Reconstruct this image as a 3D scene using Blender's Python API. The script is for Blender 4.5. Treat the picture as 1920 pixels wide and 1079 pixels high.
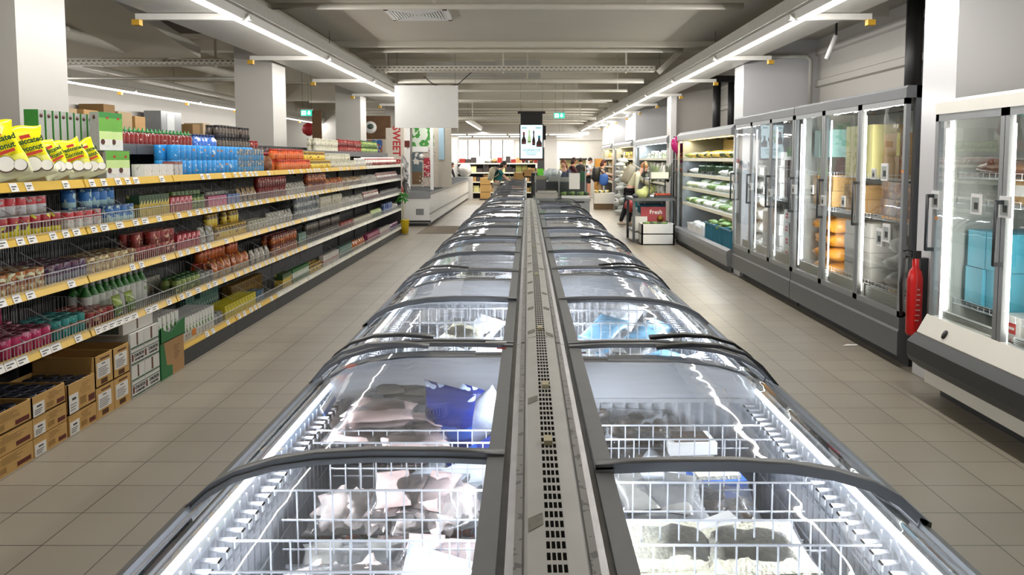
import bpy, bmesh, math, random
from mathutils import Vector, Matrix, Euler, noise as mnoise

for o in list(bpy.data.objects):
    bpy.data.objects.remove(o)
SC = bpy.context.scene
COL = SC.collection
PI = math.pi

# ---------------------------------------------------------------- camera
CAMH = 1.738
cam_d = bpy.data.cameras.new('camera')
cam = bpy.data.objects.new('camera', cam_d)
COL.objects.link(cam)
cam.location = (0, 0, CAMH)
cam.rotation_euler = (PI / 2 - math.atan(0.075), 0, 0)
cam_d.sensor_fit = 'HORIZONTAL'
cam_d.sensor_width = 36
cam_d.lens = 1500 / 1920 * 36
cam_d.shift_x = -29 / 1920
cam_d.shift_y = -130 / 1920
cam_d.clip_start = 0.02
cam_d.clip_end = 200
SC.camera = cam

# ---------------------------------------------------------------- world, exposure
W = bpy.data.worlds.new('world')
SC.world = W
W.use_nodes = True
W.node_tree.nodes['Background'].inputs[0].default_value = (0.9, 0.93, 1, 1)
W.node_tree.nodes['Background'].inputs[1].default_value = 0.3
SC.view_settings.view_transform = 'Standard'
SC.view_settings.look = 'None'
SC.view_settings.gamma = 1
SC.view_settings.exposure = 0.07
SC.view_settings.use_curve_mapping = False
cy = SC.cycles
cy.use_denoising = True
cy.max_bounces = 7
cy.diffuse_bounces = 4
cy.glossy_bounces = 3
cy.transmission_bounces = 3
cy.transparent_max_bounces = 24
cy.sample_clamp_indirect = 4
cy.caustics_reflective = False
cy.caustics_refractive = False


def area(name, loc, sx, sy, power, rot=(0, 0, 0), color=(1, .97, .92), spread=PI):
    d = bpy.data.lights.new(name, 'AREA')
    d.shape = 'RECTANGLE'
    d.size, d.size_y = sx, sy
    d.energy = power
    d.color = color
    d.spread = spread
    o = bpy.data.objects.new(name, d)
    o.location = loc
    o.rotation_euler = rot
    COL.objects.link(o)
    return o


TUBE = (1, .97, .93)
LZ = 2.99
XR, XL, XL2 = 2.53, -2.67, -7.67
for X, y0, y1, pw in ((XR, 1.0, 38, 15.5), (XL, 1.0, 24.5, 16), (XL2, 3, 30, 14)):
    n = 3
    for i in range(n):
        a = y0 + (y1 - y0) * i / n
        b = y0 + (y1 - y0) * (i + 1) / n
        for sg in (-1, 1):   # a tube shines all round: two faces turned outwards
            area('tube_light', (X + sg * .02, (a + b) / 2, LZ), 0.035, b - a - 0.05, pw * .55 * (b - a), rot=(0, -sg * math.radians(48), 0), color=TUBE)
for (x0, x1, y, z, pw) in ((-6, 2.6, 34.0, 2.72, 30), (-6, 2.6, 37.4, 2.72, 30)):
    area('tube_light', ((x0 + x1) / 2, y, z), x1 - x0, 0.06, pw * (x1 - x0), color=TUBE)
area('tube_light', (-1.9, 29.5, 2.86), 0.05, 9, 14 * 9, color=TUBE)
# spots washing the white wall at the far right
for y in (24, 26.5, 29, 31.5, 34, 36.5):
    area('wall_spot', (2.9, y, 3.1), .12, .5, 60, rot=(0, math.radians(-62), 0), color=(1, .99, .96))


# ---------------------------------------------------------------- materials
def lin(c):
    if isinstance(c, str):
        c = c.lstrip('#')
        if len(c) == 3:
            c = c[0] * 2 + c[1] * 2 + c[2] * 2
        c = [int(c[i:i + 2], 16) / 255 for i in (0, 2, 4)]
    return tuple(v / 12.92 if v <= .04045 else ((v + .055) / 1.055) ** 2.4 for v in c) + (1,)


_M = {}


def pmat(name, col, rough=.5, metal=0, var=.06, scale=8, emit=0, bump=0, bscale=40, alpha=1, spec=.5, trans=0, coat=0):
    if name in _M:
        return _M[name]
    m = bpy.data.materials.new(name)
    m.use_nodes = True
    nt = m.node_tree
    b = nt.nodes['Principled BSDF']
    c = lin(col)
    b.inputs['Roughness'].default_value = rough
    b.inputs['Metallic'].default_value = metal
    b.inputs['Specular IOR Level'].default_value = spec
    b.inputs['Coat Weight'].default_value = coat
    if emit:
        b.inputs['Emission Color'].default_value = c
        b.inputs['Emission Strength'].default_value = emit
        m.cycles.emission_sampling = 'NONE'
    tc = nt.nodes.new('ShaderNodeTexCoord')
    n = nt.nodes.new('ShaderNodeTexNoise')
    n.inputs['Scale'].default_value = scale
    n.inputs['Detail'].default_value = 4
    nt.links.new(tc.outputs['Object'], n.inputs['Vector'])
    mx = nt.nodes.new('ShaderNodeMix')
    mx.data_type = 'RGBA'
    mx.inputs[6].default_value = tuple(max(0, v * (1 - var * 2)) for v in c[:3]) + (1,)
    mx.inputs[7].default_value = tuple(min(1, v * (1 + var)) for v in c[:3]) + (1,)
    nt.links.new(n.outputs['Fac'], mx.inputs[0])
    nt.links.new(mx.outputs[2], b.inputs['Base Color'])
    if bump:
        bn = nt.nodes.new('ShaderNodeTexNoise')
        bn.inputs['Scale'].default_value = bscale
        bn.inputs['Detail'].default_value = 3
        nt.links.new(tc.outputs['Object'], bn.inputs['Vector'])
        bp = nt.nodes.new('ShaderNodeBump')
        bp.inputs['Strength'].default_value = bump
        bp.inputs['Distance'].default_value = .01
        nt.links.new(bn.outputs['Fac'], bp.inputs['Height'])
        nt.links.new(bp.outputs['Normal'], b.inputs['Normal'])
    if alpha < 1:
        b.inputs['Alpha'].default_value = alpha
    _M[name] = m
    return m


def glass(name, tint=(1, 1, 1), ior=1.45, gain=1.0, add=0.0, wavy=0, rough=.01, haze=0, hazecol=(.8, .82, .85), streak=False):
    """thin clear sheet: what passes is transparent, the rest mirrors by fresnel"""
    if name in _M:
        return _M[name]
    m = bpy.data.materials.new(name)
    m.use_nodes = True
    nt = m.node_tree
    nt.nodes.clear()
    L = nt.links.new
    out = nt.nodes.new('ShaderNodeOutputMaterial')
    tr = nt.nodes.new('ShaderNodeBsdfTransparent')
    tr.inputs[0].default_value = tint + (1,)
    gl = nt.nodes.new('ShaderNodeBsdfGlossy')
    gl.inputs['Roughness'].default_value = rough
    fr = nt.nodes.new('ShaderNodeFresnel')
    fr.inputs[0].default_value = ior
    ma = nt.nodes.new('ShaderNodeMath')
    ma.operation = 'MULTIPLY_ADD'
    ma.use_clamp = True
    ma.inputs[1].default_value = gain
    ma.inputs[2].default_value = add
    L(fr.outputs[0], ma.inputs[0])
    mx = nt.nodes.new('ShaderNodeMixShader')
    L(ma.outputs[0], mx.inputs[0])
    L(tr.outputs[0], mx.inputs[1])
    L(gl.outputs[0], mx.inputs[2])
    last = mx
    tc = nt.nodes.new('ShaderNodeTexCoord')
    if wavy:
        n = nt.nodes.new('ShaderNodeTexNoise')
        n.inputs['Scale'].default_value = 7
        n.inputs['Detail'].default_value = 1
        L(tc.outputs['Object'], n.inputs['Vector'])
        bp = nt.nodes.new('ShaderNodeBump')
        bp.inputs['Strength'].default_value = wavy
        bp.inputs['Distance'].default_value = .01
        L(n.outputs['Fac'], bp.inputs['Height'])
        L(bp.outputs['Normal'], gl.inputs['Normal'])
    if haze:
        df = nt.nodes.new('ShaderNodeBsdfDiffuse')
        df.inputs[0].default_value = hazecol + (1,)
        n2 = nt.nodes.new('ShaderNodeTexNoise')
        n2.inputs['Scale'].default_value = 3
        n2.inputs['Detail'].default_value = 6
        mp = nt.nodes.new('ShaderNodeMapping')
        mp.inputs['Scale'].default_value = (1, 4, 1) if streak else (1, 1, 1)
        L(tc.outputs['Object'], mp.inputs[0])
        L(mp.outputs[0], n2.inputs['Vector'])
        mr = nt.nodes.new('ShaderNodeMapRange')
        mr.inputs[1].default_value = .3
        mr.inputs[2].default_value = .75
        mr.inputs[3].default_value = 0
        mr.inputs[4].default_value = haze * 2
        L(n2.outputs['Fac'], mr.inputs[0])
        m2 = nt.nodes.new('ShaderNodeMixShader')
        L(mr.outputs[0], m2.inputs[0])
        L(mx.outputs[0], m2.inputs[1])
        L(df.outputs[0], m2.inputs[2])
        last = m2
    L(last.outputs[0], out.inputs[0])
    _M[name] = m
    return m


def printed(name, stops, h, blot=None, bscale=30, bth=.58, rough=.35, metal=0, axis=2, blot2=None):
    """printed wrapper: constant colour bands along one local axis + printed blotches"""
    if name in _M:
        return _M[name]
    m = bpy.data.materials.new(name)
    m.use_nodes = True
    nt = m.node_tree
    L = nt.links.new
    b = nt.nodes['Principled BSDF']
    b.inputs['Roughness'].default_value = rough
    b.inputs['Metallic'].default_value = metal
    tc = nt.nodes.new('ShaderNodeTexCoord')
    sp = nt.nodes.new('ShaderNodeSeparateXYZ')
    L(tc.outputs['Object'], sp.inputs[0])
    dv = nt.nodes.new('ShaderNodeMath')
    dv.operation = 'DIVIDE'
    dv.inputs[1].default_value = h
    L(sp.outputs[axis], dv.inputs[0])
    cr = nt.nodes.new('ShaderNodeValToRGB')
    cr.color_ramp.interpolation = 'CONSTANT'
    e = cr.color_ramp.elements
    e[0].position, e[0].color = stops[0][0], lin(stops[0][1])
    e[1].position, e[1].color = (stops[1][0], lin(stops[1][1])) if len(stops) > 1 else (1, lin(stops[0][1]))
    for p, c in stops[2:]:
        q = e.new(p)
        q.color = lin(c)
    L(dv.outputs[0], cr.inputs[0])
    last = cr.outputs[0]
    for i, bc in enumerate((blot, blot2)):
        if not bc:
            continue
        n = nt.nodes.new('ShaderNodeTexNoise')
        n.inputs['Scale'].default_value = bscale * (1 if i == 0 else 1.7)
        n.inputs['Detail'].default_value = 2
        mp = nt.nodes.new('ShaderNodeMapping')
        mp.inputs['Location'].default_value = (i * 5.3, 1.7 * i, 2)
        L(tc.outputs['Object'], mp.inputs[0])
        L(mp.outputs[0], n.inputs['Vector'])
        g = nt.nodes.new('ShaderNodeMath')
        g.operation = 'GREATER_THAN'
        g.inputs[1].default_value = bth
        L(n.outputs['Fac'], g.inputs[0])
        mx = nt.nodes.new('ShaderNodeMix')
        mx.data_type = 'RGBA'
        L(g.outputs[0], mx.inputs[0])
        L(last, mx.inputs[6])
        mx.inputs[7].default_value = lin(bc)
        last = mx.outputs[2]
    L(last, b.inputs['Base Color'])
    _M[name] = m
    return m


# ---------------------------------------------------------------- mesh builder
class MB:
    def __init__(s):
        s.v, s.f, s.m, s.s = [], [], [], []
        s.T = None

    def add(s, vs, fs, mi=0, smooth=False):
        n = len(s.v)
        if s.T is not None:
            vs = [tuple(s.T @ Vector(p)) for p in vs]
        s.v += [tuple(p) for p in vs]
        for f in fs:
            s.f.append(tuple(n + i for i in f))
            s.m.append(mi)
            s.s.append(smooth)

    def box(s, x0, y0, z0, x1, y1, z1, mi=0, faces=None):
        x0, x1 = min(x0, x1), max(x0, x1)
        y0, y1 = min(y0, y1), max(y0, y1)
        z0, z1 = min(z0, z1), max(z0, z1)
        v = [(x0, y0, z0), (x1, y0, z0), (x1, y1, z0), (x0, y1, z0), (x0, y0, z1), (x1, y0, z1), (x1, y1, z1), (x0, y1, z1)]
        F = [(0, 3, 2, 1), (4, 5, 6, 7), (0, 1, 5, 4), (1, 2, 6, 5), (2, 3, 7, 6), (3, 0, 4, 7)]
        s.add(v, F if faces is None else [F[i] for i in faces], mi)
        return s

    def obox(s, c, size, R, mi=0):
        v = []
        for z in (-1, 1):
            for (x, y) in ((-1, -1), (1, -1), (1, 1), (-1, 1)):
                v.append(tuple(Vector(c) + R @ Vector((x * size[0] / 2, y * size[1] / 2, z * size[2] / 2))))
        s.add(v, [(0, 3, 2, 1), (4, 5, 6, 7), (0, 1, 5, 4), (1, 2, 6, 5), (2, 3, 7, 6), (3, 0, 4, 7)], mi)
        return s

    def lathe(s, prof, n=14, mi=0, c=(0, 0, 0), smooth=True, sx=1, sy=1):
        vs, fs = [], []
        for (r, z) in prof:
            for k in range(n):
                a = 2 * PI * k / n
                vs.append((c[0] + r * math.cos(a) * sx, c[1] + r * math.sin(a) * sy, c[2] + z))
        for i in range(len(prof) - 1):
            for k in range(n):
                k2 = (k + 1) % n
                fs.append((i * n + k, i * n + k2, (i + 1) * n + k2, (i + 1) * n + k))
        s.add(vs, fs, mi, smooth)
        caps = []
        if prof[0][0] > 1e-4:
            caps.append(tuple(range(n - 1, -1, -1)))
        if prof[-1][0] > 1e-4:
            q = (len(prof) - 1) * n
            caps.append(tuple(q + k for k in range(n)))
        base = len(s.v) - len(vs)
        for f in caps:
            s.f.append(tuple(base + i for i in f))
            s.m.append(mi)
            s.s.append(False)
        return s

    def tube(s, pts, r, n=6, mi=0, smooth=True, r2=None):
        pts = [Vector(p) for p in pts]
        vs, fs = [], []
        N = len(pts)
        for i, p in enumerate(pts):
            d = (pts[min(i + 1, N - 1)] - pts[max(i - 1, 0)]).normalized()
            up = Vector((0, 0, 1)) if abs(d.z) < .9 else Vector((1, 0, 0))
            a = d.cross(up).normalized()
            b = d.cross(a)
            rr = r if r2 is None else r + (r2 - r) * i / (N - 1)
            for k in range(n):
                t = 2 * PI * (k + .5) / n
                vs.append(tuple(p + (a * math.cos(t) + b * math.sin(t)) * rr))
        for i in range(N - 1):
            for k in range(n):
                k2 = (k + 1) % n
                fs.append((i * n + k, (i + 1) * n + k, (i + 1) * n + k2, i * n + k2))
        fs.append(tuple(range(n)))
        fs.append(tuple((N - 1) * n + k for k in range(n - 1, -1, -1)))
        s.add(vs, fs, mi, smooth)
        return s

    def wire(s, p, q, w, mi=0):
        return s.tube([p, q], w * .62, 4, mi, False)

    def prism(s, poly, a, b, axis='y', mi=0, smooth=False):
        n = len(poly)
        def P(u, w, t):
            return {'y': (u, t, w), 'x': (t, u, w), 'z': (u, w, t)}[axis]
        vs = [P(u, w, a) for u, w in poly] + [P(u, w, b) for u, w in poly]
        fs = [tuple(range(n)), tuple(range(2 * n - 1, n - 1, -1))]
        s.add(vs, fs, mi, False)
        k0 = len(s.v) - 2 * n
        for i in range(n):
            j = (i + 1) % n
            s.f.append((k0 + i, k0 + n + i, k0 + n + j, k0 + j))
            s.m.append(mi)
            s.s.append(smooth)
        return s

    def sheet(s, pts, a, b, t, axis='y', mi=0, smooth=True):
        """thick sheet following an open polyline pts in the cross plane, offset t along its normal"""
        up, dn = [], []
        N = len(pts)
        for i, (u, w) in enumerate(pts):
            p0, p1 = pts[max(i - 1, 0)], pts[min(i + 1, N - 1)]
            dx, dz = p1[0] - p0[0], p1[1] - p0[1]
            l = math.hypot(dx, dz)
            nx, nz = -dz / l, dx / l
            up.append((u, w))
            dn.append((u - nx * t, w - nz * t))
        return s.prism(up + dn[::-1], a, b, axis, mi, smooth)

    def blob(s, c, r, seed=0, amp=.15, n=10, m=7, mi=0, fq=1.5, R=None, e=1):
        vs, fs = [], []
        pw = lambda q: math.copysign(abs(q) ** e, q)
        R = R or Matrix.Identity(3)
        for i in range(m + 1):
            th = PI * i / m
            for k in range(n):
                ph = 2 * PI * k / n
                d = Vector((pw(math.sin(th)) * pw(math.cos(ph)), pw(math.sin(th)) * pw(math.sin(ph)), pw(math.cos(th))))
                g = 1 + amp * mnoise.noise(d * fq + Vector((seed * 3.1, seed * 1.7, seed)))
                vs.append(tuple(Vector(c) + R @ Vector((d.x * r[0] * g, d.y * r[1] * g, d.z * r[2] * g))))
        for i in range(m):
            for k in range(n):
                k2 = (k + 1) % n
                fs.append((i * n + k, (i + 1) * n + k, (i + 1) * n + k2, i * n + k2))
        s.add(vs, fs, mi, True)
        return s

    def mesh(s, name, mats):
        me = bpy.data.meshes.new(name)
        me.from_pydata(s.v, [], s.f)
        for m in (mats if isinstance(mats, (list, tuple)) else [mats]):
            me.materials.append(m)
        me.polygons.foreach_set('material_index', s.m)
        me.polygons.foreach_set('use_smooth', s.s)
        me.update()
        return me

    def obj(s, name, mats, parent=None, **kw):
        return link(name, s.mesh(name, mats), parent, **kw)


def link(name, data, parent=None, loc=None, rot=None, label=None, cat=None, group=None, kind=None, scale=None):
    o = bpy.data.objects.new(name, data)
    COL.objects.link(o)
    if parent:
        o.parent = parent
    if loc is not None:
        o.location = loc
    if rot is not None:
        o.rotation_euler = rot
    if scale is not None:
        o.scale = scale
    if label:
        o['label'] = label
    if cat:
        o['category'] = cat
    if group:
        o['group'] = group
    if kind:
        o['kind'] = kind
    return o


def thing(name, label, cat, loc=(0, 0, 0), rz=0, group=None):
    return link(name, None, None, loc, (0, 0, rz), label, cat, group)


def dup(o, loc=None, rot=None, label=None, group=None, parent=None):
    c = o.copy()
    COL.objects.link(c)
    if parent is not None:
        c.parent = parent
    if loc is not None:
        c.location = loc
    if rot is not None:
        c.rotation_euler = rot
    if label:
        c['label'] = label
    if group:
        c['group'] = group
    for ch in list(o.children):
        dup(ch, parent=c)
    return c


def text(body, size, m, parent=None, loc=(0, 0, 0), rot=(0, 0, 0), name='lettering', align='CENTER', extrude=.0006, sx=1, bold=0):
    cu = bpy.data.curves.new(name, 'FONT')
    cu.body = body
    cu.size = size
    cu.align_x = align
    cu.align_y = 'CENTER'
    cu.extrude = extrude
    cu.offset = bold
    cu.resolution_u = 2
    key = (body, size, extrude, bold, m.name)
    if key not in _TX:
        tmp = bpy.data.objects.new('tmp', cu)
        COL.objects.link(tmp)
        dg = bpy.context.evaluated_depsgraph_get()
        dg.update()
        me = bpy.data.meshes.new_from_object(tmp.evaluated_get(dg))
        me.name = name
        me.materials.clear()
        me.materials.append(m)
        bpy.data.objects.remove(tmp)
        _TX[key] = me
    return link(name, _TX[key], parent, loc, rot, scale=(sx, 1, 1))


_TX = {}


O1 = 'first second third fourth fifth sixth seventh eighth ninth tenth eleventh twelfth thirteenth fourteenth fifteenth sixteenth seventeenth eighteenth nineteenth twentieth'.split()
T1 = ['twenty', 'thirty', 'forty', 'fifty', 'sixty', 'seventy', 'eighty', 'ninety']


def ordw(i):
    """0 -> first"""
    if i < 20:
        return O1[i]
    t, u = divmod(i + 1, 10)
    if u == 0:
        return T1[t - 2][:-1] + 'ieth'
    return T1[t - 2] + '-' + O1[u - 1]


def pillow(w, h, d, seed=0, nu=8, nv=10, wr=.25, seal=.06):
    """soft bag standing in XZ... width along Y, height Z, thickness X; local origin at bottom middle"""
    mb = MB()
    vs, fs = [], []
    for side in (1, -1):
        for j in range(nv + 1):
            v = j / nv
            for i in range(nu + 1):
                u = i / nu * 2 - 1
                t = (1 - abs(u) ** 3) ** .7 if abs(u) < 1 else 0
                vv = min(1, max(0, (v - seal) / (1 - 2 * seal)))
                b = math.sin(PI * vv) ** .55 if 0 < vv < 1 else 0
                b *= (1.15 - .35 * v)
                nz = mnoise.noise(Vector((u * 2.2 + seed, v * 3.1 + seed * .7, side * 2))) * wr
                x = side * (d / 2 * t * b * (1 + nz) + .0008)
                y = u * w / 2 * (1 - .08 * b) + .01 * mnoise.noise(Vector((v * 3, seed, 1)))
                vs.append((x, y, h * v))
    n1 = (nu + 1) * (nv + 1)
    for s_ in (0, 1):
        for j in range(nv):
            for i in range(nu):
                a = s_ * n1 + j * (nu + 1) + i
                q = (a, a + 1, a + nu + 2, a + nu + 1)
                fs.append(q if s_ == 0 else q[::-1])
    # rim
    for i in range(nu):
        fs.append((i + 1, i, n1 + i, n1 + i + 1))
        a = nv * (nu + 1) + i
        fs.append((a, a + 1, n1 + a + 1, n1 + a))
    for j in range(nv):
        a = j * (nu + 1)
        fs.append((a, a + nu + 1, n1 + a + nu + 1, n1 + a))
        a += nu
        fs.append((a + nu + 1, a, n1 + a, n1 + a + nu + 1))
    mb.add(vs, fs, 0, True)
    return mb
# ================================================================ SHELL
def floor_mat():
    m = bpy.data.materials.new('floor_tiles')
    m.use_nodes = True
    nt = m.node_tree
    L = nt.links.new
    b = nt.nodes['Principled BSDF']
    tc = nt.nodes.new('ShaderNodeTexCoord')
    mp = nt.nodes.new('ShaderNodeMapping')
    mp.inputs['Location'].default_value = (FX, FY, 0)
    L(tc.outputs['Object'], mp.inputs[0])
    br = nt.nodes.new('ShaderNodeTexBrick')
    br.offset = 0
    br.inputs['Scale'].default_value = 1
    br.inputs['Brick Width'].default_value = .331
    br.inputs['Row Height'].default_value = .331
    br.inputs['Mortar Size'].default_value = .0028
    br.inputs['Mortar Smooth'].default_value = .1
    br.inputs['Color1'].default_value = lin('#a19989')
    br.inputs['Color2'].default_value = lin('#999182')
    br.inputs['Mortar'].default_value = lin('#3a362f')
    L(mp.outputs[0], br.inputs[0])
    n = nt.nodes.new('ShaderNodeTexNoise')
    n.inputs['Scale'].default_value = 260
    n.inputs['Detail'].default_value = 2
    L(tc.outputs['Object'], n.inputs['Vector'])
    n2 = nt.nodes.new('ShaderNodeTexNoise')
    n2.inputs['Scale'].default_value = 1.1
    n2.inputs['Detail'].default_value = 5
    L(tc.outputs['Object'], n2.inputs['Vector'])
    m1 = nt.nodes.new('ShaderNodeMix')
    m1.data_type = 'RGBA'
    m1.blend_type = 'MULTIPLY'
    m1.inputs[0].default_value = .35
    L(br.outputs['Color'], m1.inputs[6])
    L(n.outputs['Fac'], m1.inputs[7])
    m2 = nt.nodes.new('ShaderNodeMix')
    m2.data_type = 'RGBA'
    m2.blend_type = 'MULTIPLY'
    m2.inputs[0].default_value = .25
    L(m1.outputs[2], m2.inputs[6])
    L(n2.outputs['Fac'], m2.inputs[7])
    L(m2.outputs[2], b.inputs['Base Color'])
    rr = nt.nodes.new('ShaderNodeMapRange')
    rr.inputs[3].default_value = .32
    rr.inputs[4].default_value = .5
    L(n2.outputs['Fac'], rr.inputs[0])
    L(rr.outputs[0], b.inputs['Roughness'])
    bp = nt.nodes.new('ShaderNodeBump')
    bp.inputs['Strength'].default_value = .3
    bp.inputs['Distance'].default_value = .002
    bp.invert = True
    L(br.outputs['Fac'], bp.inputs['Height'])
    L(bp.outputs[0], b.inputs['Normal'])
    return m


FX, FY = .199, -.168
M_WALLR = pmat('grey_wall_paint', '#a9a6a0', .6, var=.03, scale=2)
M_WALL = pmat('wall_paint', '#cfccc6', .6, var=.03, scale=2)
M_CEIL = pmat('ceiling_paint', '#bdb7a9', .8, var=.05, scale=1.2)
M_CEIL_LIT = pmat('lit_ceiling_tone', '#d2cdbf', .8, var=.05, scale=1.2)  # lighter copy of the ceiling paint: light on facing edges put into the colour
M_COL = pmat('column_paint', '#bebbb5', .45, var=.03, scale=3)
M_GLOSSW = pmat('glossy_white_panel', '#c6c6c8', .16, var=.02, scale=2, bump=.04, bscale=4)
M_PIPE = pmat('painted_pipe', '#cfcabd', .45, var=.05)
M_TRAY = pmat('galvanised_tray', '#b9b7b0', .45, .3, var=.08, scale=20)
M_TRUNK = pmat('white_light_trunking', '#d8d6d0', .4, var=.04)
M_TUBE = pmat('fluorescent_tube_glow', '#fff8ee', .3, emit=7, var=.01)
M_BLACK = pmat('matt_black', '#141414', .5, var=.1)
M_DARK = pmat('dark_grey_metal', '#3b3d3f', .45, .3, var=.06)
M_YEL = pmat('yellow_end_cap', '#c79a2a', .5)
M_RED = pmat('red_paint', '#b0231f', .4)
M_WHITE = pmat('white_enamel', '#e2e2e0', .35, var=.03)
M_STEEL = pmat('brushed_steel', '#b5b7b8', .3, .8, var=.08, scale=30)

fl = MB().box(-14, -3, -.1, 4.3, 41, 0).obj('floor', floor_mat(), kind='structure')
c = MB()
c.box(-14, -3, 3.9, 4.4, 41, 4.1, 0)
c.box(-3.6, -3, 3.45, 4.3, 11.9, 3.9, 0)
c.box(-3.6, 11.9, 3.38, 4.3, 12.06, 3.9, 1)  # lip in the lighter tone, its lit look is painted
for y in (17.7, 23.8, 29.6):
    c.box(-14, y, 3.46, 4.3, y + .45, 3.9, 0)
    c.box(-14, y - .04, 3.42, 4.3, y, 3.9, 1)
for y in (14.8, 20.8, 26.6, 32.3):
    c.box(-14, y, 3.7, 4.3, y + .3, 3.9, 0)
c.box(-14, 5.6, 3.55, -3.6, 6.0, 3.9, 0)
c.box(-14, 11.5, 3.5, -3.6, 12.0, 3.9, 0)
# sloping stair soffit over the side aisle
c.prism([(6.2, 3.9), (11.4, 3.15), (11.4, 3.3), (6.8, 3.9)], -7.45, -4.6, 'x', 1)
c.obj('ceiling', [M_CEIL, M_CEIL_LIT], kind='structure')

w = MB()
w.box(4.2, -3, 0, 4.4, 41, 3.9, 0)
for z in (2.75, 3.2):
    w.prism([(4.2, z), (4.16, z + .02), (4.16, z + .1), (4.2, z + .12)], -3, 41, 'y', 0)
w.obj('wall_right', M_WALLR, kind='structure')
MB().box(-14.2, -3, 0, -14, 41, 3.9).obj('wall_far_left', M_WALL, kind='structure')
MB().box(-9.35, -3, 0, -9.2, 26, 3.9).obj('wall_left', M_WALL, kind='structure')
MB().box(-14.2, 41, 0, 4.4, 41.2, 3.9).obj('wall_back', M_WALL, kind='structure')
MB().box(-14.2, -3.2, 0, 4.4, -3, 3.9).obj('wall_behind', M_WALL, kind='structure')
# dropped bulkhead over the back of the shop
MB().box(-14, 38.2, 2.6, 4.2, 41, 3.9).obj('trim_1', M_COL, kind='structure')

for i, (y, lab) in enumerate(((5.76, 0), (11.5, 0), (17.5, 0), (23.6, 0))):
    MB().box(-4.17, y, 0, -3.63, y + .62, 3.9).obj('column', M_COL, kind='structure')
MB().box(-4.05, 34.7, 0, -3.02, 35.3, 3.9).obj('column', M_COL, kind='structure')
for i, y in enumerate((5.9, 11.7, 17.5, 23.3, 29.1)):
    b = MB()
    b.box(3.13 if i != 2 else 3.12, y, 0, 4.2, y + .5, 3.45, 0)
    o = b.obj('column', M_GLOSSW if i != 2 else M_COL, kind='structure')
MB().box(3.08, 17.30, 0, 3.2, 17.42, 3.45).obj('trim_2', M_WHITE, kind='structure')
# bright white panelled wall at the far end of the chiller aisle
MB().box(3.55, 24, 2.36, 4.19, 40.9, 3.45).obj('trim_3', M_WHITE, kind='structure')
# mat let into the floor by the gondola end
b = MB()
b.box(-2.55, 18.4, .0, -1.3, 20.4, .008)
b.obj('floor_mat', pmat('brown_mat', '#6f6455', .9, bump=.3, bscale=200), label='brown entrance mat lying on tiles beyond the grocery gondola end', cat='mat')

# ---------------------------------------------------------------- light rows
def ceil_at(x, y):
    if x > -3.6 and y < 11.88:
        return 3.45
    for a, b_, h in ((5.5, 6.1, 3.55), (11.4, 12.1, 3.38), (17.6, 18.2, 3.42), (23.7, 24.3, 3.42), (29.5, 30.1, 3.42), (14.7, 15.2, 3.7), (20.7, 21.2, 3.7), (26.5, 27, 3.7), (32.2, 32.7, 3.7)):
        if a < y < b_:
            return h
    return 3.9


def light_row(x, y0, y1, side, label, wide=.8, z=LZ, cap=True):
    t = thing('light_row', label, 'light fixture', (x, y0, z), group='suspended tube light rows')
    n = int((y1 - y0) / 1.53)
    L_ = n * 1.53
    b = MB()
    b.prism([(-.05, .03), (.05, .03), (.07, .1), (.07, .16), (-.07, .16), (-.07, .1)], 0, L_)
    b.obj('trunking', M_TRUNK, t)
    if wide:
        b = MB()
        b.box(.07, 0, .09, wide, L_, .1)
        b.box(wide - .02, 0, .1, wide, L_, .16)
        b.box(-.13, 0, .1, -.07, L_, .22)
        if side < 0:
            b.v = [(-q[0], q[1], q[2]) for q in b.v]
            b.f = [f[::-1] for f in b.f]
        b.obj('cable_tray', M_TRAY, t)
    for k in range(n):
        b = MB()
        b.tube([(0, .03, .018), (0, 1.50, .018)], .016, 8)
        b.obj('tube', M_TUBE, t, loc=(0, k * 1.53, 0))
        if k % 2 == 0 and wide:
            b = MB()
            s_ = side
            b.box(-.1 * s_, 0, .03, (wide + .12) * s_, .05, .085, 0)
            e = b.obj('bracket', M_TRUNK, t, loc=(0, k * 1.53 + .4, 0))
            MB().box((wide + .08) * s_, -.01, -.02, (wide + .15) * s_, .06, .03).obj('end_cap', M_YEL, e)
        if k % 3 == 0:
            MB().wire((0, .75, .16), (0, .75, ceil_at(x, y0 + k * 1.53 + .75) - z - .002), .006).obj('suspension_wire', M_DARK, t, loc=(0, k * 1.53, 0))
    return t


light_row(XR, 1.0, 38, 1, 'long tube light row on wide cable tray above the glass door cabinets', wide=.54)
light_row(XL, 1.0, 25.6, -1, 'long tube light row on wide cable tray above the grocery gondola', wide=.84)
light_row(XL2, 3, 31.6, -1, 'tube light row near the white side wall above stacked cartons', wide=0.12)
light_row(-1.9, 25, 34, -1, 'short tube light row behind the blank hanging panel', wide=0, z=2.86)
for y, nm in ((34.0, 'front'), (37.4, 'rear')):
    t = thing('light_row', 'tube light row running across the shop, %s one of the far pair' % nm, 'light fixture', (-6, y, 2.72), group='suspended tube light rows')
    MB().box(0, -.05, .04, 8.6, .05, .12).obj('trunking', M_TRUNK, t)
    for k in range(5):
        MB().tube([(.05 + k * 1.72, 0, .02), (1.67 + k * 1.72, 0, .02)], .02, 6).obj('tube', M_TUBE, t)
        MB().wire((.6 + k * 1.72, 0, .12), (.6 + k * 1.72, 0, 1.178), .006).obj('suspension_wire', M_DARK, t)

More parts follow.
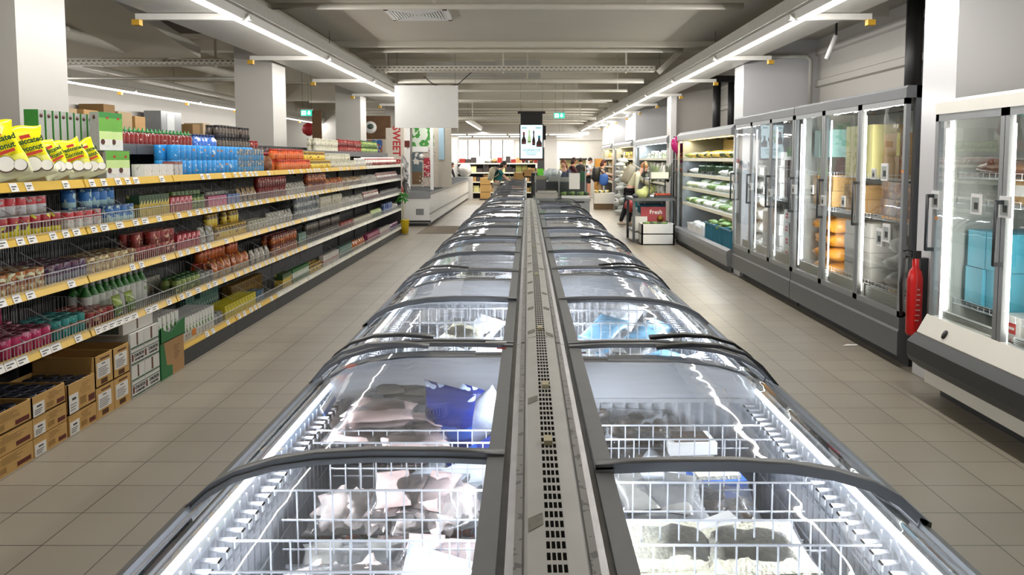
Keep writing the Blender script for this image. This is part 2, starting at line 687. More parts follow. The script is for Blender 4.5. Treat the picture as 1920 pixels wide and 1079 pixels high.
# ---------------------------------------------------------------- pipes and trays under the ceiling
def pipe(pts, r, label, m=M_PIPE, cat='pipe', hang=None, name='ceiling_pipe', zc=None):
    o = MB().tube(pts, r, 10).obj(name, m)
    o['label'] = label
    o['category'] = cat
    o['group'] = 'pipes and conduits under the ceiling'
    if hang:
        for hx, hy in hang:
            b = MB().box(-.015, -.01, 0, .015, .01, zc - pts[0][2] - .0)
            b.obj('hanger', M_PIPE, o, loc=(hx, hy, pts[0][2]))
    return o


pipe([(-2.86, -2, 3.35), (-2.86, 34, 3.35)], .085, 'thick cream duct pipe running the length of the shop beside the light row')
pipe([(-3.12, 6.5, 3.36), (-3.12, 26, 3.36)], .035, 'thin red sprinkler pipe running beside the thick cream duct', M_RED)
pipe([(-2.75, 8.75, 3.37), (2.32, 8.75, 3.37)], .035, 'cream conduit crossing the soffit in front of the square air grille', hang=[(-1, 8.75), (1.3, 8.75)], zc=3.45)
pipe([(-2.75, 12.5, 3.40), (2.4, 12.5, 3.40)], .035, 'cream conduit crossing just past the lowered soffit edge', hang=[(-1, 12.5), (1.0, 12.5)], zc=3.9)
pipe([(-2.6, 15.3, 3.2), (2.2, 15.3, 3.2)], .045, 'thick cream pipe crossing behind the perforated tray', hang=[(0, 15.3)], zc=3.9)
pipe([(-2.6, 17.0, 3.16), (2.1, 17.0, 3.16)], .03, 'thin cream conduit crossing above the blank hanging panel', hang=[(0.2, 17), (1.9, 17)], zc=3.9)
pipe([(-2.6, 20.0, 3.17), (2.1, 20.0, 3.17)], .03, 'thin cream conduit crossing above the advertising screen', hang=[(1.2, 20)], zc=3.9)
for k, y in enumerate((22.2, 25.2, 26.4, 27.6, 28.8, 31.2, 33)):
    pipe([(-6, y, 3.3 - k * .02), (2.5, y, 3.3 - k * .02)], .04, 'cream conduit crossing the far ceiling, %s one behind the advertising screen' % ordw(k), hang=[(0, y)], zc=3.9)
pipe([(-9, 9.2, 3.2), (-5.2, 9.2, 3.2)], .03, 'cream conduit crossing above the side aisle with the stacked cartons', hang=[(-7, 9.2)], zc=3.9)
pipe([(-8.4, 12.8, 3.0), (-4.4, 12.8, 3.0)], .025, 'grey conduit crossing behind the second square column', M_TRAY)
pipe([(-6.2, 3, 3.3), (-5.2, 16, 3.25)], .09, 'thick cream duct slanting over the side aisle')
pipe([(-7.4, 4, 3.35), (-7.2, 20, 3.2)], .05, 'cream drain pipe running over the side aisle')
pipe([(-9.1, 7.8, 3.45), (-5.0, 7.8, 3.45)], .035, 'cream conduit crossing the side aisle ceiling nearest the camera')


def tray(x0, x1, y, z, label, h=.09, wd=.2, ang=0):
    t = thing('cable_tray', label, 'cable tray', (x0, y, z), group='perforated cable trays')
    L_ = x1 - x0
    b = MB()
    b.box(0, 0, -h, L_, .004, 0, 0)
    b.box(0, 0, -h, L_, wd, -h + .004, 0)
    b.box(0, wd, -h, L_, wd + .004, 0, 0)
    n = int(L_ / .08)
    for k in range(n):
        b.box(.02 + k * .08, -.001, -h * .4, .065 + k * .08, 0, -h * .25, 1)
        b.box(.0 + k * .08, -.001, -h * .85, .02 + k * .08, 0, -h * .72, 1)
    b.obj('channel', [M_PIPE, M_DARK], t)
    for xx in (.6, L_ - .5, L_ / 2):
        MB().box(xx, .05, -h - .03, xx + .03, .08, 3.9 - z if y > 12 else 3.45 - z).obj('hanger', M_PIPE, t)
    return t


tray(-3.0, 2.15, 13.6, 3.29, 'perforated cable tray crossing the ceiling above the freezer island')
tray(-8.6, -4.2, 12.1, 3.22, 'perforated cable tray crossing above the side aisle')
tray(-2.3, 2.1, 24.6, 3.0, 'perforated cable tray far back beyond the advertising screen')
# diagonal piece rising to the light row
t = MB()
t.obox((2.45, 13.5, 3.42), (.75, .02, .09), Euler((0, -.75, 0)).to_matrix())
t.obox((2.98, 13.5, 3.6), (.5, .02, .09), Euler((0, .25, 0)).to_matrix())
t.obj('cable_tray', M_PIPE, label='bent end of perforated tray rising to the ceiling at the tube light row', cat='cable tray')

# air grille
def grille(x, y, z, s, label):
    t = thing('air_grille', label, 'air vent', (x, y, z), group='ceiling air grilles')
    b = MB()
    b.box(-s / 2, -s / 2, -.03, s / 2, -s / 2 + .05, 0)
    b.box(-s / 2, s / 2 - .05, -.03, s / 2, s / 2, 0)
    b.box(-s / 2, -s / 2, -.03, -s / 2 + .05, s / 2, 0)
    b.box(s / 2 - .05, -s / 2, -.03, s / 2, s / 2, 0)
    b.obj('frame', M_WHITE, t)
    MB().box(-s / 2 + .02, -s / 2 + .02, -.006, s / 2 - .02, s / 2 - .02, -.002).obj('backing', M_BLACK, t)
    b = MB()
    q = s / 2 - .05
    for k in range(9):
        r_ = q * (k + .5) / 9
        for sx in (-1, 1):
            b.box(sx * r_ - .01, -r_ * .95, -.028, sx * r_ + .012, r_ * .95, -.012)
        for sy in (-1, 1):
            b.box(-r_ * .95, sy * r_ - .01, -.028, r_ * .95, sy * r_ + .012, -.012)
    b.obj('louvres', M_WHITE, t)
    return t


grille(-1.28, 9.6, 3.45, .72, 'square white louvred air grille in the lowered soffit above the freezer island')
grille(-1.75, 16.2, 3.9, .7, 'square louvred air grille behind the perforated tray')

# square white electrical box/duct behind first conduit
b = MB()
b.box(-1.95, 15.6, 3.3, -.6, 15.9, 3.6)
b.box(-.62, 15.5, 3.28, .25, 15.95, 3.62)
b.obj('duct_box', M_TRAY, label='grey sheet metal duct box hung above the perforated tray', cat='duct')

# black riser pipes and conduits on the right wall
MB().tube([(4.1, 8.6, 2.2), (4.1, 8.6, 3.45)], .085, 12).obj('riser_pipe', M_BLACK, label='thick black riser pipe on wall above the grey glass door cabinet', cat='pipe')
for k, x in enumerate((3.66, 3.95)):
    MB().tube([(x, 15.6, 2.1), (x, 15.6, 3.25)], .075, 12).obj('riser_pipe', M_BLACK, label='black vertical pipe above open chiller, %s of the pair from the aisle' % ordw(k), cat='pipe', group='paired black pipes')
MB().box(3.52, 15.5, 3.2, 4.15, 15.75, 3.32).obj('duct_box', M_BLACK, label='black sheet box joining the paired black pipes', cat='duct')
MB().tube([(3.1, 11.6, 3.2), (4.0, 11.6, 3.2), (4.06, 11.6, 3.14), (4.06, 11.6, 2.2)], .03, 8).obj('conduit', M_TRAY, label='grey conduit bent down across the glossy white column', cat='pipe')
for k, (x, y, z) in enumerate(((3.5, 9.2, 3.13), (3.65, 7.1, 3.2))):
    t = thing('spotlight', 'white cylinder spotlight hanging from tray, %s from the camera' % ('further' if k == 0 else 'nearer'), 'spotlight', (x, y, z), group='spotlights by the wall')
    MB().tube([(0, 0, 0), (-.08, .06, -.26)], .028, 10).obj('housing', M_WHITE, t)
    MB().box(-.01, -.01, 0, .01, .01, 3.46 - z).obj('stem', M_DARK, t)
MB().box(3.3, 9.0, 3.3, 4.0, 9.02, 3.45).obj('trim_4', M_CEIL_LIT, kind='structure')

# blank hanging sign panel
t = thing('hanging_panel', 'large blank white sign panel hung above the far freezers', 'sign', (-1.755, 14.0, 0))
MB().box(-.55, 0, 2.266, .55, .04, 3.0).obj('panel', M_WHITE, t)
for x in (-.5, .5):
    MB().wire((x, .02, 3.0), (x, .02, 3.9), .006).obj('suspension_wire', M_DARK, t)
MB().tube([(-.05, .03, 3.15), (.12, .03, 3.02), (.3, .03, 2.98), (.55, .03, 3.02), (.8, .03, 3.24)], .008, 6).obj('cable', M_BLACK, t)

# exit signs
M_EXIT = pmat('exit_sign_green', '#2fb59a', .4, emit=1.3, var=.02)
M_EXITW = pmat('exit_sign_white', '#e8fff8', .4, emit=2.2, var=.02)


def exit_sign(x, y, z, sc, label):
    t = thing('exit_sign', label, 'exit sign', (x, y, z), group='green emergency exit signs')
    MB().box(-.2 * sc, 0, 0, .2 * sc, .05, .2 * sc + .0).obj('light_box', M_EXIT, t)
    MB().box(-.2 * sc, 0, .2 * sc, .2 * sc, .06, .24 * sc).obj('housing', M_TRAY, t)
    b = MB()
    s_ = sc
    b.box(-.17 * s_, -.004, .03 * s_, -.03 * s_, 0, .17 * s_)      # door
    b.prism([(.0, .1), (.05, .16), (.05, .12), (.09, .12), (.09, .16), (.15, .1), (.09, .04), (.09, .08), (.05, .08), (.05, .04)], -.004, 0) if 0 else None
    b.prism([(x_ * s_, z_ * s_) for x_, z_ in ((.08, .03), (.01, .1), (.055, .1), (.055, .17), (.105, .17), (.105, .1), (.15, .1))], -.004, 0)
    b.obj('arrow_and_door', M_EXITW, t)
    b = MB()
    b.prism([(x_ * s_, z_ * s_) for x_, z_ in ((-.13, .04), (-.1, .09), (-.12, .12), (-.09, .14), (-.06, .1), (-.08, .08), (-.06, .04), (-.09, .07))], -.006, -.004)
    b.lathe([(.001, -.012 * s_), (.012 * s_, 0), (.001, .012 * s_)], 8, c=(-.09 * s_, -.006, .155 * s_))
    b.obj('running_figure', M_EXIT, t)
    for xx in (-.15, .15):
        MB().wire((xx * sc, .03, .24 * sc), (xx * sc, .03, 3.9 - z), .006).obj('suspension_wire', M_DARK, t)


exit_sign(.8, 20.2, 2.74, .68, 'green exit sign with arrow hung beyond the advertising screen')
exit_sign(-4.66, 17.0, 2.63, .62, 'green exit sign with arrow hung between the second and third columns')
# ================================================================ FREEZER ISLAND
M_FRAME = pmat('grey_plastic_frame', '#8b8d8f', .38, .1, var=.05, scale=20)
M_FRAMED = pmat('dark_grey_plastic', '#696b6d', .4, .1, var=.05, scale=20)
M_LINER = pmat('white_freezer_liner', '#dfe2e8', .4, var=.02, scale=6)
M_WIRE = pmat('white_coated_wire', '#d9dbe0', .35, var=.02)
M_LED = pmat('led_strip_glow', '#f4f8ff', .3, emit=5, var=.01)
M_LIDG = glass('curved_lid_glass', (.97, .985, .98), 1.5, 1.15, .0, wavy=.12, haze=.055, streak=True)
M_RAIL = pmat('aluminium_rail', '#9c9fa2', .3, .7, var=.08, scale=25)
M_PLATE = pmat('cream_strip_plate', '#c9c8c4', .35, .05, var=.08, scale=9)
M_GRUB = pmat('strip_stain', '#8d8a80', .6, var=.3, scale=60)
M_ALU2 = pmat('scuffed_side_strip', '#b4b4b6', .35, .3, var=.16, scale=14)
M_PAPER = pmat('paper_label', '#e9e8e4', .6, var=.03)
M_INK = pmat('printed_ink', '#333333', .6)
M_PSTRIP = printed('paper_strip_print', [(0, '#bdbdbd')], 1, blot='#8f8f91', bscale=45, bth=.6)
CX = .05
LID = [(.105, 1.018), (.25, 1.024), (.42, 1.025), (.55, 1.018), (.65, 1.003), (.74, .976), (.80, .942), (.86, .886)]


def mir(b, s):
    if s < 0:
        b.v = [(-p[0], p[1], p[2]) for p in b.v]
        b.f = [f[::-1] for f in b.f]
    return b


def divider(s, label, group, y, z0=.62, z1=.86, u0=.14, u1=.70, pitch=.047, loc_x=CX, tilt=0, th=1):
    b = MB()
    L_ = u1 - u0
    H = z1 - z0
    k = 0
    x = 0
    while x <= L_ + .001:
        b.wire((x, 0, 0), (x, 0, H), .0042 * th)
        x += pitch
    nz = 4
    for j in range(nz):
        z = H * j / (nz - 1)
        b.wire((-.015 if j == nz - 1 else 0, .004, z), (L_ + (.05 if j == nz - 1 else 0), .004, z), .0052 * th if j == nz - 1 else .0042 * th)
    mir(b, s)
    o = b.obj('wire_divider', M_WIRE, label=label, cat='wire divider', group=group)
    o.location = (loc_x + s * u0, y, z0)
    o.rotation_euler = (tilt, 0, 0)
    return o


def freezer(s, y0, Ln, label, mid=None, top=1.0, base=None, loc_x=CX, group='glass-lidded chest freezers of the island', led=14, upper=0, sticker=False):
    t = thing('chest_freezer', label, 'freezer', (loc_x, y0, 0), group=group)
    e = .012
    # body
    b = MB()
    b.prism([(.1, .12), (.82, .12), (.86, .3), (.86, .78), (.8, .78), (.8, .34), (.13, .34), (.13, .99), (.1, .99)], e, Ln - e, 'y', 0)
    for ya in (e, Ln - e - .03):
        b.prism([(.13, .34), (.8, .34), (.8, .9), (.74, .94), (.65, .965), (.5, .982), (.13, .984)], ya, ya + .03, 'y', 0)
    b.box(.8, e, .78, .81, Ln - e, .86, 0)
    mir(b, s).obj('tub', M_LINER, t)
    b = MB()
    b.box(.14, .06, .02, .8, Ln - .06, .12)
    mir(b, s).obj('plinth', M_DARK, t)
    b = MB()
    b.prism([(.81, .78), (.9, .76), (.905, .84), (.87, .875), (.81, .86)], 0, Ln, 'y', 0)
    b.box(.866, 0, .872, .876, Ln, .884, 1)
    b.box(.835, 0, .858, .845, Ln, .878, 1)
    b.box(.865, 0, .18, .875, Ln, .26, 1)
    mir(b, s).obj('outer_rim', [M_FRAME, M_RAIL], t)
    # ribs of the outer wall rack and hooks
    b = MB()
    n = int(Ln / .05)
    for k in range(n):
        y = .04 + k * (Ln - .08) / (n - 1)
        b.box(.786, y, .5, .79, y + .004, .86)
        b.box(.745, y, .826, .788, y + .018, .83)
        b.box(.745, y, .81, .749, y + .018, .83)
    b.wire((.775, .03, .74), (.775, Ln - .03, .74), .004)
    for ya in (.05, Ln - .055):
        b.box(.15, ya - .004, .835, .76, ya + .004, .85)
        b.box(.15, ya - .003, .70, .76, ya + .003, .705)
        for k in range(13):
            b.box(.16 + k * .048, ya - .003, .6, .17 + k * .048, ya + .003, .835)
    b.wire((.775, .03, .62), (.775, Ln - .03, .62), .004)
    mir(b, s).obj('wall_rack', M_WIRE, t)
    b = MB()
    b.box(.797, .03, .866, .807, Ln - .03, .88)
    b.box(.131, .03, .94, .137, Ln - .03, .95)
    mir(b, s).obj('led_strip', M_LED, t)
    if led:
        area('freezer_led', (loc_x + s * .79, y0 + Ln / 2, .873), .02, Ln - .4, led * .7, rot=(0, s * math.radians(64), 0), color=(.84, .9, 1), spread=math.radians(95))
        area('freezer_led', (loc_x + s * .142, y0 + Ln / 2, .945), .02, Ln - .4, led * .75, rot=(0, -s * math.radians(50), 0), color=(.84, .9, 1))
    # inner rail
    b = MB()
    b.box(.075, 0, .985, .108, Ln, 1.012, 0)
    b.box(.108, 0, .985, .125, Ln, 1.0, 1)
    b.prism([(q[0], q[1] - .032) for q in LID[1:]] + [(q[0], q[1] - .05) for q in LID[1:]][::-1], 0, .03, 'y', 1)
    b.prism([(q[0], q[1] - .032) for q in LID[1:]] + [(q[0], q[1] - .05) for q in LID[1:]][::-1], Ln - .03, Ln, 'y', 1)
    mir(b, s).obj('inner_rail', [M_ALU2, M_FRAME], t)
    # two sliding lids
    for k in range(2):
        dz = .013 if (k == upper) else 0
        mm = (mid - y0) if mid else Ln / 2
        a0 = .008 if k == 0 else mm - .02
        a1 = mm + .02 if k == 0 else Ln - .008
        P = [(u, z + dz) for u, z in LID]
        fr = MB()
        wv = .034
        for (q0, q1) in ((a0, a0 + wv), (a1 - wv, a1)):
            fr.sheet(P[::-1], q0, q1, .012, 'y', 0)
        fr.prism([(P[0][0], P[0][1] - .014), (P[0][0] + .04, P[0][1] - .012), (P[0][0] + .04, P[0][1] + .006), (P[0][0], P[0][1] + .006)], a0, a1, 'y', 1)
        fr.prism([(P[-1][0] - .02, P[-1][1] - .004), (P[-1][0] + .012, P[-1][1] - .012), (P[-1][0] + .014, P[-1][1] + .008), (P[-1][0] - .012, P[-1][1] + .02)], a0, a1, 'y', 0)
        mir(fr, s)
        lid = fr.obj('lid', [M_FRAMED, M_FRAME], t)
        g = MB()
        g.sheet([(u, z - .002) for u, z in P[::-1]], a0 + wv * .6, a1 - wv * .6, .004, 'y', 0)
        # single glass surface: keep the upper skin only
        g2 = MB()
        Pn = []
        for i in range(len(P) - 1):
            for q in range(4):
                tt = q / 4
                Pn.append((P[i][0] + (P[i + 1][0] - P[i][0]) * tt, P[i][1] + (P[i + 1][1] - P[i][1]) * tt))
        Pn.append(P[-1])
        vs = [(u, a0 + wv * .6, z - .004) for u, z in Pn] + [(u, a1 - wv * .6, z - .004) for u, z in Pn]
        n_ = len(Pn)
        g2.add(vs, [(i, i + 1, n_ + i + 1, n_ + i) for i in range(n_ - 1)], 0, True)
        mir(g2, s).obj('glass', M_LIDG, lid)
        # curved grip on the outer corner
        h = MB()
        ya = a1 - .02 if k == 0 else a0 + .06
        if k == 0:
            ya = a0 + .05
        else:
            ya = a1 - .09
        pts = [(u, z + dz + .006 + .028 * math.sin(PI * i / 5)) for i, (u, z) in enumerate(LID[2:])]
        h.sheet(pts[::-1], ya, ya + .045, .01, 'y', 0)
        mir(h, s).obj('handle', M_BLACK if s > 0 else M_FRAMED, lid)
    if y0 < 1:
        b = MB()
        b.box(.13, Ln - .075, 1.024, .165, Ln - .06, 1.0255)
        mir(b, s).obj('brand_sticker', M_RED, t)
        b = MB()
        b.box(.13, Ln - .03, 1.0375, .21, Ln - .012, 1.039)
        mir(b, s).obj('bar_label', M_PAPER, t)
    if sticker:
        MB().box(0, -.012, 0, .115, .012, .001).obj('sticker', M_PAPER, t, loc=(s * .24 if s > 0 else -.24, Ln - .012, 1.046 if 0 else 1.05))
    return t


UY = [.85, 3.0, 5.05, 7.08, 9.35, 11.45, 13.6]
UYS = {-1: [.85, 3.03, 4.95, 7.11, 9.4, 11.47, 13.6], 1: [.8, 2.96, 5.16, 7.06, 9.25, 11.36, 13.6]}
MID = {-1: [1.85, 3.96, 5.92, 8.23, 10.45, 12.5], 1: [1.79, 3.95, 6.02, 8.05, 10.15, 12.3]}
near = ['nearest the camera', 'second from the camera', 'third from the camera', 'fourth from the camera', 'fifth from the camera', 'sixth and last along']
for s, sn in ((-1, 'grocery shelf side'), (1, 'glass cabinet side')):
    for i in range(6):
        freezer(s, UYS[s][i], UYS[s][i + 1] - UYS[s][i], 'chest freezer with curved sliding glass lids, island %s, %s' % (sn, near[i]), upper=0 if (s < 0) == (i != 1) else 1,
                led=(10, 12, 8, 4, 3, 3)[i], mid=MID[s][i])

# centre strip
for i in range(6):
    Ln = UY[i + 1] - UY[i] - .006
    t = thing('cover_strip', 'perforated cream cover strip between the freezer rows, %s' % near[i], 'cover strip', (CX, UY[i], 0), group='perforated cover strips of the island')
    b = MB()
    b.prism([(-.09, .8), (.09, .8), (.09, 1.03), (.075, 1.035), (-.075, 1.035), (-.09, 1.03)], 0, Ln, 'y', 0)
    b.obj('base_rail', M_ALU2, t)
    # perforated raised plate: real slots
    b = MB()
    zt = 1.062
    hw = .019
    cols = [-hw, -.0155, -.009, -.0065 + .0008, .0, .0, .0057, .009, .0155, hw]
    xs = [-.0190, -.0170, -.0105, -.0077, -.0012, .0012, .0077, .0105, .0170, .0190]
    # slots between xs[1]-xs[2], xs[3]-xs[4], xs[5]-xs[6], xs[7]-xs[8]
    rows = int(Ln / .04)
    yy = [0]
    for r_ in range(rows):
        y_ = r_ * Ln / rows
        yy += [y_ + .006, y_ + .006 + .026 * (Ln / rows / .04)]
    yy.append(Ln)
    vs = [(x, y, zt) for y in yy for x in xs]
    fs = []
    for j in range(len(yy) - 1):
        for k in range(9):
            if j % 2 == 1 and k in (1, 3, 5, 7):
                continue
            a = j * 10 + k
            fs.append((a, a + 1, a + 11, a + 10))
    b.add(vs, fs, 0)
    b.add([(-hw, 0, zt), (-hw, Ln, zt), (-.05, Ln, 1.056), (-.05, 0, 1.056), (-.056, 0, 1.036), (-.056, Ln, 1.036)], [(0, 1, 2, 3), (3, 2, 5, 4)], 0)
    b.add([(hw, 0, zt), (hw, Ln, zt), (.05, Ln, 1.056), (.05, 0, 1.056), (.056, 0, 1.036), (.056, Ln, 1.036)], [(1, 0, 3, 2), (2, 3, 4, 5)], 0)
    b.obj('perforated_plate', M_PLATE, t)
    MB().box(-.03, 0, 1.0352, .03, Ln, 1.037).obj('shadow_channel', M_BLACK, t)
    # strips of scuffed price paper and stain marks on the slopes
    rnd = random.Random(30 + i)
    for k in range(5):
        y = .15 + k * Ln / 5 + rnd.uniform(-.05, .05)
        for sx in (-1, 1):
            if rnd.random() < .8:
                a = .022 * sx
                c_ = .049 * sx
                zz = lambda x: zt - (abs(x) - .019) / .031 * .006 + .0012
                y2 = y + rnd.uniform(-.1, .1)
                q = [(a, y2, zz(a)), (c_, y2 - .02, zz(c_)), (c_, y2 + .035, zz(c_)), (a, y2 + .05, zz(a))]
                b = MB()
                b.add(q, [(0, 1, 2, 3) if sx > 0 else (3, 2, 1, 0)])
                b.obj('stain', M_GRUB, t)
    b = MB()
    for sx in (-1, 1):
        MB().box(sx * .06, .01, 1.0352, sx * .075, Ln - .01, 1.0372).obj('paper_strip', M_PSTRIP, t)
b = None
for k, y in enumerate((1.86, 2.33, 3.12, 4.6, 6.1, 7.9, 9.8)):
    MB().box(-.009, -.02, 1.0625, .011, .02, 1.074).obj('strip_clip', pmat('cream_clip', '#cfc7a6', .5), loc=(CX + (k % 2) * .004 - .002, y, 0), label='small cream plastic clip on the perforated strip, %s from the camera' % ordw(k), cat='clip', group='plastic clips on the strip')

# island end return + second single freezer row behind
for i in range(6):
    y0 = 14.5 + i * 2.45
    freezer(-1, y0, 2.43, 'single row chest freezer beyond the island, %s from the island end' % ordw(i), loc_x=.06, group='single row freezers beyond the island', led=0, upper=i % 2)

# ---------------------------------------------------------------- frozen goods
def film_mat(name, tint, haze, rough=.12):
    return glass(name, tint, 1.35, 1.2, .02, wavy=.8, rough=rough, haze=haze, hazecol=(.9, .92, .96))


M_FILM = film_mat('clear_film', (.98, .99, 1), .05)
M_FILM2 = film_mat('milky_film', (.95, .96, .98), .16)
M_FISH = pmat('pale_pink_fish', '#e6cbc6', .35, var=.2, scale=25, bump=.3, bscale=30)
M_CHICK = pmat('pale_poultry', '#eedcd4', .35, var=.15, scale=20, bump=.3, bscale=25)
M_SHROOM = pmat('dark_mushroom', '#54463b', .4, var=.5, scale=22, bump=.5, bscale=30)
M_GREYF = pmat('grey_fish', '#8f8d88', .3, var=.3, scale=25)
M_DOUGH = pmat('beige_noodle_dough', '#ecdfc6', .5, var=.3, scale=70, bump=1, bscale=110)
M_MEAT = pmat('red_meat', '#b8705e', .35, var=.3, scale=35, bump=.3, bscale=30)
M_PRAWN = pmat('peach_prawn', '#cf9f86', .4, var=.25, scale=30)
M_BLUEBAG = printed('blue_white_bag', [(0, '#16308f'), (.33, '#2c62c8'), (.5, '#1b2f86'), (.78, '#1d2c78')], .3, blot='#c7d6ef', bscale=9, bth=.62, rough=.2)
M_GREENL = pmat('green_label', '#3d8a4a', .4)
M_ICE = pmat('frosted_white_bag', '#dde4ec', .3, var=.08, scale=12, bump=.6, bscale=14)
M_LBLUE = pmat('pale_blue_bag', '#7db5d8', .3, var=.2, scale=12, bump=.4, bscale=14)

FK = {}


def frozen_meshes(kind, seed):
    key = (kind, seed)
    if key in FK:
        return FK[key]
    r = random.Random(seed * 7 + 1)
    if kind in ('fish', 'grey', 'chick', 'shroom', 'meat', 'prawn', 'dough'):
        m = {'fish': M_FISH, 'grey': M_GREYF, 'chick': M_CHICK, 'shroom': M_SHROOM, 'meat': M_MEAT, 'prawn': M_PRAWN, 'dough': M_DOUGH}[kind]
        film = pillow(.26, .2, .07, seed, 10, 10, .5).mesh('film', M_FILM if kind != 'grey' else M_FILM2)
        c = MB()
        if kind in ('fish', 'grey'):
            for k in range(7):
                q = pillow(.085 + .02 * r.random(), .17, .022, seed + k, 8, 10, .5, .0)
                c.T = Matrix.Translation((-.024 + .008 * k, r.uniform(-.055, .055), .012)) @ Euler((r.uniform(-.25, .25), r.uniform(-.04, .04), 0)).to_matrix().to_4x4()
                c.add(q.v, q.f, 0, True)
        elif kind == 'chick':
            for k in range(3):
                c.blob((0, (k - 1) * .06, .1 + r.uniform(-.02, .02)), (.024, .05, .075), seed + k, .75, 14, 10, fq=2.6)
        elif kind == 'dough':
            for k in range(2):
                q = pillow(.23, .17, .03, seed + k, 10, 10, .5, .0)
                c.T = Matrix.Translation((-.014 + .028 * k, 0, .014 + .006 * k))
                c.add(q.v, q.f, 0, True)
        else:
            for k in range(16):
                c.blob((r.uniform(-.015, .015), r.uniform(-.1, .1), r.uniform(.03, .17)), (.013, .02, .018), seed + k, .5, 7, 5, fq=2,
                       R=Euler((r.random() * 3, r.random() * 3, 0)).to_matrix())
        cont = c.mesh('contents', m)
        l = MB().box(.0, -.04, 0, .0012, .04, .05).mesh('label', [M_GREENL if r.random() < .6 else M_PAPER])
        FK[key] = (film, cont, l)
    elif kind in ('blue', 'ice', 'lblue'):
        m = {'blue': M_BLUEBAG, 'ice': M_ICE, 'lblue': M_LBLUE}[kind]
        FK[key] = (pillow(.2, .3, .07, seed, 10, 12, .9).mesh('bag', m), None, None)
    return FK[key]


FNAME = {'fish': ('frozen_fish_bag', 'clear bag of pink fish fillets'), 'grey': ('frozen_fish_bag', 'milky bag of grey whole fish'), 'chick': ('frozen_poultry_bag', 'clear bag of pale poultry'),
         'shroom': ('frozen_mushroom_bag', 'clear bag of dark mushrooms'), 'meat': ('frozen_meat_bag', 'clear bag of reddish meat'), 'prawn': ('frozen_prawn_bag', 'clear bag of peach prawns'),
         'dough': ('frozen_dough_bag', 'clear bag of beige rolled dough'), 'blue': ('blue_freezer_bag', 'blue and white printed bag'), 'ice': ('frosted_bag', 'frosted white plastic bag'),
         'lblue': ('pale_blue_bag', 'pale blue frozen bag')}
_fc = {}


def frozen(kind, s, u, y, z, rot, sc=1, seed=0, where='', tag=True, extra=''):
    nm, desc = FNAME[kind]
    f, c, l = frozen_meshes(kind, seed)
    if 1 < rot[2] < 2.2 or kind in ('ice', 'blue', 'lblue'):
        u = min(.6, max(.29, u))
    key = (kind, where)
    _fc[key] = _fc.get(key, 0) + 1
    o = link(nm, f, None, (CX + s * u, y, z), rot, '%s%s, %s placed %s' % (desc, extra, ordw(_fc[key] - 1), where), 'frozen food', '%ss %s' % (desc, where), scale=(sc, sc, sc))
    if c:
        link('contents', c, o)
        if tag and l:
            link('label', l, o, loc=(.034, .03, .12))
    return o


def R(a, b, c):
    return (math.radians(a), math.radians(b), math.radians(c))


rnd = random.Random(5)
SD = {-1: 'grocery shelf side', 1: 'glass cabinet side'}
BINS = {-1: [1.45, 1.63, 1.83, 2.05, 2.40, 2.60], 1: [1.5, 1.74, 1.93, 2.1, 2.43, 2.64]}
for s in (-1, 1):
    for k, y in enumerate(BINS[s]):
        hi = k in (1, 3, 4)
        divider(s, 'white wire divider in the nearest freezer, %s, %s from the camera' % (SD[s], ordw(k)), 'wire dividers in the nearest freezers', y,
                z0=.62 if hi else .6, z1=.865 if hi else .835, u1=.70 if k != 4 else .66, tilt=rnd.uniform(-.03, .03))
    for i in (1, 2):
        for k in range(5):
            y = UY[i] + .25 + k * .4 + rnd.uniform(-.05, .05)
            divider(s, 'white wire divider in the %s freezer, %s, %s along' % (ordw(i), SD[s], ordw(k)), 'wire dividers in the %s freezers' % ordw(i), y, z0=.64, z1=.89, th=1.35)
# bottom layer of bags in the near units
kinds_low = {-1: ['grey', 'chick', 'fish', 'grey', 'meat', 'ice'], 1: ['shroom', 'dough', 'meat', 'shroom', 'grey', 'dough']}
for s in (-1, 1):
    for i in range(3):
        for k in range(7 if i == 0 else 6):
            for j in range(3):
                y = UY[i] + .16 + k * .29 + rnd.uniform(-.03, .03) + (.0 if i else .1)
                if y > UY[i + 1] - .14:
                    continue
                kd = rnd.choice(kinds_low[s] + (['ice', 'lblue'] if i else []))
                zz = .47 if i == 0 else .55
                frozen(kd, s, .15 + j * .2 + (.0 if s > 0 else .0), y, zz + rnd.uniform(0, .05), R(rnd.uniform(-8, 8), 90, rnd.uniform(-20, 20) + (180 if s < 0 else 0)), 1.0, rnd.randrange(2),
                       'low in the %s freezer, %s' % (ordw(i), SD[s]))
# named goods near the top
W1 = 'high in the nearest freezer, grocery shelf side'
for k, (u, y, z, a) in enumerate(((.60, 2.78, .72, 0), (.50, 2.74, .745, 6), (.60, 2.72, .79, -5), (.46, 2.80, .70, 8), (.56, 2.78, .83, 4), (.44, 2.70, .79, 10))):
    frozen('fish', -1, u - .12, y - .02, z, R(0, 88, 180 + a), 1.25, k % 3, W1, tag=False)
frozen('grey', -1, .50, 2.93, .83, R(0, 80, 95), 1.15, 1, W1, tag=False)
frozen('blue', -1, .33, 2.76, .70, R(10, -18, 70), .95, 1, W1)
frozen('blue', -1, .22, 2.62, .66, R(60, -10, 80), .9, 2, W1)
frozen('blue', -1, .14, 2.8, .68, R(20, 5, 100), .8, 3, W1)
frozen('ice', -1, .2, 2.78, .76, R(50, 10, 60), .7, 3, W1)
frozen('ice', -1, .30, 2.5, .66, R(60, 30, 90), .8, 2, W1)
frozen('ice', -1, .46, 2.47, .64, R(50, 70, 100), .8, 1, W1)
